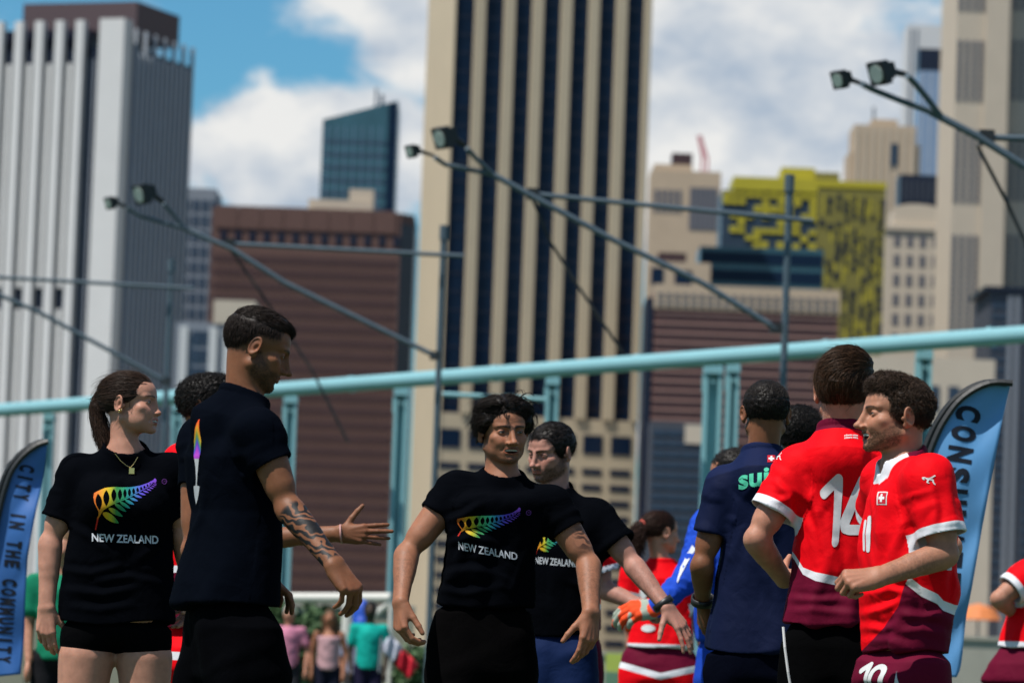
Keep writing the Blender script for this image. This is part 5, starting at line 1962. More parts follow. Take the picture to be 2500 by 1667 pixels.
    for k, sgn in enumerate((-1, 1)):
        lg = P.get('legs', ((0, 0), (0, 0)))[k]
        hj = hipc + Wd * hw * sgn
        hj[2] = min(hz, 0.98)
        kn = hj + Wd * sgn * 0.02 + np.array([lg[0], lg[1], 0]) * 0.5
        kn[2] = 0.50
        an = hj + Wd * sgn * 0.03 + np.array([lg[0], lg[1], 0])
        an[2] = 0.09
        legs.append((hj, kn, an))
    Fb = Field().u(T.field(grow=-0.036, zhi=T.z1 - 0.02))
    tr = P.get('thigh', (min(0.080, T.a[0] * 0.40), 0.058))
    for hj, kn, an in legs:
        hq = hj + (kn - hj) * 0.22
        Fb.u(f_rc(hq, kn, tr[0], tr[1]), 0.03)
        Fb.u(f_rc(kn, an, 0.056, 0.036), 0.02)
        Fb.u(f_rc(kn + np.array([0, 0.02, -0.06]), kn + np.array([0, 0.015, -0.2]), 0.05, 0.045), 0.02)
    lo, hi = bbox_of([q for l in legs for q in l] + [T.to_world(0.2, 0, T.z1), T.to_world(-0.2, 0, T.z0), T.to_world(0.2, 0, T.z0), T.to_world(0, 0.15, T.z0), T.to_world(0, -0.15, T.z0)], 0.10)
    V, Q = polygonise(Fb, lo, hi, P.get('bvox', 0.010))
    addpart(V, Q, np.tile(skin, (len(V), 1)))
    V, Q, tint = join(parts)
    new_mesh('body', V, Q, M_skin, root, off, True, {'tint': ('FLOAT_COLOR', tint), 'ink': ('FLOAT', np.concatenate(inks))})
    # ---- eyes, teeth
    if h.get('eyes', True):
        sv, sf = uvsphere()
        for sgn in (-1, 1):
            g = nrm(np.array([h.get('gaze', 0.0), 1.0, -0.05]))
            ang = sv @ g
            tc_ = np.where((ang > 0.975)[:, None], (0.004, 0.004, 0.004), np.where((ang > 0.86)[:, None], h.get('iris', (0.03, 0.015, 0.008)), (0.30, 0.27, 0.255)))
            ev = sv * 0.0122 + np.array([sgn * 0.0315, 0.0703, 0.0095])
            new_mesh('eye', (ev * sc) @ M3.T + pos, sf, M_gloss, root, off, True, {'tint': ('FLOAT_COLOR', tc_)})
    if hp['mouth'] in ('open', 'part', 'grin') and h.get('teeth', True):
        mw = 0.0235 + 0.006 * hp['smile']
        opn = {'part': 0.0035, 'open': 0.0068, 'grin': 0.0095}[hp['mouth']]
        vs, fs = [], []
        nt_ = 9
        for k in range(nt_ * 2):
            x0 = -mw * 0.82 + k * mw * 1.64 / (nt_ * 2 - 1)
        tm = MB()
        for k in range(10):
            xx = (k - 4.5) * 0.0047
            if abs(xx) > mw * 0.8:
                continue
            yy = 0.0862 + 0.001 * hp['smile'] - 9.0 * xx * xx
            tm.box((xx, yy, -0.0625 + opn * 0.45), (0.0022, 0.003, 0.0036), rot_z(-math.degrees(18 * xx)))
            if hp['mouth'] == 'open' and h.get('lower', False):
                tm.box((xx, yy - 0.001, -0.0625 - opn * 1.0), (0.0021, 0.003, 0.0034), rot_z(-math.degrees(18 * xx)))
        tv = np.array(tm.v)
        new_mesh('teeth', (tv * sc) @ M3.T + pos, tm.f, M_gloss, root, off, False, {'tint': ('FLOAT_COLOR', np.tile((0.40, 0.37, 0.31), (len(tv), 1)))})
    # ---- hair
    hair = make_hair(P['hair'], M3, pos, sc, 'hair', root, off, P.get('seed', 1))
    # ---- shirt
    g = P['shirt']
    shs = [(S + np.array([0, 0, g.get('sdz', -0.008)]), g.get('shr', 0.052) * m) for S in SL]
    Fs = shirt_field(T, neck, g.get('nr', nr * 1.22), shs, sleeves, g.get('bust'), g.get('collar', 0.0055), g.get('wave', 0.006), neck_axis=g.get('axis'))
    if 'vneck' in g:
        a0, a1, rr = g['vneck']
        Fs.s(f_rc(neck + T.to_world(0, 0, T.z1) * 0 + np.asarray(a0), neck + np.asarray(a1), rr[0], rr[1]), 0.004)
    lo, hi = gbox(T, [neck + 0.06, *[s_ + 0.09 for s_, _ in shs], *[s_ - 0.09 for s_, _ in shs], *[s[0] + (s[1] - s[0]) * s[2] + 0.11 for s in sleeves], *[s[0] + (s[1] - s[0]) * s[2] - 0.11 for s in sleeves]])
    V, Q = polygonise(Fs, lo, hi, g.get('vox', 0.0042))
    N = vnormals(V, Q)
    sd_ = P.get('seed', 1) * 3.17
    disp = folds(T, V, N, g.get('amp', 0.007), sd_, g.get('flo', 0.25), g.get('waist', 0.5), g.get('diag', 0.8))
    nearneck = sstep(0.07, 0.15, np.linalg.norm(V - neck, axis=1))
    insl = np.zeros(len(V))
    for sl in sleeves:
        ua = nrm(sl[1] - sl[0])
        al = (V - sl[0]) @ ua
        rr = np.linalg.norm((V - sl[0]) - al[:, None] * ua, axis=1)
        insl = np.maximum(insl, sstep(-0.03, 0.04, al) * (rr < sl[4] * 1.35))
    disp = disp * nearneck * (1 - insl * 0.8) + sleeve_folds(V, N, sleeves, g.get('samp', 0.006), sd_)
    if 'strokes' in g:
        disp = disp + stroke_folds(V, N, d, g['strokes'])
    V = V + N * disp[:, None]
    attrs = {}
    tint = np.tile(np.asarray(g['col'], float), (len(V), 1))
    if 'tintfn' in g:
        tint = g['tintfn'](T, V, tint, neck, sleeves)
    attrs['tint'] = ('FLOAT_COLOR', tint)
    mat = g.get('mat', M_cotton)
    if mat is M_jersey:
        pan, stp = g['zones'](T, V, neck, sleeves)
        attrs['panel'] = ('FLOAT', pan)
        attrs['stripe'] = ('FLOAT', stp)
    so_ = new_mesh('shirt', V, Q, mat, root, off, True, attrs)
    cl = Cloth(V, Q, so_, off)
    # ---- shorts
    b = P['shorts']
    Tb = Torso(b['rows'], d + b.get('dd', 0.0), b.get('yaw', P['yaw'][0] if isinstance(P['yaw'], tuple) else P['yaw']), b.get('ratio', 0.62), n=2.3)
    keep = Tb.z < T.z0 - 0.002
    zz = np.linspace(T.z0, min(T.z0 + 0.14, T.z1 - 0.05), 6)
    if not keep.any():
        keep[0] = True
    Tb.a = np.concatenate([Tb.a[keep] - 0.004, np.minimum(np.interp(zz, T.z, T.a) - 0.030, np.interp(zz, Tb.z, Tb.a) - 0.02)])
    Tb.cx = np.concatenate([Tb.cx[keep], np.interp(zz, T.z, T.cx)])
    Tb.yaw = np.concatenate([Tb.yaw[keep], np.interp(zz, T.z, T.yaw)])
    Tb.z = np.concatenate([Tb.z[keep], zz])
    Tb.z0, Tb.z1 = Tb.z[0], Tb.z[-1]
    Fq = Field().u(Tb.field(zlo=Tb.z0 - 0.02, k=0.05))
    kz = b.get('hem', 0.55)
    for i, (hj, kn, an) in enumerate(legs):
        hz_ = kz[i] if isinstance(kz, tuple) else kz
        t = (hj[2] - hz_) / (hj[2] - kn[2]) if hz_ > kn[2] else 1.0
        Pe = hj + (kn - hj) * t
        r1, r2 = b.get('lr', (0.088, 0.100))
        G = Field().u(f_rc(hj - np.array([0, 0, 0.05]), Pe, r1, r2)).i(f_pl(Pe, (0, 0, -1)), 0.004)
        Fq.u(G, 0.03)
        Fq.s(f_rc(Pe + np.array([0, 0, 0.03]), Pe - np.array([0, 0, 0.05]), r2 - 0.012, r2 - 0.008), 0.003)
    w = Tb.a.max() + 0.05
    lo = np.array([Tb.cx.min() - w - 0.05, Tb.d - w, min([q[1][2] for q in legs]) - 0.05])
    hi = np.array([Tb.cx.max() + w + 0.05, Tb.d + w, Tb.z1 + 0.02])
    for hj, kn, an in legs:
        lo = np.minimum(lo, kn - 0.15)
        hi = np.maximum(hi, np.array([kn[0] + 0.15, kn[1] + 0.15, -9]))
    V, Q = polygonise(Fq, lo, hi, b.get('vox', 0.006))
    N = vnormals(V, Q)
    s3 = noise3(np.stack([V[:, 0] * 9 + V[:, 2] * 4, V[:, 1] * 9, V[:, 2] * 3 - V[:, 0] * 4], 1) + sd_)
    s4 = noise3(np.stack([V[:, 0] * 6 - V[:, 2] * 12, V[:, 1] * 6, V[:, 2] * 7], 1) + sd_ + 5)
    V = V + N * ((np.maximum(s3 + 0.1, 0) ** 1.2 * 1.4 - 0.3) * b.get('amp', 0.009) + (np.maximum(s4 + 0.1, 0) ** 1.2 * 1.3 - 0.25) * b.get('amp', 0.009) * 0.6)[:, None] * sstep(T.z0 + 0.02, T.z0 - 0.03, V[:, 2])[:, None]
    attrs = {'tint': ('FLOAT_COLOR', np.tile(np.asarray(b['col'], float), (len(V), 1)))}
    mat = b.get('mat', M_poly)
    if mat is M_jersey:
        pan, stp = b['zones'](Tb, V, legs)
        attrs['panel'] = ('FLOAT', pan)
        attrs['stripe'] = ('FLOAT', stp)
    sh = new_mesh('shorts', V, Q, mat, root, off, True, attrs)
    cs = Cloth(V, Q, sh, off) if b.get('bvh') else None
    # ---- shoes
    for hj, kn, an in legs:
        Fv = Field().u(f_rc((an[0], an[1], 0.05) - Fd * 0.05, np.array((an[0], an[1], 0.038)) + Fd * 0.14, 0.045, 0.034)).u(f_rc(an, (an[0], an[1], 0.05), 0.042, 0.045), 0.02).i(f_pl((0, 0, 0.004), (0, 0, -1)), 0.004)
        V, Q = polygonise(Fv, np.array([an[0] - 0.22, an[1] - 0.22, 0.0]), np.array([an[0] + 0.22, an[1] + 0.22, 0.15]), 0.008)
        new_mesh('shoe', V, Q, M_poly, root, off, True, {'tint': ('FLOAT_COLOR', np.tile((0.05, 0.05, 0.05), (len(V), 1)))})
    return dict(root=root, off=off, cloth=cl, shorts=cs, T=T, pos=pos, M3=M3, sc=sc, neck=neck, J=J)
def ring_part(name, c, axis, r, w, thick, mat, root, off, squash=1.0, squash_dir=None):
    """a strap or bracelet round a wrist"""
    ax = nrm(axis)
    e1 = nrm(np.cross(ax, squash_dir if squash_dir is not None else [0.1, 0.2, 0.97]))
    e2 = np.cross(ax, e1)
    vs, fs = [], []
    n = 28
    for k in range(n):
        an = 2 * math.pi * k / n
        dr = e1 * math.cos(an) + e2 * math.sin(an) * squash
        for (rr, hh) in ((r, -w), (r + thick, -w), (r + thick, w), (r, w)):
            vs.append(c + dr * rr + ax * hh)
    for k in range(n):
        m_ = (k + 1) % n
        for q in range(4):
            p_ = (q + 1) % 4
            fs.append((k * 4 + q, m_ * 4 + q, m_ * 4 + p_, k * 4 + p_))
    return new_mesh(name, vs, fs, mat, root, off, True)
# ================================================================== hair styles
def toward(pt):
    pt = np.array(pt, float)
    return lambda P, n: pt - P
LOW_M = [-0.062, -0.062, -0.048, -0.016, 0.032, -0.014, -0.005]
def sgn(x):
    return np.where(x >= 0, 1.0, -1.0)
def tail_part(pts, rads, ns, ln, jit=0.12, curl=0.0, sr=0.0010):
    """a bound tail of hair: core plus strands, head frame"""
    pts = [np.array(p, float) for p in pts]
    def ex(rg, col):
        F = Field()
        for i in range(len(pts) - 1):
            F.u(f_rc(pts[i], pts[i + 1], rads[i], rads[i + 1]), 0.008)
        lo, hi = bbox_of(pts, 0.045)
        V, Q = polygonise(F, lo, hi, 0.0036)
        N = vnormals(V, Q)
        V = V + N * (noise3(V * np.array([140, 140, 25])) * 0.004)[:, None]
        parts = [(V, Q, np.tile(col * 0.6, (len(V), 1)) * (1 + 0.8 * noise3(V * np.array([160, 160, 30])))[:, None])]
        A = np.array(pts)
        pk = rg.choice(len(V), ns)
        rt = V[pk]
        def flow(P, D, t):
            dist = np.linalg.norm(P[:, None] - A[None, :-1], axis=2)
            k = np.minimum(dist.argmin(1), len(A) - 2)
            T = A[k + 1] - A[k]
            T = T / (np.linalg.norm(T, axis=1)[:, None] + 1e-9)
            return T * 0.8 + D * 0.3 + rg.normal(size=P.shape) * jit
        parts.append(strands_mesh(rt, np.tile([0, 0, -1.0], (ns, 1)) + rg.normal(size=(ns, 3)) * 0.2, ln, 5, sr, flow, col, 5, curl=curl))
        return join(parts)
    return ex
def loose(curves, r=0.0008):
    """single loose locks given as polylines in the head frame"""
    def ex(rg, col):
        out = []
        for c in curves:
            c = np.array(c, float)
            t = np.linspace(0, 1, 12)
            seg = np.linspace(0, 1, len(c))
            p = np.stack([np.interp(t, seg, c[:, k]) for k in range(3)], 1)
            p[1:-1] = (p[:-2] + 2 * p[1:-1] + p[2:]) / 4
            for rep in range(4):
                q = p + rg.normal(size=3) * 0.0016 + np.linspace(0, 1, 12)[:, None] * rg.normal(size=3) * 0.003
                tan = np.gradient(q, axis=0)
                tan /= np.linalg.norm(tan, axis=1)[:, None]
                e1 = np.cross(tan, [0.3, 0.5, 0.8])
                e1 /= np.linalg.norm(e1, axis=1)[:, None]
                e2 = np.cross(tan, e1)
                rr = r * np.linspace(1, 0.4, 12)[:, None]
                V = np.stack([q + rr * (math.cos(a) * e1 + math.sin(a) * e2) for a in (0, 2.09, 4.19)], 1).reshape(-1, 3)
                idx = np.arange(36).reshape(12, 3)
                Q = np.concatenate([np.stack([idx[:-1, k], idx[:-1, (k + 1) % 3], idx[1:, (k + 1) % 3], idx[1:, k]], -1) for k in range(3)])
                out.append((V, Q, np.tile(col, (36, 1))))
        return join(out)
    return ex
H_woman = dict(c=(0, -0.014, 0.042), r=(0.0795, 0.101, 0.0905), low=[-0.058, -0.055, -0.038, -0.012, 0.030, 0.004, 0.03], hairline=0.034, slope=0.62, edge=0.006,
               flow=toward((0, -0.135, 0.030)), len=0.075, n=6500, sr=0.0007, hug=0.95, lift=0.0, jitter=0.05, namp=0.0012, namp2=0.0006, nscale=(60, 20, 90), col=(0.030, 0.0165, 0.011), grav=(0, 0, 0),
               extra=[tail_part([(0, -0.096, 0.052), (0, -0.114, 0.040), (0, -0.124, 0.0), (0, -0.116, -0.055), (0, -0.102, -0.105), (0, -0.088, -0.150)], [0.012, 0.016, 0.021, 0.022, 0.018, 0.010], 2600, 0.10),
                      loose([[(0.072, 0.022, 0.02), (0.073, 0.022, -0.01), (0.070, 0.026, -0.035)]], 0.0005)])
H_tattoo = dict(c=(0, -0.014, 0.043), r=(0.0775, 0.0985, 0.093), low=[-0.026, -0.022, 0.010, 0.044, 0.060, 0.056, 0.056], hairline=0.034, slope=0.50, recede=0.026,
                lumps=[((0, 0.036, 0.100), (0.042, 0.042, 0.024), 0.03)], flow=lambda P, n: np.stack([0.1 * P[:, 0] * 10, np.where(P[:, 2] > 0.08, 1.0, 0.15), np.where(P[:, 2] > 0.08, 0.25, -0.8)], 1),
                len=0.022, n=12000, sr=0.0007, hug=0.6, lift=0.16, jitter=0.26, namp=0.003, col=(0.014, 0.0085, 0.0065), edge=0.014)
H_center = dict(c=(0, -0.020, 0.046), r=(0.083, 0.106, 0.098), low=[-0.066, -0.064, -0.054, -0.040, -0.004, 0.004, 0.04], hairline=0.052, slope=0.30, recede=0.004, cuts=[((0, 0.110, 0.030), (0.058, 0.055, 0.052))],
                lumps=[((0.022, 0.020, 0.118), (0.050, 0.058, 0.026), 0.03), ((-0.040, 0.015, 0.106), (0.040, 0.06, 0.030), 0.03), ((-0.074, 0.012, 0.050), (0.018, 0.040, 0.045), 0.02), ((0.072, 0.012, 0.050), (0.018, 0.040, 0.045), 0.02)],
                flow=lambda P, n: np.stack([sgn(P[:, 0] - 0.012) * 0.8, -0.75 + 0 * P[:, 0], -0.35 - 5 * np.maximum(0.06 - P[:, 2], 0)], 1),
                len=0.060, segs=8, n=13000, sr=0.0009, hug=0.68, lift=0.12, jitter=0.18, namp=0.006, nscale=(70, 30, 45), curl=0.28, col=(0.010, 0.0065, 0.005), grav=(0, 0, -0.15), edge=0.010, fly=900, flylen=1.0,
                extra=[loose([[(0.030, 0.080, 0.108), (0.036, 0.102, 0.085), (0.032, 0.100, 0.062), (0.012, 0.101, 0.058), (-0.008, 0.099, 0.066)],
                              [(0.020, 0.085, 0.108), (0.044, 0.098, 0.088), (0.048, 0.090, 0.066), (0.040, 0.094, 0.058)],
                              [(0.034, 0.080, 0.105), (0.030, 0.100, 0.094), (0.008, 0.106, 0.088), (-0.004, 0.103, 0.090)],
                              [(-0.030, 0.06, 0.138), (-0.055, 0.05, 0.158), (-0.080, 0.04, 0.162), (-0.098, 0.03, 0.150)], [(-0.020, 0.04, 0.142), (-0.035, 0.03, 0.168), (-0.060, 0.02, 0.172), (-0.066, 0.02, 0.150)],
                              [(-0.06, 0.04, 0.12), (-0.095, 0.03, 0.128), (-0.120, 0.02, 0.118), (-0.126, 0.02, 0.098)], [(-0.08, 0.03, 0.08), (-0.112, 0.02, 0.078), (-0.118, 0.02, 0.05), (-0.104, 0.02, 0.03)],
                              [(-0.03, 0.05, 0.135), (-0.05, 0.05, 0.148), (-0.07, 0.04, 0.14), (-0.06, 0.04, 0.125)], [(-0.085, 0.03, 0.06), (-0.105, 0.03, 0.045), (-0.10, 0.03, 0.02)], [(-0.085, 0.02, 0.04), (-0.108, 0.02, 0.02), (-0.096, 0.02, -0.005)]], 0.0011)])
H_man5 = dict(c=(0, -0.015, 0.045), r=(0.082, 0.103, 0.096), low=LOW_M, hairline=0.036, slope=0.56, recede=0.012, flow=lambda P, n: np.stack([0.3 + 0 * P[:, 0], np.where(P[:, 2] > 0.06, 0.8, 0.1), np.where(P[:, 2] > 0.06, 0.0, -1.0)], 1),
              len=0.025, n=5500, sr=0.0009, hug=0.75, lift=0.08, jitter=0.12, namp=0.003, col=(0.012, 0.009, 0.008))
H_navy = dict(c=(0, -0.015, 0.044), r=(0.079, 0.099, 0.094), low=LOW_M, hairline=0.034, slope=0.6, flow=lambda P, n: np.stack([0 * P[:, 0], 0.2 + 0 * P[:, 0], np.where(P[:, 2] > 0.06, 0.3, -1.0)], 1),
              len=0.011, segs=4, n=9000, sr=0.0009, hug=0.6, lift=0.36, jitter=0.28, namp=0.003, namp2=0.0025, col=(0.011, 0.008, 0.0065), edge=0.012)
H_14 = dict(c=(0, -0.018, 0.046), r=(0.083, 0.106, 0.101), low=[-0.070, -0.069, -0.060, -0.036, 0.018, -0.010, 0.0], hairline=0.036, slope=0.55, lumps=[((0.030, -0.02, 0.105), (0.045, 0.06, 0.034), 0.05)],
            flow=lambda P, n: np.stack([-0.9 * sstep(0.02, 0.09, P[:, 2]) + 0.05 * sgn(P[:, 0]), -0.30 + 0 * P[:, 0], -0.25 - 0.8 * (1 - sstep(0.02, 0.09, P[:, 2]))], 1),
            len=0.050, segs=7, n=9500, sr=0.0010, hug=0.85, lift=0.04, jitter=0.09, namp=0.005, nscale=(35, 35, 70), col=(0.040, 0.020, 0.0105), curl=0.10, grav=(0, 0, -0.05))
H_10 = dict(c=(0, -0.013, 0.044), r=(0.079, 0.097, 0.095), low=[-0.068, -0.066, -0.056, -0.022, 0.022, -0.034, -0.03], hairline=0.027, slope=0.58, recede=0.018, lumps=[((0.0, 0.040, 0.112), (0.055, 0.045, 0.030), 0.03)],
            flow=lambda P, n: np.stack([0.3 * np.sin(P[:, 1] * 90), -0.25 + 0.5 * np.sin(P[:, 2] * 80), -0.5 + 0 * P[:, 0]], 1),
            len=0.024, segs=8, n=10000, sr=0.0010, hug=0.5, lift=0.20, jitter=0.30, curl=0.85, namp=0.006, namp2=0.003, col=(0.034, 0.020, 0.0125), edge=0.012)
H_curly = dict(H_10, col=(0.007, 0.0055, 0.005), r=(0.086, 0.107, 0.100), len=0.028, n=7000)
H_pony = dict(H_woman, col=(0.030, 0.013, 0.009), n=2500, sr=0.0012, extra=[tail_part([(0, -0.098, 0.040), (0.01, -0.135, 0.035), (0.02, -0.150, -0.01), (0.02, -0.150, -0.07)], [0.014, 0.022, 0.026, 0.016], 1500, 0.08, 0.3, 0.8, 0.0014)])
H_far = dict(H_navy, n=600, sr=0.002, len=0.02)

F_of = lambda yaw: np.array([math.sin(rad(yaw)), -math.cos(rad(yaw)), 0.0])
BLACK = (0.0014, 0.0018, 0.0030)
RED = (0.68, 0.0012, 0.006)
MAROON = (0.10, 0.0025, 0.018)
NAVY = (0.0032, 0.0065, 0.028)
def cuff_sd(V, sleeves, w=0.027):
    d = np.full(len(V), 1.0)
    for sl in sleeves:
        S, E, t, r1, r2 = sl[:5]
        ua = nrm(E - S)
        q = V - S
        al = q @ ua
        rr = np.linalg.norm(q - al[:, None] * ua, axis=1)
        L = np.linalg.norm(E - S) * t
        e = np.where((rr < r2 * 1.35) & (al < L + 0.03), L - w - al, 1.0)
        d = np.minimum(d, e)
    return d
def line_z(d, pts):
    q = [unp(x, y, d) for x, y in pts]
    q.sort(key=lambda p: p[0])
    return lambda X: np.interp(X, [p[0] for p in q], [p[2] for p in q])

# ================================================================== 1 woman with ponytail
P1 = dict(d=13.8, yaw=(6, 12), rows=[(1165, 190, 420), (1225, 180, 424), (1285, 172, 422), (1371, 158, 420), (1440, 150, 421), (1520, 145, 425)], female=True, skin='rosy', seed=2, m=0.90,
          neck=(306, 1086), head=dict(p=(319, 990), yaw=74, pitch=2, roll=0, s=0.96, hp=dict(jaw=0.98, nose=-0.25, noser=0.72, full=1.0, brow=0.55, cheek=1.08, mouth='part', smile=0.55, chin=0.9, browt=0.8, nosew=0.9, lips=1.1, lipc=(0.34, 0.11, 0.11), browz=0.0255), gaze=0.0),
          arms=[dict(S=(187, 1152), E=(124, 1322, -0.01), W=(114, 1482, -0.04), f=(0.03, -0.08, -1), u=(-0.25, -1, 0), side=1, pose=RELAX, sl=0.68, sr=(0.058, 0.066), m=0.93),
                dict(S=(418, 1148), E=(444, 1300, 0.04), W=(458, 1420, 0.10), f=(0, 0.1, -1), u=(0.6, 0.4, 0), side=-1, sl=0.72, sr=(0.058, 0.064))],
          shirt=dict(col=BLACK, nr=0.066, bust=(0.072, 0.085, unp(300, 1235, 13.8)[2], 0.062), amp=0.010, axis=np.array([0, 0, 1.0]) + 0.55 * F_of(12), waist=0.7, wave=0.010, strokes=[(1, 1, (158, 1392), (230, 1402), (300, 1386)), (1, 1, (166, 1440), (260, 1452), (350, 1432)), (0.8, 1, (186, 1290), (225, 1312), (262, 1345)), (0.8, 1, (410, 1280), (380, 1340), (340, 1370)), (0.9, 1, (250, 1420), (320, 1410), (400, 1425)), (0.8, 1, (170, 1480), (250, 1490), (330, 1478))]),
          shorts=dict(rows=[(1495, 156, 420), (1535, 150, 420), (1560, 150, 416)], col=(0.002, 0.002, 0.0024), hem=unp(285, 1600, 13.8)[2], lr=(0.088, 0.086), mat=M_cotton, vox=0.005, amp=0.003),
          hair=H_woman, thigh=(0.090, 0.062), hipw=0.090, bvox=0.006)
p1 = person('woman with a brown ponytail in a black fern t-shirt and black shorts', P1)
v, f, c = fern_shape()
p1['cloth'].lay('fern_print', v, f, [(228, 1168), (382, 1168), (382, 1294), (228, 1294)], c)
lay_text(p1['cloth'], 'lettering', 'NEW ZEALAND', [(224, 1301), (386, 1307), (386, 1327), (224, 1321)], (0.50, 0.52, 0.56), 0.022)
def ring_print(cl, px, py, r, col, txt=True):
    v, f = mesh2d(lambda x, y: np.abs(np.hypot(x - 0.5, y - 0.5) - 0.44) - 0.05, 0, 1, 0, 1, 30, 30)
    cl.lay('trademark_ring', v, f, quad(px - r, py - r, px + r, py + r), col)
    lay_text(cl, 'lettering', 'TM', quad(px - r * 0.5, py - r * 0.3, px + r * 0.5, py + r * 0.3), col, 0.0)
ring_print(p1['cloth'], 401, 1175, 6.5, (0.10, 0.02, 0.16))
# necklace and pendant, earrings
def on_cloth(P, pts, lift=0.004):
    out = []
    for q in pts:
        a, n = P['cloth'].pick(*q)
        out.append(a + n * lift * (1 if n[1] < 0 else -1))
    return out
ch = on_cloth(p1, [(272, 1090), (282, 1108), (295, 1124), (308, 1136), (318, 1141), (326, 1132), (335, 1116), (341, 1098)])
MB().path(ch, 0.0011, 6).build('necklace', M_metal_gold, p1['root'], p1['off'])
pc_ = on_cloth(p1, [(321, 1150)], 0.006)[0]
MB().box(pc_, (0.0085, 0.0015, 0.0095)).build('pendant', M_metal_gold, p1['root'], p1['off'])
for (ex, ey, r_) in ((291, 1004, 0.0045), (296, 1001, 0.003)):
    ec = unp(ex, ey, 13.8 - 0.082)
    ring_part('earring', ec, (1, 0.2, 0), r_, 0.0014, 0.0016, M_metal_gold, p1['root'], p1['off'])
tie = p1['M3'] @ (np.array([0, -0.110, 0.046]) * p1['sc']) + p1['pos']
ring_part('hair_tie', tie, p1['M3'] @ np.array([0, -0.9, 0.25]), 0.014, 0.005, 0.004, plain('maroon_elastic', (0.05, 0.006, 0.012), 0.7), p1['root'], p1['off'])

# ================================================================== 2 red player mostly hidden, hand stretched out
def zones_simple(d, y0, th, ybot=None, cuff=True):
    zc = line_z(d, [(0, y0), (2500, y0)])
    def zones(T, V, neck, sleeves):
        z = V[:, 2]
        c = zc(V[:, 0])
        pan = z - c
        stp = np.abs(z - c) - th
        if cuff:
            stp = np.minimum(stp, cuff_sd(V, sleeves))
        return pan, stp
    return zones
def shorts_zones(T, V, legs):
    hz = min(l[1][2] for l in legs)
    pan = np.full(len(V), -1.0)
    zh = V[:, 2].min()
    return pan, np.abs(V[:, 2] - zh - 0.012) - 0.012
P2 = dict(d=14.8, yaw=70, rows=[(1130, 425, 580), (1200, 410, 600), (1290, 405, 605), (1390, 405, 600), (1480, 400, 600), (1540, 398, 600)], skin='tan', seed=4, neck=(510, 1065),
          head=dict(p=(508, 1000), yaw=75, pitch=-4, s=0.98, hp={}), hvox=0.0034,
          arms=[dict(S=(545, 1130, -0.16), E=(640, 1315, -0.20), W=(828, 1302, -0.28), f=(1, -0.04, 0.03), u=(0.05, -1, 0.05), side=1, pose=STRAIGHT, sl=0.6, m=0.92, hs=0.93),
                dict(S=(445, 1130, 0.16), E=(430, 1300, 0.2), W=(440, 1400, 0.1), f=(0, 0, -1), u=(-1, 0, 0), side=-1, sl=0.6, hide=True)],
          shirt=dict(col=RED, mat=M_jersey, zones=zones_simple(14.8, 1391, 0.012), vox=0.006, amp=0.006),
          shorts=dict(rows=[(1520, 400, 600), (1580, 395, 605), (1640, 392, 610)], col=RED, mat=M_jersey, zones=lambda T, V, legs: (np.full(len(V), 1.0), np.abs(V[:, 2] - unp(430, 1600, 14.8)[2]) - 0.014), hem=0.55, vox=0.008),
          hair=dict(H_curly, n=3500))
p2 = person('player in red half hidden behind the tattooed man, hand stretched out with a bracelet', P2)
wb = unp(833, 1303, 14.8 - 0.28)
ring_part('bracelet', wb, (1, -0.04, 0.12), 0.031, 0.003, 0.0025, plain('pink_beads', (0.42, 0.22, 0.20), 0.5, 0.4, 220), p2['root'], p2['off'], 1.0)

# ================================================================== 3 tattooed man
P3 = dict(d=11.7, yaw=(112, 118), rows=[(1070, 470, 672), (1120, 456, 684), (1180, 462, 690), (1250, 474, 690), (1320, 464, 688), (1372, 450, 687), (1420, 437, 685), (1476, 425, 682)], skin='tan', seed=6, ratio=0.70,
          neck=(597, 958), head=dict(p=(626, 855), yaw=98, pitch=-20, s=0.93, sz=0.92, kind='fade', hp=dict(nose=1.1, beard=0.68, brow=1.15, browt=1.2, chin=1.2, jaw=1.0, mouth='closed', squint=0.4, beardc=(0.016, 0.010, 0.007)), beard_hair=1500, beard_len=0.004),
          arms=[dict(S=(632, 1048, -0.17), E=(702, 1236, -0.20), W=(815, 1376, -0.32), f=(0.60, -0.22, -0.76), u=(0.55, -0.72, 0.42), side=1, pose=DROOP, sl=0.47, sr=(0.058, 0.064), ink=(0.06, 0.99, None), m=0.96, tilt=(0.1, 0, 0.05)),
                dict(S=(492, 1075, 0.16), E=(474, 1342, 0.10), W=(600, 1400, 0.06), f=(1, 0, -0.3), u=(0, 0, 1), side=-1, sl=0.42, sr=(0.066, 0.060), m=0.95)],
          shirt=dict(col=(0.0015, 0.0024, 0.0050), nr=0.066, amp=0.009, axis=np.array([0, 0, 1.0]) + 0.42 * F_of(115), waist=0.6, wave=0.004),
          shorts=dict(rows=[(1455, 440, 680), (1530, 448, 694), (1600, 456, 705), (1665, 462, 716)], col=(0.0014, 0.0015, 0.0022), hem=0.5, amp=0.010, vox=0.005, mat=M_cotton),
          hair=H_tattoo, legs=((0.12, 0), (-0.1, 0.1)))
p3 = person('bearded man in plain backed black t-shirt with a tattooed forearm, seen from behind', P3)
v, f, c = flame_shape()
p3['cloth'].lay('flame_print', v, f, [(470, 1023), (502, 1023), (496, 1230), (470, 1230)], c)

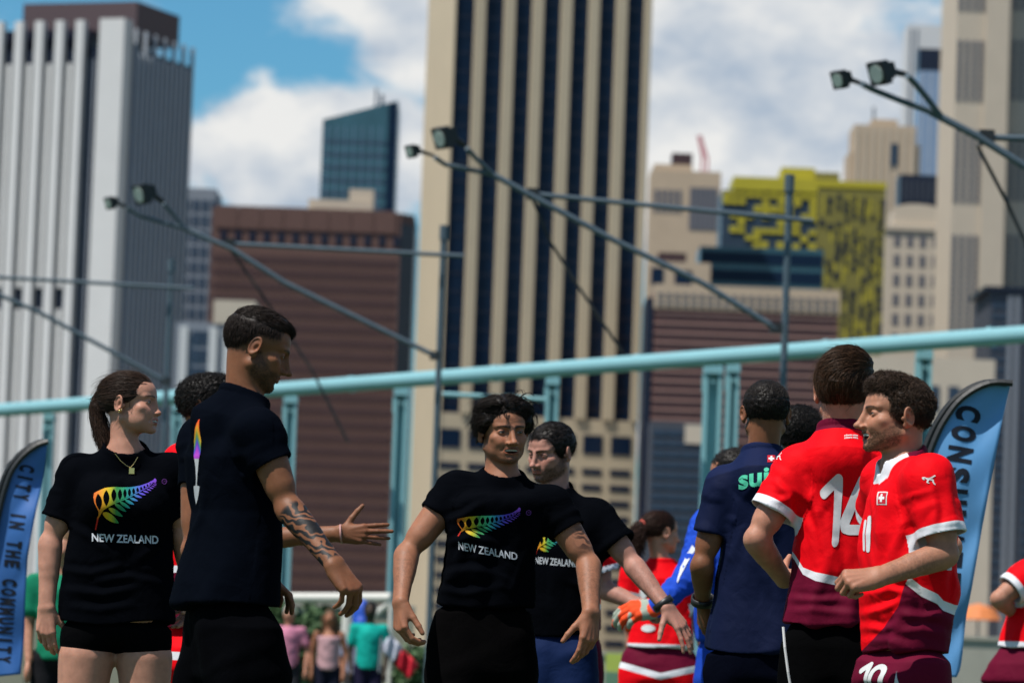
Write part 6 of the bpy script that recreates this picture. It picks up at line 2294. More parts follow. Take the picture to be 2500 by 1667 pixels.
# ================================================================== 4 central man walking forward
P4 = dict(d=13.7, yaw=(4, 12), rows=[(1205, 1112, 1338), (1245, 1096, 1332), (1285, 1092, 1322), (1345, 1088, 1312), (1420, 1077, 1306), (1480, 1062, 1303)], skin='mid', seed=8, lean=-0.04,
          neck=(1228, 1150), head=dict(p=(1228, 1060), yaw=20, pitch=-3, roll=-2, s=0.95, hp=dict(nose=0.95, nosew=1.05, mouth='open', smile=0.7, beard=0.85, beard_shape='goatee', brow=1.1, browt=1.25, jaw=1.0, squint=0.12, cheek=1.05, beardc=(0.022, 0.012, 0.009)), lower=False, gaze=-0.1),
          arms=[dict(S=(1115, 1192), E=(993, 1352, -0.05), W=(978, 1468, -0.20), f=(0.06, -0.22, -1), u=(-0.85, -0.5, 0.1), side=1, pose=dict(f=[(34, 38, 22, 3), (40, 40, 24, 1), (44, 42, 24, -1), (46, 42, 24, -3)], t=(24, 26, 4, 6)), sl=0.42, sr=(0.058, 0.062), hairy=0.35),
                dict(S=(1347, 1234), E=(1437, 1378, -0.04), W=(1443, 1494, -0.19), f=(-0.05, -0.22, -1), u=(0.6, -0.8, 0.1), side=-1, pose=dict(f=[(14, 24, 14, 3), (26, 30, 18, 1), (34, 34, 20, -1), (38, 36, 20, -3)], t=(34, 26, 4, 6)), sl=0.45, sr=(0.058, 0.063), ink_up=(1430, 1305, -0.08), hairy=0.35)],
          shirt=dict(col=BLACK, nr=0.063, amp=0.011, axis=np.array([0, 0, 1.0]) + 0.45 * F_of(12), waist=0.9, diag=1.1, strokes=[(1.2, 1, (1096, 1272), (1130, 1262), (1180, 1232)), (1, 1, (1092, 1330), (1150, 1312), (1215, 1330)), (1.1, 1, (1084, 1400), (1150, 1390), (1210, 1400)), (1, 1, (1076, 1440), (1140, 1450), (1220, 1436)), (1, 1, (1310, 1310), (1270, 1380), (1250, 1440)), (0.8, 1, (1330, 1260), (1300, 1300), (1280, 1350))]),
          shorts=dict(rows=[(1450, 1060, 1304), (1496, 1058, 1303), (1530, 1047, 1305), (1590, 1038, 1310), (1650, 1036, 1312)], col=(0.002, 0.0018, 0.0020), hem=0.5, amp=0.008, vox=0.005, mat=M_cotton),
          hair=H_center, legs=((-0.05, -0.15), (0.05, 0.2)))
p4 = person('dark-haired man in a black fern t-shirt striding forward at the centre', P4)
v, f, c = fern_shape()
p4['cloth'].lay('fern_print', v, f, [(1118, 1243), (1272, 1238), (1266, 1342), (1114, 1307)], c * 0.8)
lay_text(p4['cloth'], 'lettering', 'NEW ZEALAND', [(1119, 1321), (1263, 1349), (1263, 1367), (1120, 1341)], (0.42, 0.44, 0.48), 0.018)
ring_print(p4['cloth'], 1290, 1251, 6.5, (0.13, 0.03, 0.20))

# ================================================================== 5 man behind him
P5 = dict(d=15.5, yaw=(-10, -20), rows=[(1262, 1275, 1465), (1344, 1264, 1471), (1400, 1264, 1469), (1480, 1272, 1460), (1552, 1282, 1450)], skin='pale', seed=10,
          neck=(1352, 1186), head=dict(p=(1345, 1108), yaw=-42, pitch=-13, roll=2, s=0.94, hp=dict(nose=1.1, beard=0.75, brow=1.2, browt=1.3, squint=0.75, browz=0.0225, beardc=(0.022, 0.013, 0.010)), beard_hair=1500, beard_len=0.004),
          arms=[dict(S=(1278, 1258, 0.04), E=(1250, 1400, 0.08), W=(1262, 1500, 0.05), f=(0, 0, -1), u=(-1, -0.2, 0), side=1, sl=0.6),
                dict(S=(1455, 1258, -0.02), E=(1545, 1378, -0.08), W=(1628, 1482, -0.20), f=(0.60, -0.20, -0.75), u=(0.50, -0.62, 0.55), side=-1, pose=SPREAD, sl=0.62, sr=(0.062, 0.072), hairy=0.3)],
          shirt=dict(col=BLACK, nr=0.064, amp=0.010, axis=np.array([0, 0, 1.0]) + 0.5 * F_of(-20), vox=0.005, waist=0.6),
          shorts=dict(rows=[(1530, 1286, 1450), (1590, 1284, 1448), (1650, 1282, 1440)], col=(0.0035, 0.012, 0.052), hem=0.5, amp=0.009, vox=0.006),
          hair=H_man5, hvox=0.0028)
p5 = person('frowning bearded man in black fern t-shirt and navy shorts, arm reaching down', P5)
v, f, c = fern_shape()
p5['cloth'].lay('fern_print', v, f, [(1306, 1288), (1398, 1290), (1398, 1352), (1304, 1354)], c)
lay_text(p5['cloth'], 'lettering', 'NEW ZEALAND', [(1306, 1358), (1412, 1366), (1412, 1384), (1305, 1375)], (0.45, 0.47, 0.50), 0.02)
w5 = unp(1619, 1473, 15.5 - 0.185)
ring_part('watch', w5, (0.62, -0.09, -0.77), 0.034, 0.012, 0.006, M_watch, p5['root'], p5['off'])

# ================================================================== 6 navy shirt man
P6 = dict(d=14.1, yaw=(176, 180), rows=[(1175, 1768, 1970), (1235, 1762, 1976), (1317, 1759, 1974), (1400, 1755, 1972), (1468, 1748, 1976), (1544, 1730, 1986), (1590, 1724, 1992)], skin='tan', seed=12,
          neck=(1861, 1094), head=dict(p=(1869, 1014), yaw=184, pitch=-2, s=0.95, hp=dict(ear=1.05), eyes=False),
          arms=[dict(S=(1768, 1186), E=(1714, 1378, -0.02), W=(1716, 1470, 0.13), f=(0.08, 0.45, -0.85), u=(-0.9, -0.3, -0.2), side=-1, sl=0.62, sr=(0.060, 0.064), m=0.98),
                dict(S=(1972, 1190), E=(2010, 1370), W=(2000, 1470, 0.1), f=(0, 0.4, -0.9), u=(1, 0, 0), side=1, sl=0.62, hide=True)],
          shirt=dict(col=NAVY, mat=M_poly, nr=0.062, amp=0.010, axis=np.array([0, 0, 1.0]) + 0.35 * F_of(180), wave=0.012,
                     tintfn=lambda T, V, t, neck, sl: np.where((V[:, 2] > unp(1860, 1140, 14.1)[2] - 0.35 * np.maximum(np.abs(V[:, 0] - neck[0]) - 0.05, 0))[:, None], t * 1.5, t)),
          shorts=dict(rows=[(1540, 1732, 1985), (1600, 1722, 1990), (1660, 1720, 1995)], col=(0.0016, 0.0022, 0.006), mat=M_cotton, hem=0.5, amp=0.008, vox=0.006), hair=H_navy)
p6 = person('short-haired man in a navy shirt with green lettering seen from behind', P6)
lay_text(p6['cloth'], 'lettering', 'suisse', [(1804, 1152), (1985, 1152), (1985, 1197), (1804, 1197)], (0.10, 0.62, 0.40), 0.03)
sq = np.array([(0, 0), (1, 0), (1, 1), (0, 1)], float)
def swiss_cross(cl, x0, y0, x1, y1, sk=0.0, red=(0.45, 0.008, 0.02), border=False):
    g = 6
    V2 = np.array([(i / g, j / g) for j in range(g + 1) for i in range(g + 1)])
    Fq = [(j * (g + 1) + i, j * (g + 1) + i + 1, (j + 1) * (g + 1) + i + 1, (j + 1) * (g + 1) + i) for j in range(g) for i in range(g)]
    cn = quad(x0, y0, x1, y1, sk)
    if border:
        cl.lay('badge_border', V2, Fq, quad(x0 - 2.5, y0 - 2.5, x1 + 2.5, y1 + 2.5, sk), (0.6, 0.6, 0.6), 0.0014)
    cl.lay('badge', V2, Fq, cn, red, 0.0022)
    v, f = mesh2d(lambda x, y: np.minimum(np.maximum(np.abs(x - 0.5) - 0.12, np.abs(y - 0.5) - 0.36), np.maximum(np.abs(x - 0.5) - 0.36, np.abs(y - 0.5) - 0.12)), 0, 1, 0, 1, 24, 24)
    cl.lay('badge_cross', v, f, cn, (0.66, 0.66, 0.66), 0.0030)
swiss_cross(p6['cloth'], 1873, 1112, 1892, 1129)
w6 = unp(1716, 1464, 14.1 + 0.12)
ring_part('watch', w6, (0.0, 0.5, -0.85), 0.034, 0.012, 0.006, M_watch, p6['root'], p6['off'])

# ================================================================== 7 number 14
zc14 = line_z(12.5, [(1900, 1340), (1935, 1352), (1945, 1372), (1957, 1394), (1985, 1408), (2060, 1424), (2120, 1420), (2180, 1400), (2220, 1370)])
def zones14(T, V, neck, sleeves):
    z = V[:, 2]
    c = zc14(V[:, 0])
    th = np.interp(V[:, 0], [unp(1935, 1400, 12.5)[0], unp(1985, 1400, 12.5)[0]], [0.008, 0.0125])
    insl = cuff_sd(V, sleeves, 1.0) < 0.5
    pan = np.where(insl, 1.0, z - c)
    stp = np.where(insl, 1.0, np.abs(z - c) - th)
    stp = np.minimum(stp, cuff_sd(V, sleeves))
    rr = np.linalg.norm((V - neck) * np.array([1, 1, 0.4]), axis=1)
    pan = np.minimum(pan, np.where(V[:, 2] > neck[2] - 0.05, rr - 0.0805, 1.0))
    return pan, stp
P7 = dict(d=12.5, yaw=(172, 176), rows=[(1135, 1935, 2190), (1190, 1938, 2192), (1268, 1941, 2188), (1366, 1938, 2176), (1430, 1930, 2165), (1524, 1914, 2165)], skin='fair', seed=14,
          neck=(2055, 1036), head=dict(p=(2060, 962), yaw=166, pitch=0, s=1.0, hp={}, eyes=False),
          arms=[dict(S=(1948, 1138), E=(1846, 1316, -0.04), W=(1915, 1416, 0.13), f=(0.6, 0.5, 0.25), u=(-0.3, -0.3, -0.9), side=-1, pose=RELAX, sl=0.64, sr=(0.062, 0.071)),
                dict(S=(2185, 1142), E=(2318, 1335, 0.04), W=(2210, 1420, 0.2), f=(-0.6, 0.5, 0.2), u=(0.3, -0.3, -0.9), side=1, sl=0.6, sr=(0.062, 0.07))],
          shirt=dict(col=RED, mat=M_jersey, zones=zones14, nr=0.064, amp=0.010, vox=0.0036, axis=np.array([0, 0, 1.0]) + 0.30 * F_of(175), collar=0.0065, samp=0.007, waist=0.6, flo=0.35, diag=1.0,
                     strokes=[(1, 1, (1948, 1238), (1972, 1300), (1982, 1372)), (0.9, 1, (1962, 1178), (1988, 1250), (1998, 1335)), (0.8, 1.1, (1946, 1290), (1956, 1340), (1960, 1385)), (0.7, 1, (2028, 1330), (2040, 1390), (2044, 1416)), (0.6, 1.3, (2100, 1090), (2094, 1150), (2098, 1230)),
                              (0.7, 0.9, (1925, 1460), (1990, 1470), (2060, 1462)), (0.6, 0.9, (1930, 1495), (1985, 1490), (2080, 1500)), (0.9, 0.8, (1890, 1180), (1920, 1215), (1932, 1262)), (0.7, 0.8, (1870, 1215), (1895, 1225), (1925, 1222))]),
          shorts=dict(rows=[(1510, 1920, 2160), (1580, 1912, 2165), (1660, 1912, 2170)], col=(0.0016, 0.0016, 0.0018), mat=M_cotton, hem=0.5, amp=0.008, vox=0.006), hair=H_14)
p7 = person('brown-haired man in a red jersey with white number 14 on the back', P7)
v, f = strokes_shape([[(0.02, 0.26), (0.32, 0.03)], [(0.32, 0.03), (0.32, 1.0)]], 0.085, 0.36, 1.0)
p7['cloth'].lay('number', v, f, [(1999, 1156), (2058, 1156), (2046, 1334), (2005, 1334)], (0.60, 0.60, 0.62))
v, f = strokes_shape([[(0.30, 0.0), (0.0, 0.66), (0.01, 0.74), (0.08, 0.76), (0.42, 0.76)], [(0.38, 0.58), (0.38, 1.0)]], 0.078, 0.44, 1.0)
p7['cloth'].lay('number', v, f, [(2052, 1158), (2132, 1158), (2132, 1344), (2052, 1344)], (0.60, 0.60, 0.62))
lay_text(p7['cloth'], 'nape_lettering', 'schweiz suisse', quad(2061, 1061, 2094, 1065.5), (0.6, 0.6, 0.6), 0.03)
lay_text(p7['cloth'], 'nape_lettering', 'svizzera svizra', quad(2061, 1067, 2094, 1071.5), (0.6, 0.6, 0.6), 0.03)
v, f = strokes_shape(PUMA, 0.05, 0.95, 1.0, 0.025)
p7['cloth'].lay('sleeve_emblem', v, f, quad(1890, 1104, 1910, 1124), (0.6, 0.6, 0.6))
MB().path([unp(1912, 1530, 12.35), unp(1916, 1580, 12.33), unp(1924, 1640, 12.32), unp(1934, 1700, 12.32)], 0.004, 6).build('piping', plain('white_piping', (0.5, 0.5, 0.5), 0.7), p7['root'], p7['off'])

# ================================================================== 8 number 10, smiling
d10 = 11.9
zc10 = line_z(d10 - 0.1, [(2190, 1402), (2212, 1418), (2245, 1444), (2285, 1462), (2300, 1478), (2330, 1488)])
bx = [unp(x, y, d10 - 0.1) for x, y in ((2112, 1590), (2160, 1530), (2190, 1480), (2200, 1440), (2212, 1412))]
def zones10(T, V, neck, sleeves):
    z = V[:, 2]
    c = zc10(V[:, 0])
    insl = cuff_sd(V, sleeves, 1.0) < 0.5
    xb = np.interp(z, [b[2] for b in bx], [b[0] for b in bx])
    pan = np.maximum(z - c, (xb - V[:, 0]) * 0.8)
    pan = np.where(insl & (z > bx[-1][2]), 1.0, pan)
    stp = np.maximum(np.abs(z - c) - 0.0135, (xb - V[:, 0]))
    stp = np.where(insl, 1.0, stp)
    stp = np.minimum(stp, cuff_sd(V, sleeves))
    q = V - neck
    rr = np.linalg.norm(q * np.array([1, 1, 0.4]), axis=1)
    col = np.where(z > neck[2] - 0.075, rr - 0.084, 1.0)
    fwd = q @ F_of(-70)
    stp = np.minimum(stp, np.maximum(col, 0.018 - fwd))
    pan = np.minimum(pan, np.maximum(col, fwd - 0.018))
    return pan, stp
P8 = dict(d=d10, yaw=(-66, -70), rows=[(1165, 2150, 2308), (1220, 2124, 2322), (1306, 2107, 2330), (1360, 2106, 2329), (1420, 2110, 2326), (1468, 2112, 2324), (1530, 2116, 2318), (1590, 2118, 2310)], skin='light', seed=16, ratio=0.72,
          neck=(2203, 1110), head=dict(p=(2187, 1022), yaw=-77, pitch=1, roll=0, s=0.99, hp=dict(nose=0.85, mouth='grin', smile=1.1, beard=0.85, brow=1.0, browt=0.9, squint=0.55, beardc=(0.055, 0.029, 0.015), cheek=1.08), lower=False, beard_hair=1500, beard_len=0.0042),
          arms=[dict(S=(2268, 1168, -0.17), E=(2308, 1352, -0.20), W=(2146, 1408, -0.27), f=(-0.93, -0.20, -0.14), u=(-0.15, -0.80, 0.55), side=-1, pose=FIST, sl=0.77, sr=(0.066, 0.074), hairy=0.3, m=1.0),
                dict(S=(2165, 1172, 0.17), E=(2150, 1300, 0.3), W=(2110, 1400, 0.2), f=(-1, 0, 0), u=(0, -1, 0), side=1, sl=0.7, hide=True)],
          shirt=dict(col=RED, mat=M_jersey, zones=zones10, nr=0.066, amp=0.012, vox=0.0036, axis=np.array([0, 0, 1.0]) + 0.55 * F_of(-70), collar=0.0065, samp=0.006, waist=1.0, flo=0.3, diag=0.9,
                     strokes=[(1, 1, (2158, 1190), (2146, 1280), (2134, 1380)), (0.9, 1, (2206, 1240), (2186, 1310), (2160, 1370)), (1.1, 0.9, (2112, 1452), (2160, 1440), (2204, 1452)), (1.1, 0.9, (2114, 1498), (2150, 1486), (2188, 1470)), (1, 0.9, (2116, 1532), (2150, 1540), (2184, 1522)),
                              (1, 1, (2192, 1500), (2240, 1512), (2292, 1500)), (0.9, 1, (2190, 1542), (2240, 1536), (2290, 1550)), (0.8, 1, (2118, 1566), (2160, 1562), (2200, 1575)), (0.8, 1, (2300, 1380), (2290, 1420), (2296, 1450)), (0.7, 0.9, (2250, 1200), (2262, 1250), (2256, 1296)), (0.6, 0.9, (2292, 1190), (2300, 1240), (2312, 1290))],
                     vneck=(F_of(-70) * 0.05 + np.array([0, 0, -0.005]), F_of(-70) * 0.105 + np.array([0, 0, -0.055]), (0.03, 0.008))),
          shorts=dict(rows=[(1570, 2118, 2312), (1615, 2102, 2304), (1665, 2080, 2292)], col=MAROON, hem=0.5, amp=0.009, vox=0.0045, bvh=True), hair=H_10, legs=((-0.25, -0.05), (0.0, 0.1)))
p8 = person('smiling curly-haired man in a red and maroon jersey with number 10 shorts', P8)
v, f = strokes_shape(PUMA, 0.055, 0.95, 1.0, 0.022)
p8['cloth'].lay('sleeve_emblem', v, f, [(2250, 1157), (2284, 1160), (2286, 1184), (2252, 1180)], (0.62, 0.62, 0.62))
swiss_cross(p8['cloth'], 2147, 1203, 2166, 1230, -3, border=True)
v, f = strokes_shape([[(0, 0), (0.0, 1.0)]], 0.06, 0.02, 1.0)
p8['cloth'].lay('number', v, f, [(2120, 1258), (2128, 1258), (2124, 1348), (2116, 1348)], (0.6, 0.6, 0.62))
v, f = strokes_shape([[(0, 0), (0.0, 1.0)]], 0.06, 0.02, 1.0)
p8['cloth'].lay('number', v, f, [(2112, 1268), (2117, 1268), (2113, 1345), (2108, 1345)], (0.6, 0.6, 0.62))
v, f = mesh2d(lambda x, y: np.maximum(np.abs(x - 0.55) - 0.42, np.abs(y - 0.5) - 0.45) + 0.3 * np.maximum(0.4 - y, 0), 0, 1, 0, 1, 12, 16)
p8['cloth'].lay('number', v, f, [(2311, 1342), (2323, 1342), (2323, 1394), (2307, 1394)], (0.45, 0.45, 0.48))
cs = p8['shorts']
v, f = strokes_shape([[(0.02, 0.22), (0.30, 0.03)], [(0.30, 0.03), (0.30, 1.0)]], 0.085, 0.34, 1.0)
cs.lay('number', v, f, [(2104, 1615), (2136, 1615), (2120, 1716), (2098, 1716)], (0.55, 0.56, 0.56))
v, f = strokes_shape(NUM0, 0.085, 0.44, 1.0)
cs.lay('number', v, f, [(2134, 1621), (2178, 1621), (2166, 1722), (2120, 1722)], (0.55, 0.56, 0.56))
v, f = mesh2d(lambda x, y: np.abs(x - 0.5) - 0.5 * y, 0, 1, 0, 1, 12, 12)
cs.lay('side_flash', v, f, [(2186, 1636), (2194, 1636), (2212, 1690), (2184, 1690)], (0.5, 0.5, 0.54))

# ================================================================== 9 dark curls behind number 14
P9 = dict(d=15.6, yaw=170, rows=[(1200, 1870, 2040), (1300, 1865, 2045), (1500, 1868, 2042), (1560, 1866, 2044)], skin='tan', seed=18, neck=(1953, 1140), head=dict(p=(1952, 1072), yaw=165, s=0.95, hp={}, eyes=False), hvox=0.004, avox=0.006,
          arms=[dict(S=(1880, 1195), E=(1875, 1330), W=(1880, 1430), f=(0, 0, -1), u=(-1, 0, 0), side=-1, sl=0.6, hide=True), dict(S=(2030, 1195), E=(2040, 1330), W=(2040, 1430), f=(0, 0, -1), u=(1, 0, 0), side=1, sl=0.6, hide=True)],
          shirt=dict(col=BLACK, vox=0.008), shorts=dict(rows=[(1540, 1870, 2040), (1660, 1868, 2042)], col=BLACK, vox=0.01), hair=dict(H_curly, n=4000))
person('person with dark curls whose hair shows between the navy shirt and number 14', P9)

# ================================================================== 10 woman with ponytail and red jersey, out of focus
dz = 21.0
def zones_pony(T, V, neck, sleeves):
    return np.full(len(V), 1.0), np.minimum(np.abs(V[:, 2] - V[:, 2].min() - 0.012) - 0.016, cuff_sd(V, sleeves, 0.032))
def zones_pshorts(T, V, legs):
    z = V[:, 2]
    zc = unp(1610, 1640, dz)[2] - 0.9 * np.abs(np.abs(V[:, 0] - T.cx[0]) - 0.07) * 0 + 0.25 * (np.abs(V[:, 0] - T.cx[0]) - 0.08)
    return np.where(z > zc, -1.0, 1.0), np.abs(z - zc) - 0.016
P10 = dict(d=dz, yaw=(172, 160), rows=[(1395, 1555, 1680), (1440, 1540, 1690), (1500, 1545, 1688), (1540, 1538, 1690), (1580, 1530, 1690)], female=True, skin='rosy', seed=20, neck=(1615, 1362), head=dict(p=(1612, 1302), yaw=120, pitch=-2, s=0.95, hp=dict(nose=0.8, brow=0.6), eyes=False), hvox=0.004, avox=0.005,
           arms=[dict(S=(1545, 1402), E=(1530, 1470), W=(1535, 1540, 0.1), f=(0, 0.2, -1), u=(-1, 0, 0), side=-1, sl=0.85, sr=(0.07, 0.07)), dict(S=(1685, 1402), E=(1708, 1500), W=(1716, 1590, -0.02), f=(0, 0, -1), u=(1, 0, 0), side=1, sl=0.85, sr=(0.07, 0.075))],
           shirt=dict(col=RED, mat=M_jersey, zones=zones_pony, vox=0.006, amp=0.010),
           shorts=dict(rows=[(1572, 1532, 1690), (1620, 1522, 1700), (1660, 1516, 1704)], col=RED, mat=M_jersey, zones=zones_pshorts, hem=0.5, vox=0.008), hair=H_pony, hipw=0.1)
p10 = person('woman with a bushy ponytail in red jersey and maroon shorts, seen from behind', P10)
v, f, _a = text_mesh('2', 0.03)
v, f = mesh2d(lambda x, y: np.hypot((x - 0.5) / 0.5, (y - 0.5) / 0.5) ** 2 - 1, 0, 1, 0, 1, 16, 16)
p10['cloth'].lay('number', v, f, quad(1562, 1432, 1580, 1462), (0.6, 0.6, 0.6), 0.004)
p10['cloth'].lay('number', v, f, quad(1566, 1524, 1600, 1542), (0.6, 0.6, 0.6), 0.004)
ti = p10['M3'] @ (np.array([0.004, -0.118, 0.040]) * p10['sc']) + p10['pos']
ring_part('hair_tie', ti, p10['M3'] @ np.array([0, -0.9, 0.15]), 0.018, 0.008, 0.007, plain('coral_elastic', (0.6, 0.10, 0.07), 0.7), p10['root'], p10['off'])

# ================================================================== 11 goalkeeper in blue behind the navy man
dk = 17.5
BLUE = (0.012, 0.055, 0.40)
P11 = dict(d=dk, yaw=-60, rows=[(1240, 1700, 1840), (1300, 1695, 1850), (1400, 1700, 1850), (1500, 1704, 1850), (1560, 1706, 1850)], skin='mid', seed=22, neck=(1800, 1215), head=dict(p=(1788, 1163), yaw=-110, pitch=-12, s=0.95, hp={}, eyes=False), hvox=0.004, avox=0.005,
           arms=[dict(S=(1728, 1290, -0.05), E=(1690, 1400, -0.12), W=(1602, 1480, -0.22), f=(-0.8, -0.2, -0.3), u=(-0.2, -0.7, 0.6), side=-1, sl=0.98, sr=(0.075, 0.062), hide=True), dict(S=(1810, 1240, 0.1), E=(1830, 1380), W=(1800, 1480), f=(0, 0, -1), u=(1, 0, 0), side=1, sl=0.9, hide=True)],
           shirt=dict(col=BLUE, mat=M_poly, vox=0.006, amp=0.010), shorts=dict(rows=[(1545, 1710, 1850), (1660, 1705, 1855)], col=BLUE, vox=0.009), hair=H_far)
p11 = person('goalkeeper in a blue long-sleeved top with orange gloves behind the navy man', P11)
# forearm of the sleeve with shoulder stripe and glove
E_, W_ = unp(1690, 1400, dk - 0.12), unp(1602, 1482, dk - 0.24)
Fk = Field().u(f_rc(E_, W_, 0.060, 0.042)).u(f_rc(unp(1728, 1290, dk - 0.05), E_, 0.078, 0.062), 0.03)
lo, hi = bbox_of([E_, W_, unp(1728, 1290, dk - 0.05)], 0.1)
V, Q = polygonise(Fk, lo, hi, 0.005)
N = vnormals(V, Q)
V = V + N * ((0.5 - np.abs(noise3(V * 24)) * 1.5) * 0.007)[:, None]
new_mesh('sleeve', V, Q, M_poly, p11['root'], p11['off'], True, {'tint': ('FLOAT_COLOR', np.tile(BLUE, (len(V), 1)))})
cl11 = Cloth(V, Q, p11['root'], p11['off'])
gv = np.array([(i / 12, j) for j in (0, 1) for i in range(13)], float)
gf = [(i, i + 1, 14 + i, 13 + i) for i in range(12)]
st_o = cl11.lay('sleeve_stripe', gv, gf, [(1612, 1412), (1690, 1330), (1698, 1340), (1620, 1420)], (0.55, 0.57, 0.62), 0.004)
Fg = Field()
fg = nrm([-0.85, -0.2, -0.15])
hand_prims(Fg, W_ + fg * -0.01, fg, (-0.1, -0.75, 0.6), -1, dict(f=[(30, 30, 20, 2), (34, 30, 20, 0), (38, 30, 20, -1), (40, 30, 20, -3)], t=(30, 30, 10, 10)), 1.15)
lo, hi = bbox_of([W_, W_ + fg * 0.24], 0.1)
V, Q = polygonise(Fg, lo, hi, 0.004)
N = vnormals(V, Q)
V = V + N * 0.006
gt = np.where((noise3(V * 18) > 0.12)[:, None], (0.30, 0.34, 0.28), (0.75, 0.07, 0.02))
new_mesh('glove', V, Q, M_poly, p11['root'], p11['off'], True, {'tint': ('FLOAT_COLOR', gt)})

# ================================================================== 12 red player hidden behind the frowning man, forearm out
P12 = dict(d=18.0, yaw=60, rows=[(1330, 1345, 1465), (1380, 1335, 1468), (1480, 1340, 1465), (1540, 1338, 1466)], skin='pale', seed=24, neck=(1392, 1300), head=dict(p=(1380, 1250), yaw=60, s=0.85, hp={}, eyes=False), hvox=0.005, avox=0.004,
           arms=[dict(S=(1440, 1300, -0.1), E=(1478, 1440, -0.1), W=(1566, 1478, -0.18), f=(0.9, -0.1, -0.3), u=(0, -0.8, 0.6), side=1, pose=FIST, sl=0.72, sr=(0.075, 0.08)), dict(S=(1370, 1300, 0.1), E=(1360, 1400), W=(1370, 1480), f=(0, 0, -1), u=(-1, 0, 0), side=-1, sl=0.6, hide=True)],
           shirt=dict(col=RED, mat=M_jersey, zones=zones_simple(18.0, 1480, 0.012), vox=0.008), shorts=dict(rows=[(1530, 1340, 1465), (1650, 1338, 1466)], col=MAROON, vox=0.01), hair=H_far)
person('red player hidden behind the frowning man, bare forearm reaching to the goalkeeper', P12)

# ================================================================== 13 red player cropped at the right edge
def zones13(T, V, neck, sleeves):
    return np.full(len(V), 1.0), np.minimum(np.abs(V[:, 2] - V[:, 2].min() - 0.014) - 0.018, cuff_sd(V, sleeves, 0.032))
P13 = dict(d=19.0, yaw=150, rows=[(1420, 2500, 2640), (1460, 2480, 2640), (1500, 2462, 2630), (1540, 2450, 2620), (1580, 2440, 2610)], skin='fair', seed=26, neck=(2590, 1345), head=dict(p=(2600, 1290), yaw=120, pitch=-20, s=0.95, hp={}, eyes=False), hvox=0.005, avox=0.004,
           arms=[dict(S=(2512, 1405, -0.05), E=(2438, 1462, -0.1), W=(2478, 1500, 0.02), f=(0.8, 0.3, 0.1), u=(-0.3, -0.3, -0.9), side=-1, sl=0.62, sr=(0.078, 0.072)), dict(S=(2640, 1410), E=(2690, 1470), W=(2640, 1520), f=(0, 0, -1), u=(1, 0, 0), side=1, sl=0.6, hide=True)],
           shirt=dict(col=RED, mat=M_jersey, zones=zones13, vox=0.006, amp=0.010),
           shorts=dict(rows=[(1570, 2440, 2610), (1620, 2415, 2600), (1665, 2395, 2590)], col=MAROON, hem=0.5, vox=0.008), hair=H_far, hipw=0.1, legs=((-0.25, 0), (0, 0)))
person('red and maroon player bending at the right edge of the picture', P13)
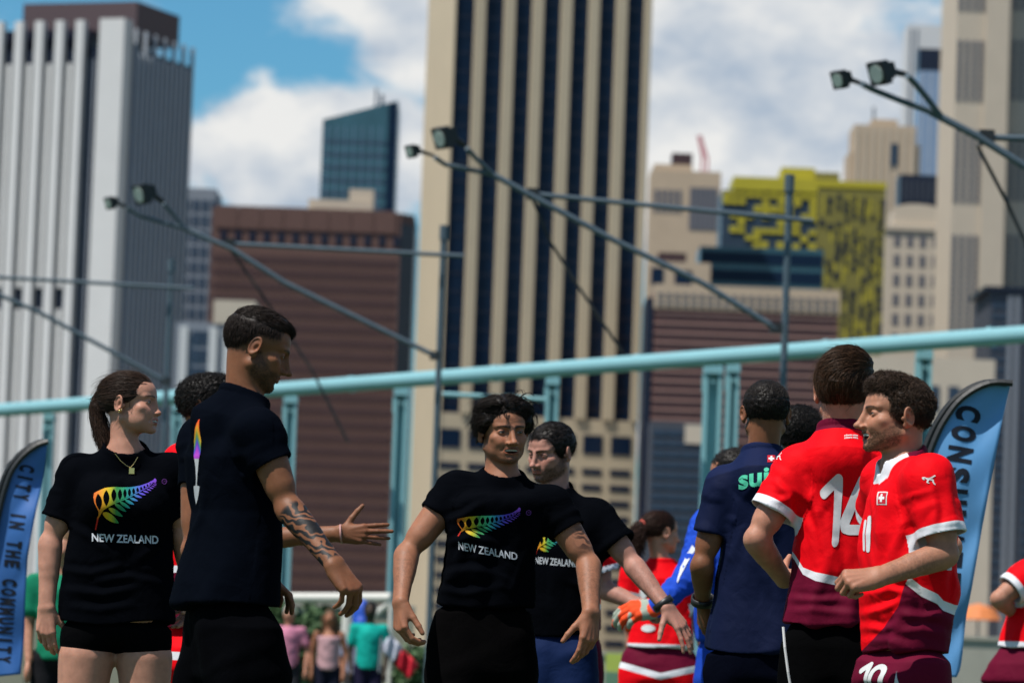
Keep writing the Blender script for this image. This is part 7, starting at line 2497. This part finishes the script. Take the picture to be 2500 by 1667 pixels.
# ================================================================== feather flags
def banner_mat(name, col):
    m, t, b = mat_base(name)
    tc = t.nodes.new('ShaderNodeTexCoord')
    nz = t.nodes.new('ShaderNodeTexNoise')
    nz.inputs['Scale'].default_value = 9
    nz.inputs['Detail'].default_value = 4
    t.links.new(tc.outputs['Object'], nz.inputs['Vector'])
    mx = t.nodes.new('ShaderNodeMix')
    mx.data_type = 'RGBA'
    mx.inputs[6].default_value = tuple(c * 0.9 for c in col) + (1,)
    mx.inputs[7].default_value = tuple(c * 1.1 for c in col) + (1,)
    t.links.new(nz.outputs['Fac'], mx.inputs[0])
    t.links.new(mx.outputs[2], b.inputs['Base Color'])
    set_in(b, Roughness=0.55)
    return m
def feather(label, d, left, right, col, txt, tpath, tw, name='feather_flag'):
    """left / right: outline pixels from top to bottom"""
    Lp = np.array([unp(x, y, d) for x, y in left])
    Rp = np.array([unp(x, y, d) for x, y in right])
    base = np.array([Lp[-1][0], d, 0.0])
    o = thing(name, label, 'flag', base, 'feather flags')
    n, m = 90, 16
    def along(A, n):
        s = np.concatenate([[0], np.cumsum(np.linalg.norm(np.diff(A, axis=0), axis=1))])
        t = np.linspace(0, s[-1], n)
        return np.stack([np.interp(t, s, A[:, k]) for k in range(3)], 1)
    zt, zb = Lp[:, 2].max(), Lp[:, 2].min()
    A, B = along(Lp, n), along(Rp, n)
    for _ in range(6):
        A[1:-1] = (A[:-2] + A[1:-1] * 2 + A[2:]) / 4
        B[1:-1] = (B[:-2] + B[1:-1] * 2 + B[2:]) / 4
    G = np.array([[A[i] * (1 - j / m) + B[i] * (j / m) for j in range(m + 1)] for i in range(n)])
    w = noise3(np.stack([G[:, :, 0].ravel() * 5 + G[:, :, 2].ravel() * 2, G[:, :, 2].ravel() * 2.2, np.full(G[:, :, 0].size, d)], 1)).reshape(n, m + 1)
    w2 = noise3(np.stack([G[:, :, 0].ravel() * 12 - G[:, :, 2].ravel() * 6, G[:, :, 2].ravel() * 3, np.full(G[:, :, 0].size, d + 5)], 1)).reshape(n, m + 1)
    ease = np.linspace(0, 1, m + 1)[None] ** 0.7
    G[:, :, 1] += (w * 0.05 + w2 * 0.018) * ease
    V = G.reshape(-1, 3)
    Q = np.array([(i * (m + 1) + j, i * (m + 1) + j + 1, (i + 1) * (m + 1) + j + 1, (i + 1) * (m + 1) + j) for i in range(n - 1) for j in range(m)])
    sail = new_mesh('sail', V, Q, banner_mat(name + '_' + txt[:4].lower(), col), o, base, True)
    sm = sail.modifiers.new('thickness', 'SOLIDIFY')
    sm.thickness = 0.002
    pole = [a + np.array([-0.012, -0.004, 0]) for a in A[::2]] + [np.array([A[-1][0], d, 0.0])]
    MB().path(pole, 0.013, 8).build('pole', M_blk, o, base)
    hem = MB().path([a + np.array([0.012, -0.012, 0.0]) for a in A[::2]], 0.014, 6).build('pole_sleeve', M_blk, o, base)
    MB().bb(base[0] - 0.25, base[0] + 0.25, d - 0.03, d + 0.03, 0, 0.03).bb(base[0] - 0.03, base[0] + 0.03, d - 0.25, d - 0.031, 0, 0.03).bb(base[0] - 0.03, base[0] + 0.03, d + 0.031, d + 0.25, 0, 0.03).build('foot', M_blk, o, base)
    cl = Cloth(V, Q, sail, base)
    cl.obj = sail
    # lettering runs down the sail, tops of the letters to the right
    pts = np.array(tpath, float)
    s = np.concatenate([[0], np.cumsum(np.linalg.norm(np.diff(pts, axis=0), axis=1))])
    adv = s[-1] / len(txt)
    for k, chh in enumerate(txt):
        if chh == ' ':
            continue
        sc_ = (k + 0.5) * adv
        c = np.array([np.interp(sc_, s, pts[:, 0]), np.interp(sc_, s, pts[:, 1])])
        c2 = np.array([np.interp(sc_ + 2, s, pts[:, 0]), np.interp(sc_ + 2, s, pts[:, 1])])
        dn = (c2 - c) / (np.linalg.norm(c2 - c) + 1e-9)
        up = np.array([dn[1], -dn[0]])
        if up[0] < 0:
            up = -up
        wd = adv * (0.37 if chh != 'I' else 0.13)
        v, f, asp = text_mesh(chh, 0.055)
        cn = [c - dn * wd + up * tw, c + dn * wd + up * tw, c + dn * wd - up * tw, c - dn * wd - up * tw]
        cl.lay('letter', np.stack([v[:, 0], 1 - v[:, 1]], 1), f, [tuple(q) for q in cn], (0.004, 0.007, 0.016), 0.004)
feather('light blue feather flag with dark lettering behind the number 10 player', 16.5,
        [(2464, 936), (2430, 932), (2405, 934), (2366, 952), (2327, 982), (2288, 1040), (2264, 1096), (2240, 1180), (2222, 1280), (2208, 1400), (2202, 1520), (2200, 1655)],
        [(2466, 940), (2460, 975), (2445, 1042), (2428, 1130), (2410, 1218), (2381, 1380), (2361, 1502), (2352, 1590), (2345, 1640), (2335, 1652)],
        (0.09, 0.26, 0.50), 'CONSULATE', [(2370, 985), (2352, 1060), (2338, 1140), (2330, 1220), (2322, 1330), (2312, 1440)], 31)
feather('blue feather flag with dark lettering at the left edge behind the ponytailed woman', 19.5,
        [(112, 1078), (96, 1080), (78, 1090), (50, 1112), (22, 1148), (4, 1200), (-12, 1270), (-30, 1380), (-40, 1500), (-46, 1655)],
        [(116, 1082), (108, 1140), (96, 1208), (82, 1290), (68, 1360), (62, 1450), (58, 1530), (53, 1610), (50, 1645)],
        (0.025, 0.11, 0.34), 'CITY IN THE COMMUNITY', [(68, 1132), (52, 1210), (40, 1290), (30, 1370), (20, 1450), (12, 1540), (6, 1620)], 19)

# ================================================================== spectators beyond the goal
def spectator(label, px, py_top, d, height, shirt, short, hairc, skin, arms_out=0.12, cap=None, longhair=False, female=False):
    q = unp(px, py_top, d)
    x, zt = q[0], q[2]
    base = np.array([x, d, 0.0])
    h = zt
    root = thing('person', label, 'person', base, 'spectators beyond the goal')
    sk = np.array(SKIN[skin])
    k = h / 1.72
    Fb = Field()
    hc = np.array([x, d, h - 0.115 * k])
    Fb.u(f_el(hc, (0.074 * k, 0.09 * k, 0.112 * k)))
    Fb.u(f_rc(hc, (x, d + 0.01, h - 0.30 * k), 0.05 * k, 0.055 * k), 0.02)
    Fb.u(f_el(hc + np.array([0, -0.09 * k, -0.01]), (0.014, 0.02, 0.022)), 0.01)
    Fb.u(f_rc((x, d, h - 0.42 * k), (x, d, h * 0.55), 0.12 * k, 0.11 * k), 0.04)
    for s in (-1, 1):
        S = np.array([x + s * 0.17 * k, d, h - 0.33 * k])
        E = np.array([x + s * (0.19 + arms_out) * k, d + 0.02, h - 0.60 * k])
        W_ = np.array([x + s * (0.17 + arms_out) * k, d - 0.06, h - 0.83 * k])
        Fb.u(f_rc(S, E, 0.046 * k, 0.038 * k), 0.02)
        Fb.u(f_rc(E, W_, 0.038 * k, 0.026 * k), 0.01)
        Fb.u(f_el(W_ + np.array([0, -0.02, -0.07]), (0.022, 0.035, 0.06)), 0.015)
        Hj = np.array([x + s * 0.085 * k, d, h * 0.52])
        Fb.u(f_rc(Hj, (x + s * 0.1 * k, d - 0.02, h * 0.28), 0.082 * k, 0.055 * k), 0.03)
        Fb.u(f_rc((x + s * 0.1 * k, d - 0.02, h * 0.28), (x + s * 0.1 * k, d, 0.07), 0.054 * k, 0.036 * k), 0.02)
        Fb.u(f_rc((x + s * 0.1 * k, d, 0.045), (x + s * 0.11 * k, d - 0.13, 0.04), 0.042, 0.034), 0.02)
    V, Q = polygonise(Fb, (x - 0.5, d - 0.35, 0.0), (x + 0.5, d + 0.3, h + 0.05), 0.014)
    tint = np.tile(sk, (len(V), 1))
    new_mesh('body', V, Q, M_skin, root, base, True, {'tint': ('FLOAT_COLOR', tint), 'ink': ('FLOAT', np.zeros(len(V)))})
    Fs = Field().u(f_rc((x, d, h - 0.42 * k), (x, d, h * 0.54), 0.155 * k, 0.15 * k))
    for s in (-1, 1):
        S = np.array([x + s * 0.17 * k, d, h - 0.33 * k])
        E = np.array([x + s * (0.19 + arms_out) * k, d + 0.02, h - 0.60 * k])
        Fs.u(f_rc((x, d, h - 0.31 * k), S, 0.055 * k, 0.058 * k), 0.04)
        if not female:
            Fs.u(f_rc(S, S + (E - S) * 0.6, 0.066 * k, 0.066 * k), 0.03)
    Fs.i(f_pl((x, d, h - (0.36 if female else 0.27) * k), (0, 0, 1)), 0.01)
    Fs.i(f_pl((x, d, h * 0.52), (0, 0, -1)), 0.01)
    V, Q = polygonise(Fs, (x - 0.4, d - 0.25, h * 0.45), (x + 0.4, d + 0.25, h), 0.014)
    new_mesh('shirt', V + 0.006 * vnormals(V, Q) * noise3(V * 16)[:, None], Q, M_poly, root, base, True, {'tint': ('FLOAT_COLOR', np.tile(shirt, (len(V), 1)))})
    Fp = Field().u(f_el((x, d, h * 0.53), (0.165 * k, 0.13 * k, 0.10 * k)))
    for s in (-1, 1):
        Fp.u(f_rc((x + s * 0.085 * k, d, h * 0.52), (x + s * 0.1 * k, d - 0.02, h * 0.36), 0.095 * k, 0.085 * k), 0.03)
    V, Q = polygonise(Fp, (x - 0.35, d - 0.25, h * 0.25), (x + 0.35, d + 0.25, h * 0.62), 0.014)
    new_mesh('shorts', V, Q, M_poly, root, base, True, {'tint': ('FLOAT_COLOR', np.tile(short, (len(V), 1)))})
    Fh = Field().u(f_el(hc + np.array([0, 0.015, 0.02]), (0.083 * k, 0.098 * k, 0.108 * k)))
    if longhair:
        Fh.u(f_rc(hc + np.array([0.06, 0.03, 0]), hc + np.array([0.09, 0.0, -0.26]), 0.04, 0.03), 0.03)
        Fh.u(f_rc(hc + np.array([-0.06, 0.03, 0]), hc + np.array([-0.06, 0.03, -0.2]), 0.035, 0.025), 0.03)
    Fh.s(f_el(hc + np.array([0, -0.11 * k, -0.04]), (0.066, 0.09, 0.10)), 0.01)
    V, Q = polygonise(Fh, hc - 0.35, hc + 0.2, 0.012)
    new_mesh('cap' if cap else 'hair', V, Q, M_hair, root, base, True, {'tint': ('FLOAT_COLOR', np.tile(cap or hairc, (len(V), 1)))})
    return root
spectator('spectator in a pink shirt and pale cap left of the goal post', 707, 1478, 46, 1.75, (0.42, 0.16, 0.24), (0.02, 0.02, 0.025), (0.1, 0.08, 0.06), 'fair', 0.08, cap=(0.35, 0.36, 0.31))
spectator('spectator woman in a pale pink tank top with long brown hair', 806, 1488, 46, 1.68, (0.42, 0.25, 0.27), (0.008, 0.009, 0.02), (0.07, 0.04, 0.02), 'mid', 0.05, longhair=True, female=True)
spectator('spectator in lavender grey half hidden by the goal post', 872, 1520, 49, 1.6, (0.22, 0.22, 0.30), (0.03, 0.03, 0.035), (0.02, 0.015, 0.01), 'mid', 0.05)
spectator('dark-haired spectator in a turquoise shirt right of the goal post', 905, 1468, 43, 1.78, (0.006, 0.30, 0.25), (0.012, 0.010, 0.03), (0.006, 0.006, 0.006), 'dark', 0.04)
spectator('green-shirted spectator behind the ponytailed woman', 158, 1300, 24, 1.7, (0.008, 0.16, 0.085), (0.008, 0.008, 0.01), (0.10, 0.06, 0.03), 'fair', 0.02)
# striped flag held at the turquoise shirt
fd = 42.6
fo = thing('striped_flag', 'small green, white and red flag beside the turquoise shirt', 'flag', (unp(970, 1600, fd)[0], fd, 0))
fb = np.array([unp(970, 1600, fd)[0], fd, 0])
P0, P1_ = np.array([940.0, 1565.0]), np.array([1010.0, 1640.0])
for k, (col, nm) in enumerate((((0.45, 0.46, 0.55), 'white_field'), ((0.50, 0.004, 0.02), 'red_field'))):
    a0, a1 = (0.0, 0.45) if k == 0 else (0.46, 1.0)
    vs = []
    for i in range(9):
        t = a0 + (a1 - a0) * i / 8
        c = P0 + (P1_ - P0) * t
        for j in range(7):
            s = (j / 6 - 0.5) * 46
            q = unp(c[0] + s * 0.55, c[1] - s * 0.75 + 0, fd + 0.04 * math.sin(i * 1.3 + j * 0.8))
            vs.append(q)
    fs = [(i * 7 + j, i * 7 + j + 1, (i + 1) * 7 + j + 1, (i + 1) * 7 + j) for i in range(8) for j in range(6)]
    ob = new_mesh(nm, vs, fs, plain('flag_' + nm, col, 0.7), fo, fb, True)
    ob.modifiers.new('thickness', 'SOLIDIFY').thickness = 0.003
MB().tube(unp(932, 1555, fd), unp(925, 1640, fd), 0.012).build('staff', M_grey, fo, fb)
# blue cooler-bag panel carried behind the turquoise shirt
bo = unp(884, 1500, 44)
ba = thing('backpack', 'bright blue backpack beside the turquoise shirt', 'backpack', (bo[0], 44, 0))
Fz = Field().u(f_el((0, 0, bo[2] - 0.03), (0.10, 0.09, 0.19))).u(f_el((0, -0.06, bo[2] - 0.10), (0.075, 0.06, 0.09)), 0.02)
V, Q = polygonise(Fz, (-0.2, -0.2, bo[2] - 0.35), (0.2, 0.2, bo[2] + 0.3), 0.012)
new_mesh('bag_body', V, Q, plain('blue_nylon', (0.01, 0.06, 0.38), 0.5), ba, None, True)
MB().path([(0.05, 0.09, bo[2] + 0.1), (0.06, 0.13, bo[2] + 0.02), (0.05, 0.09, bo[2] - 0.12)], 0.012).build('strap', M_blk, ba)
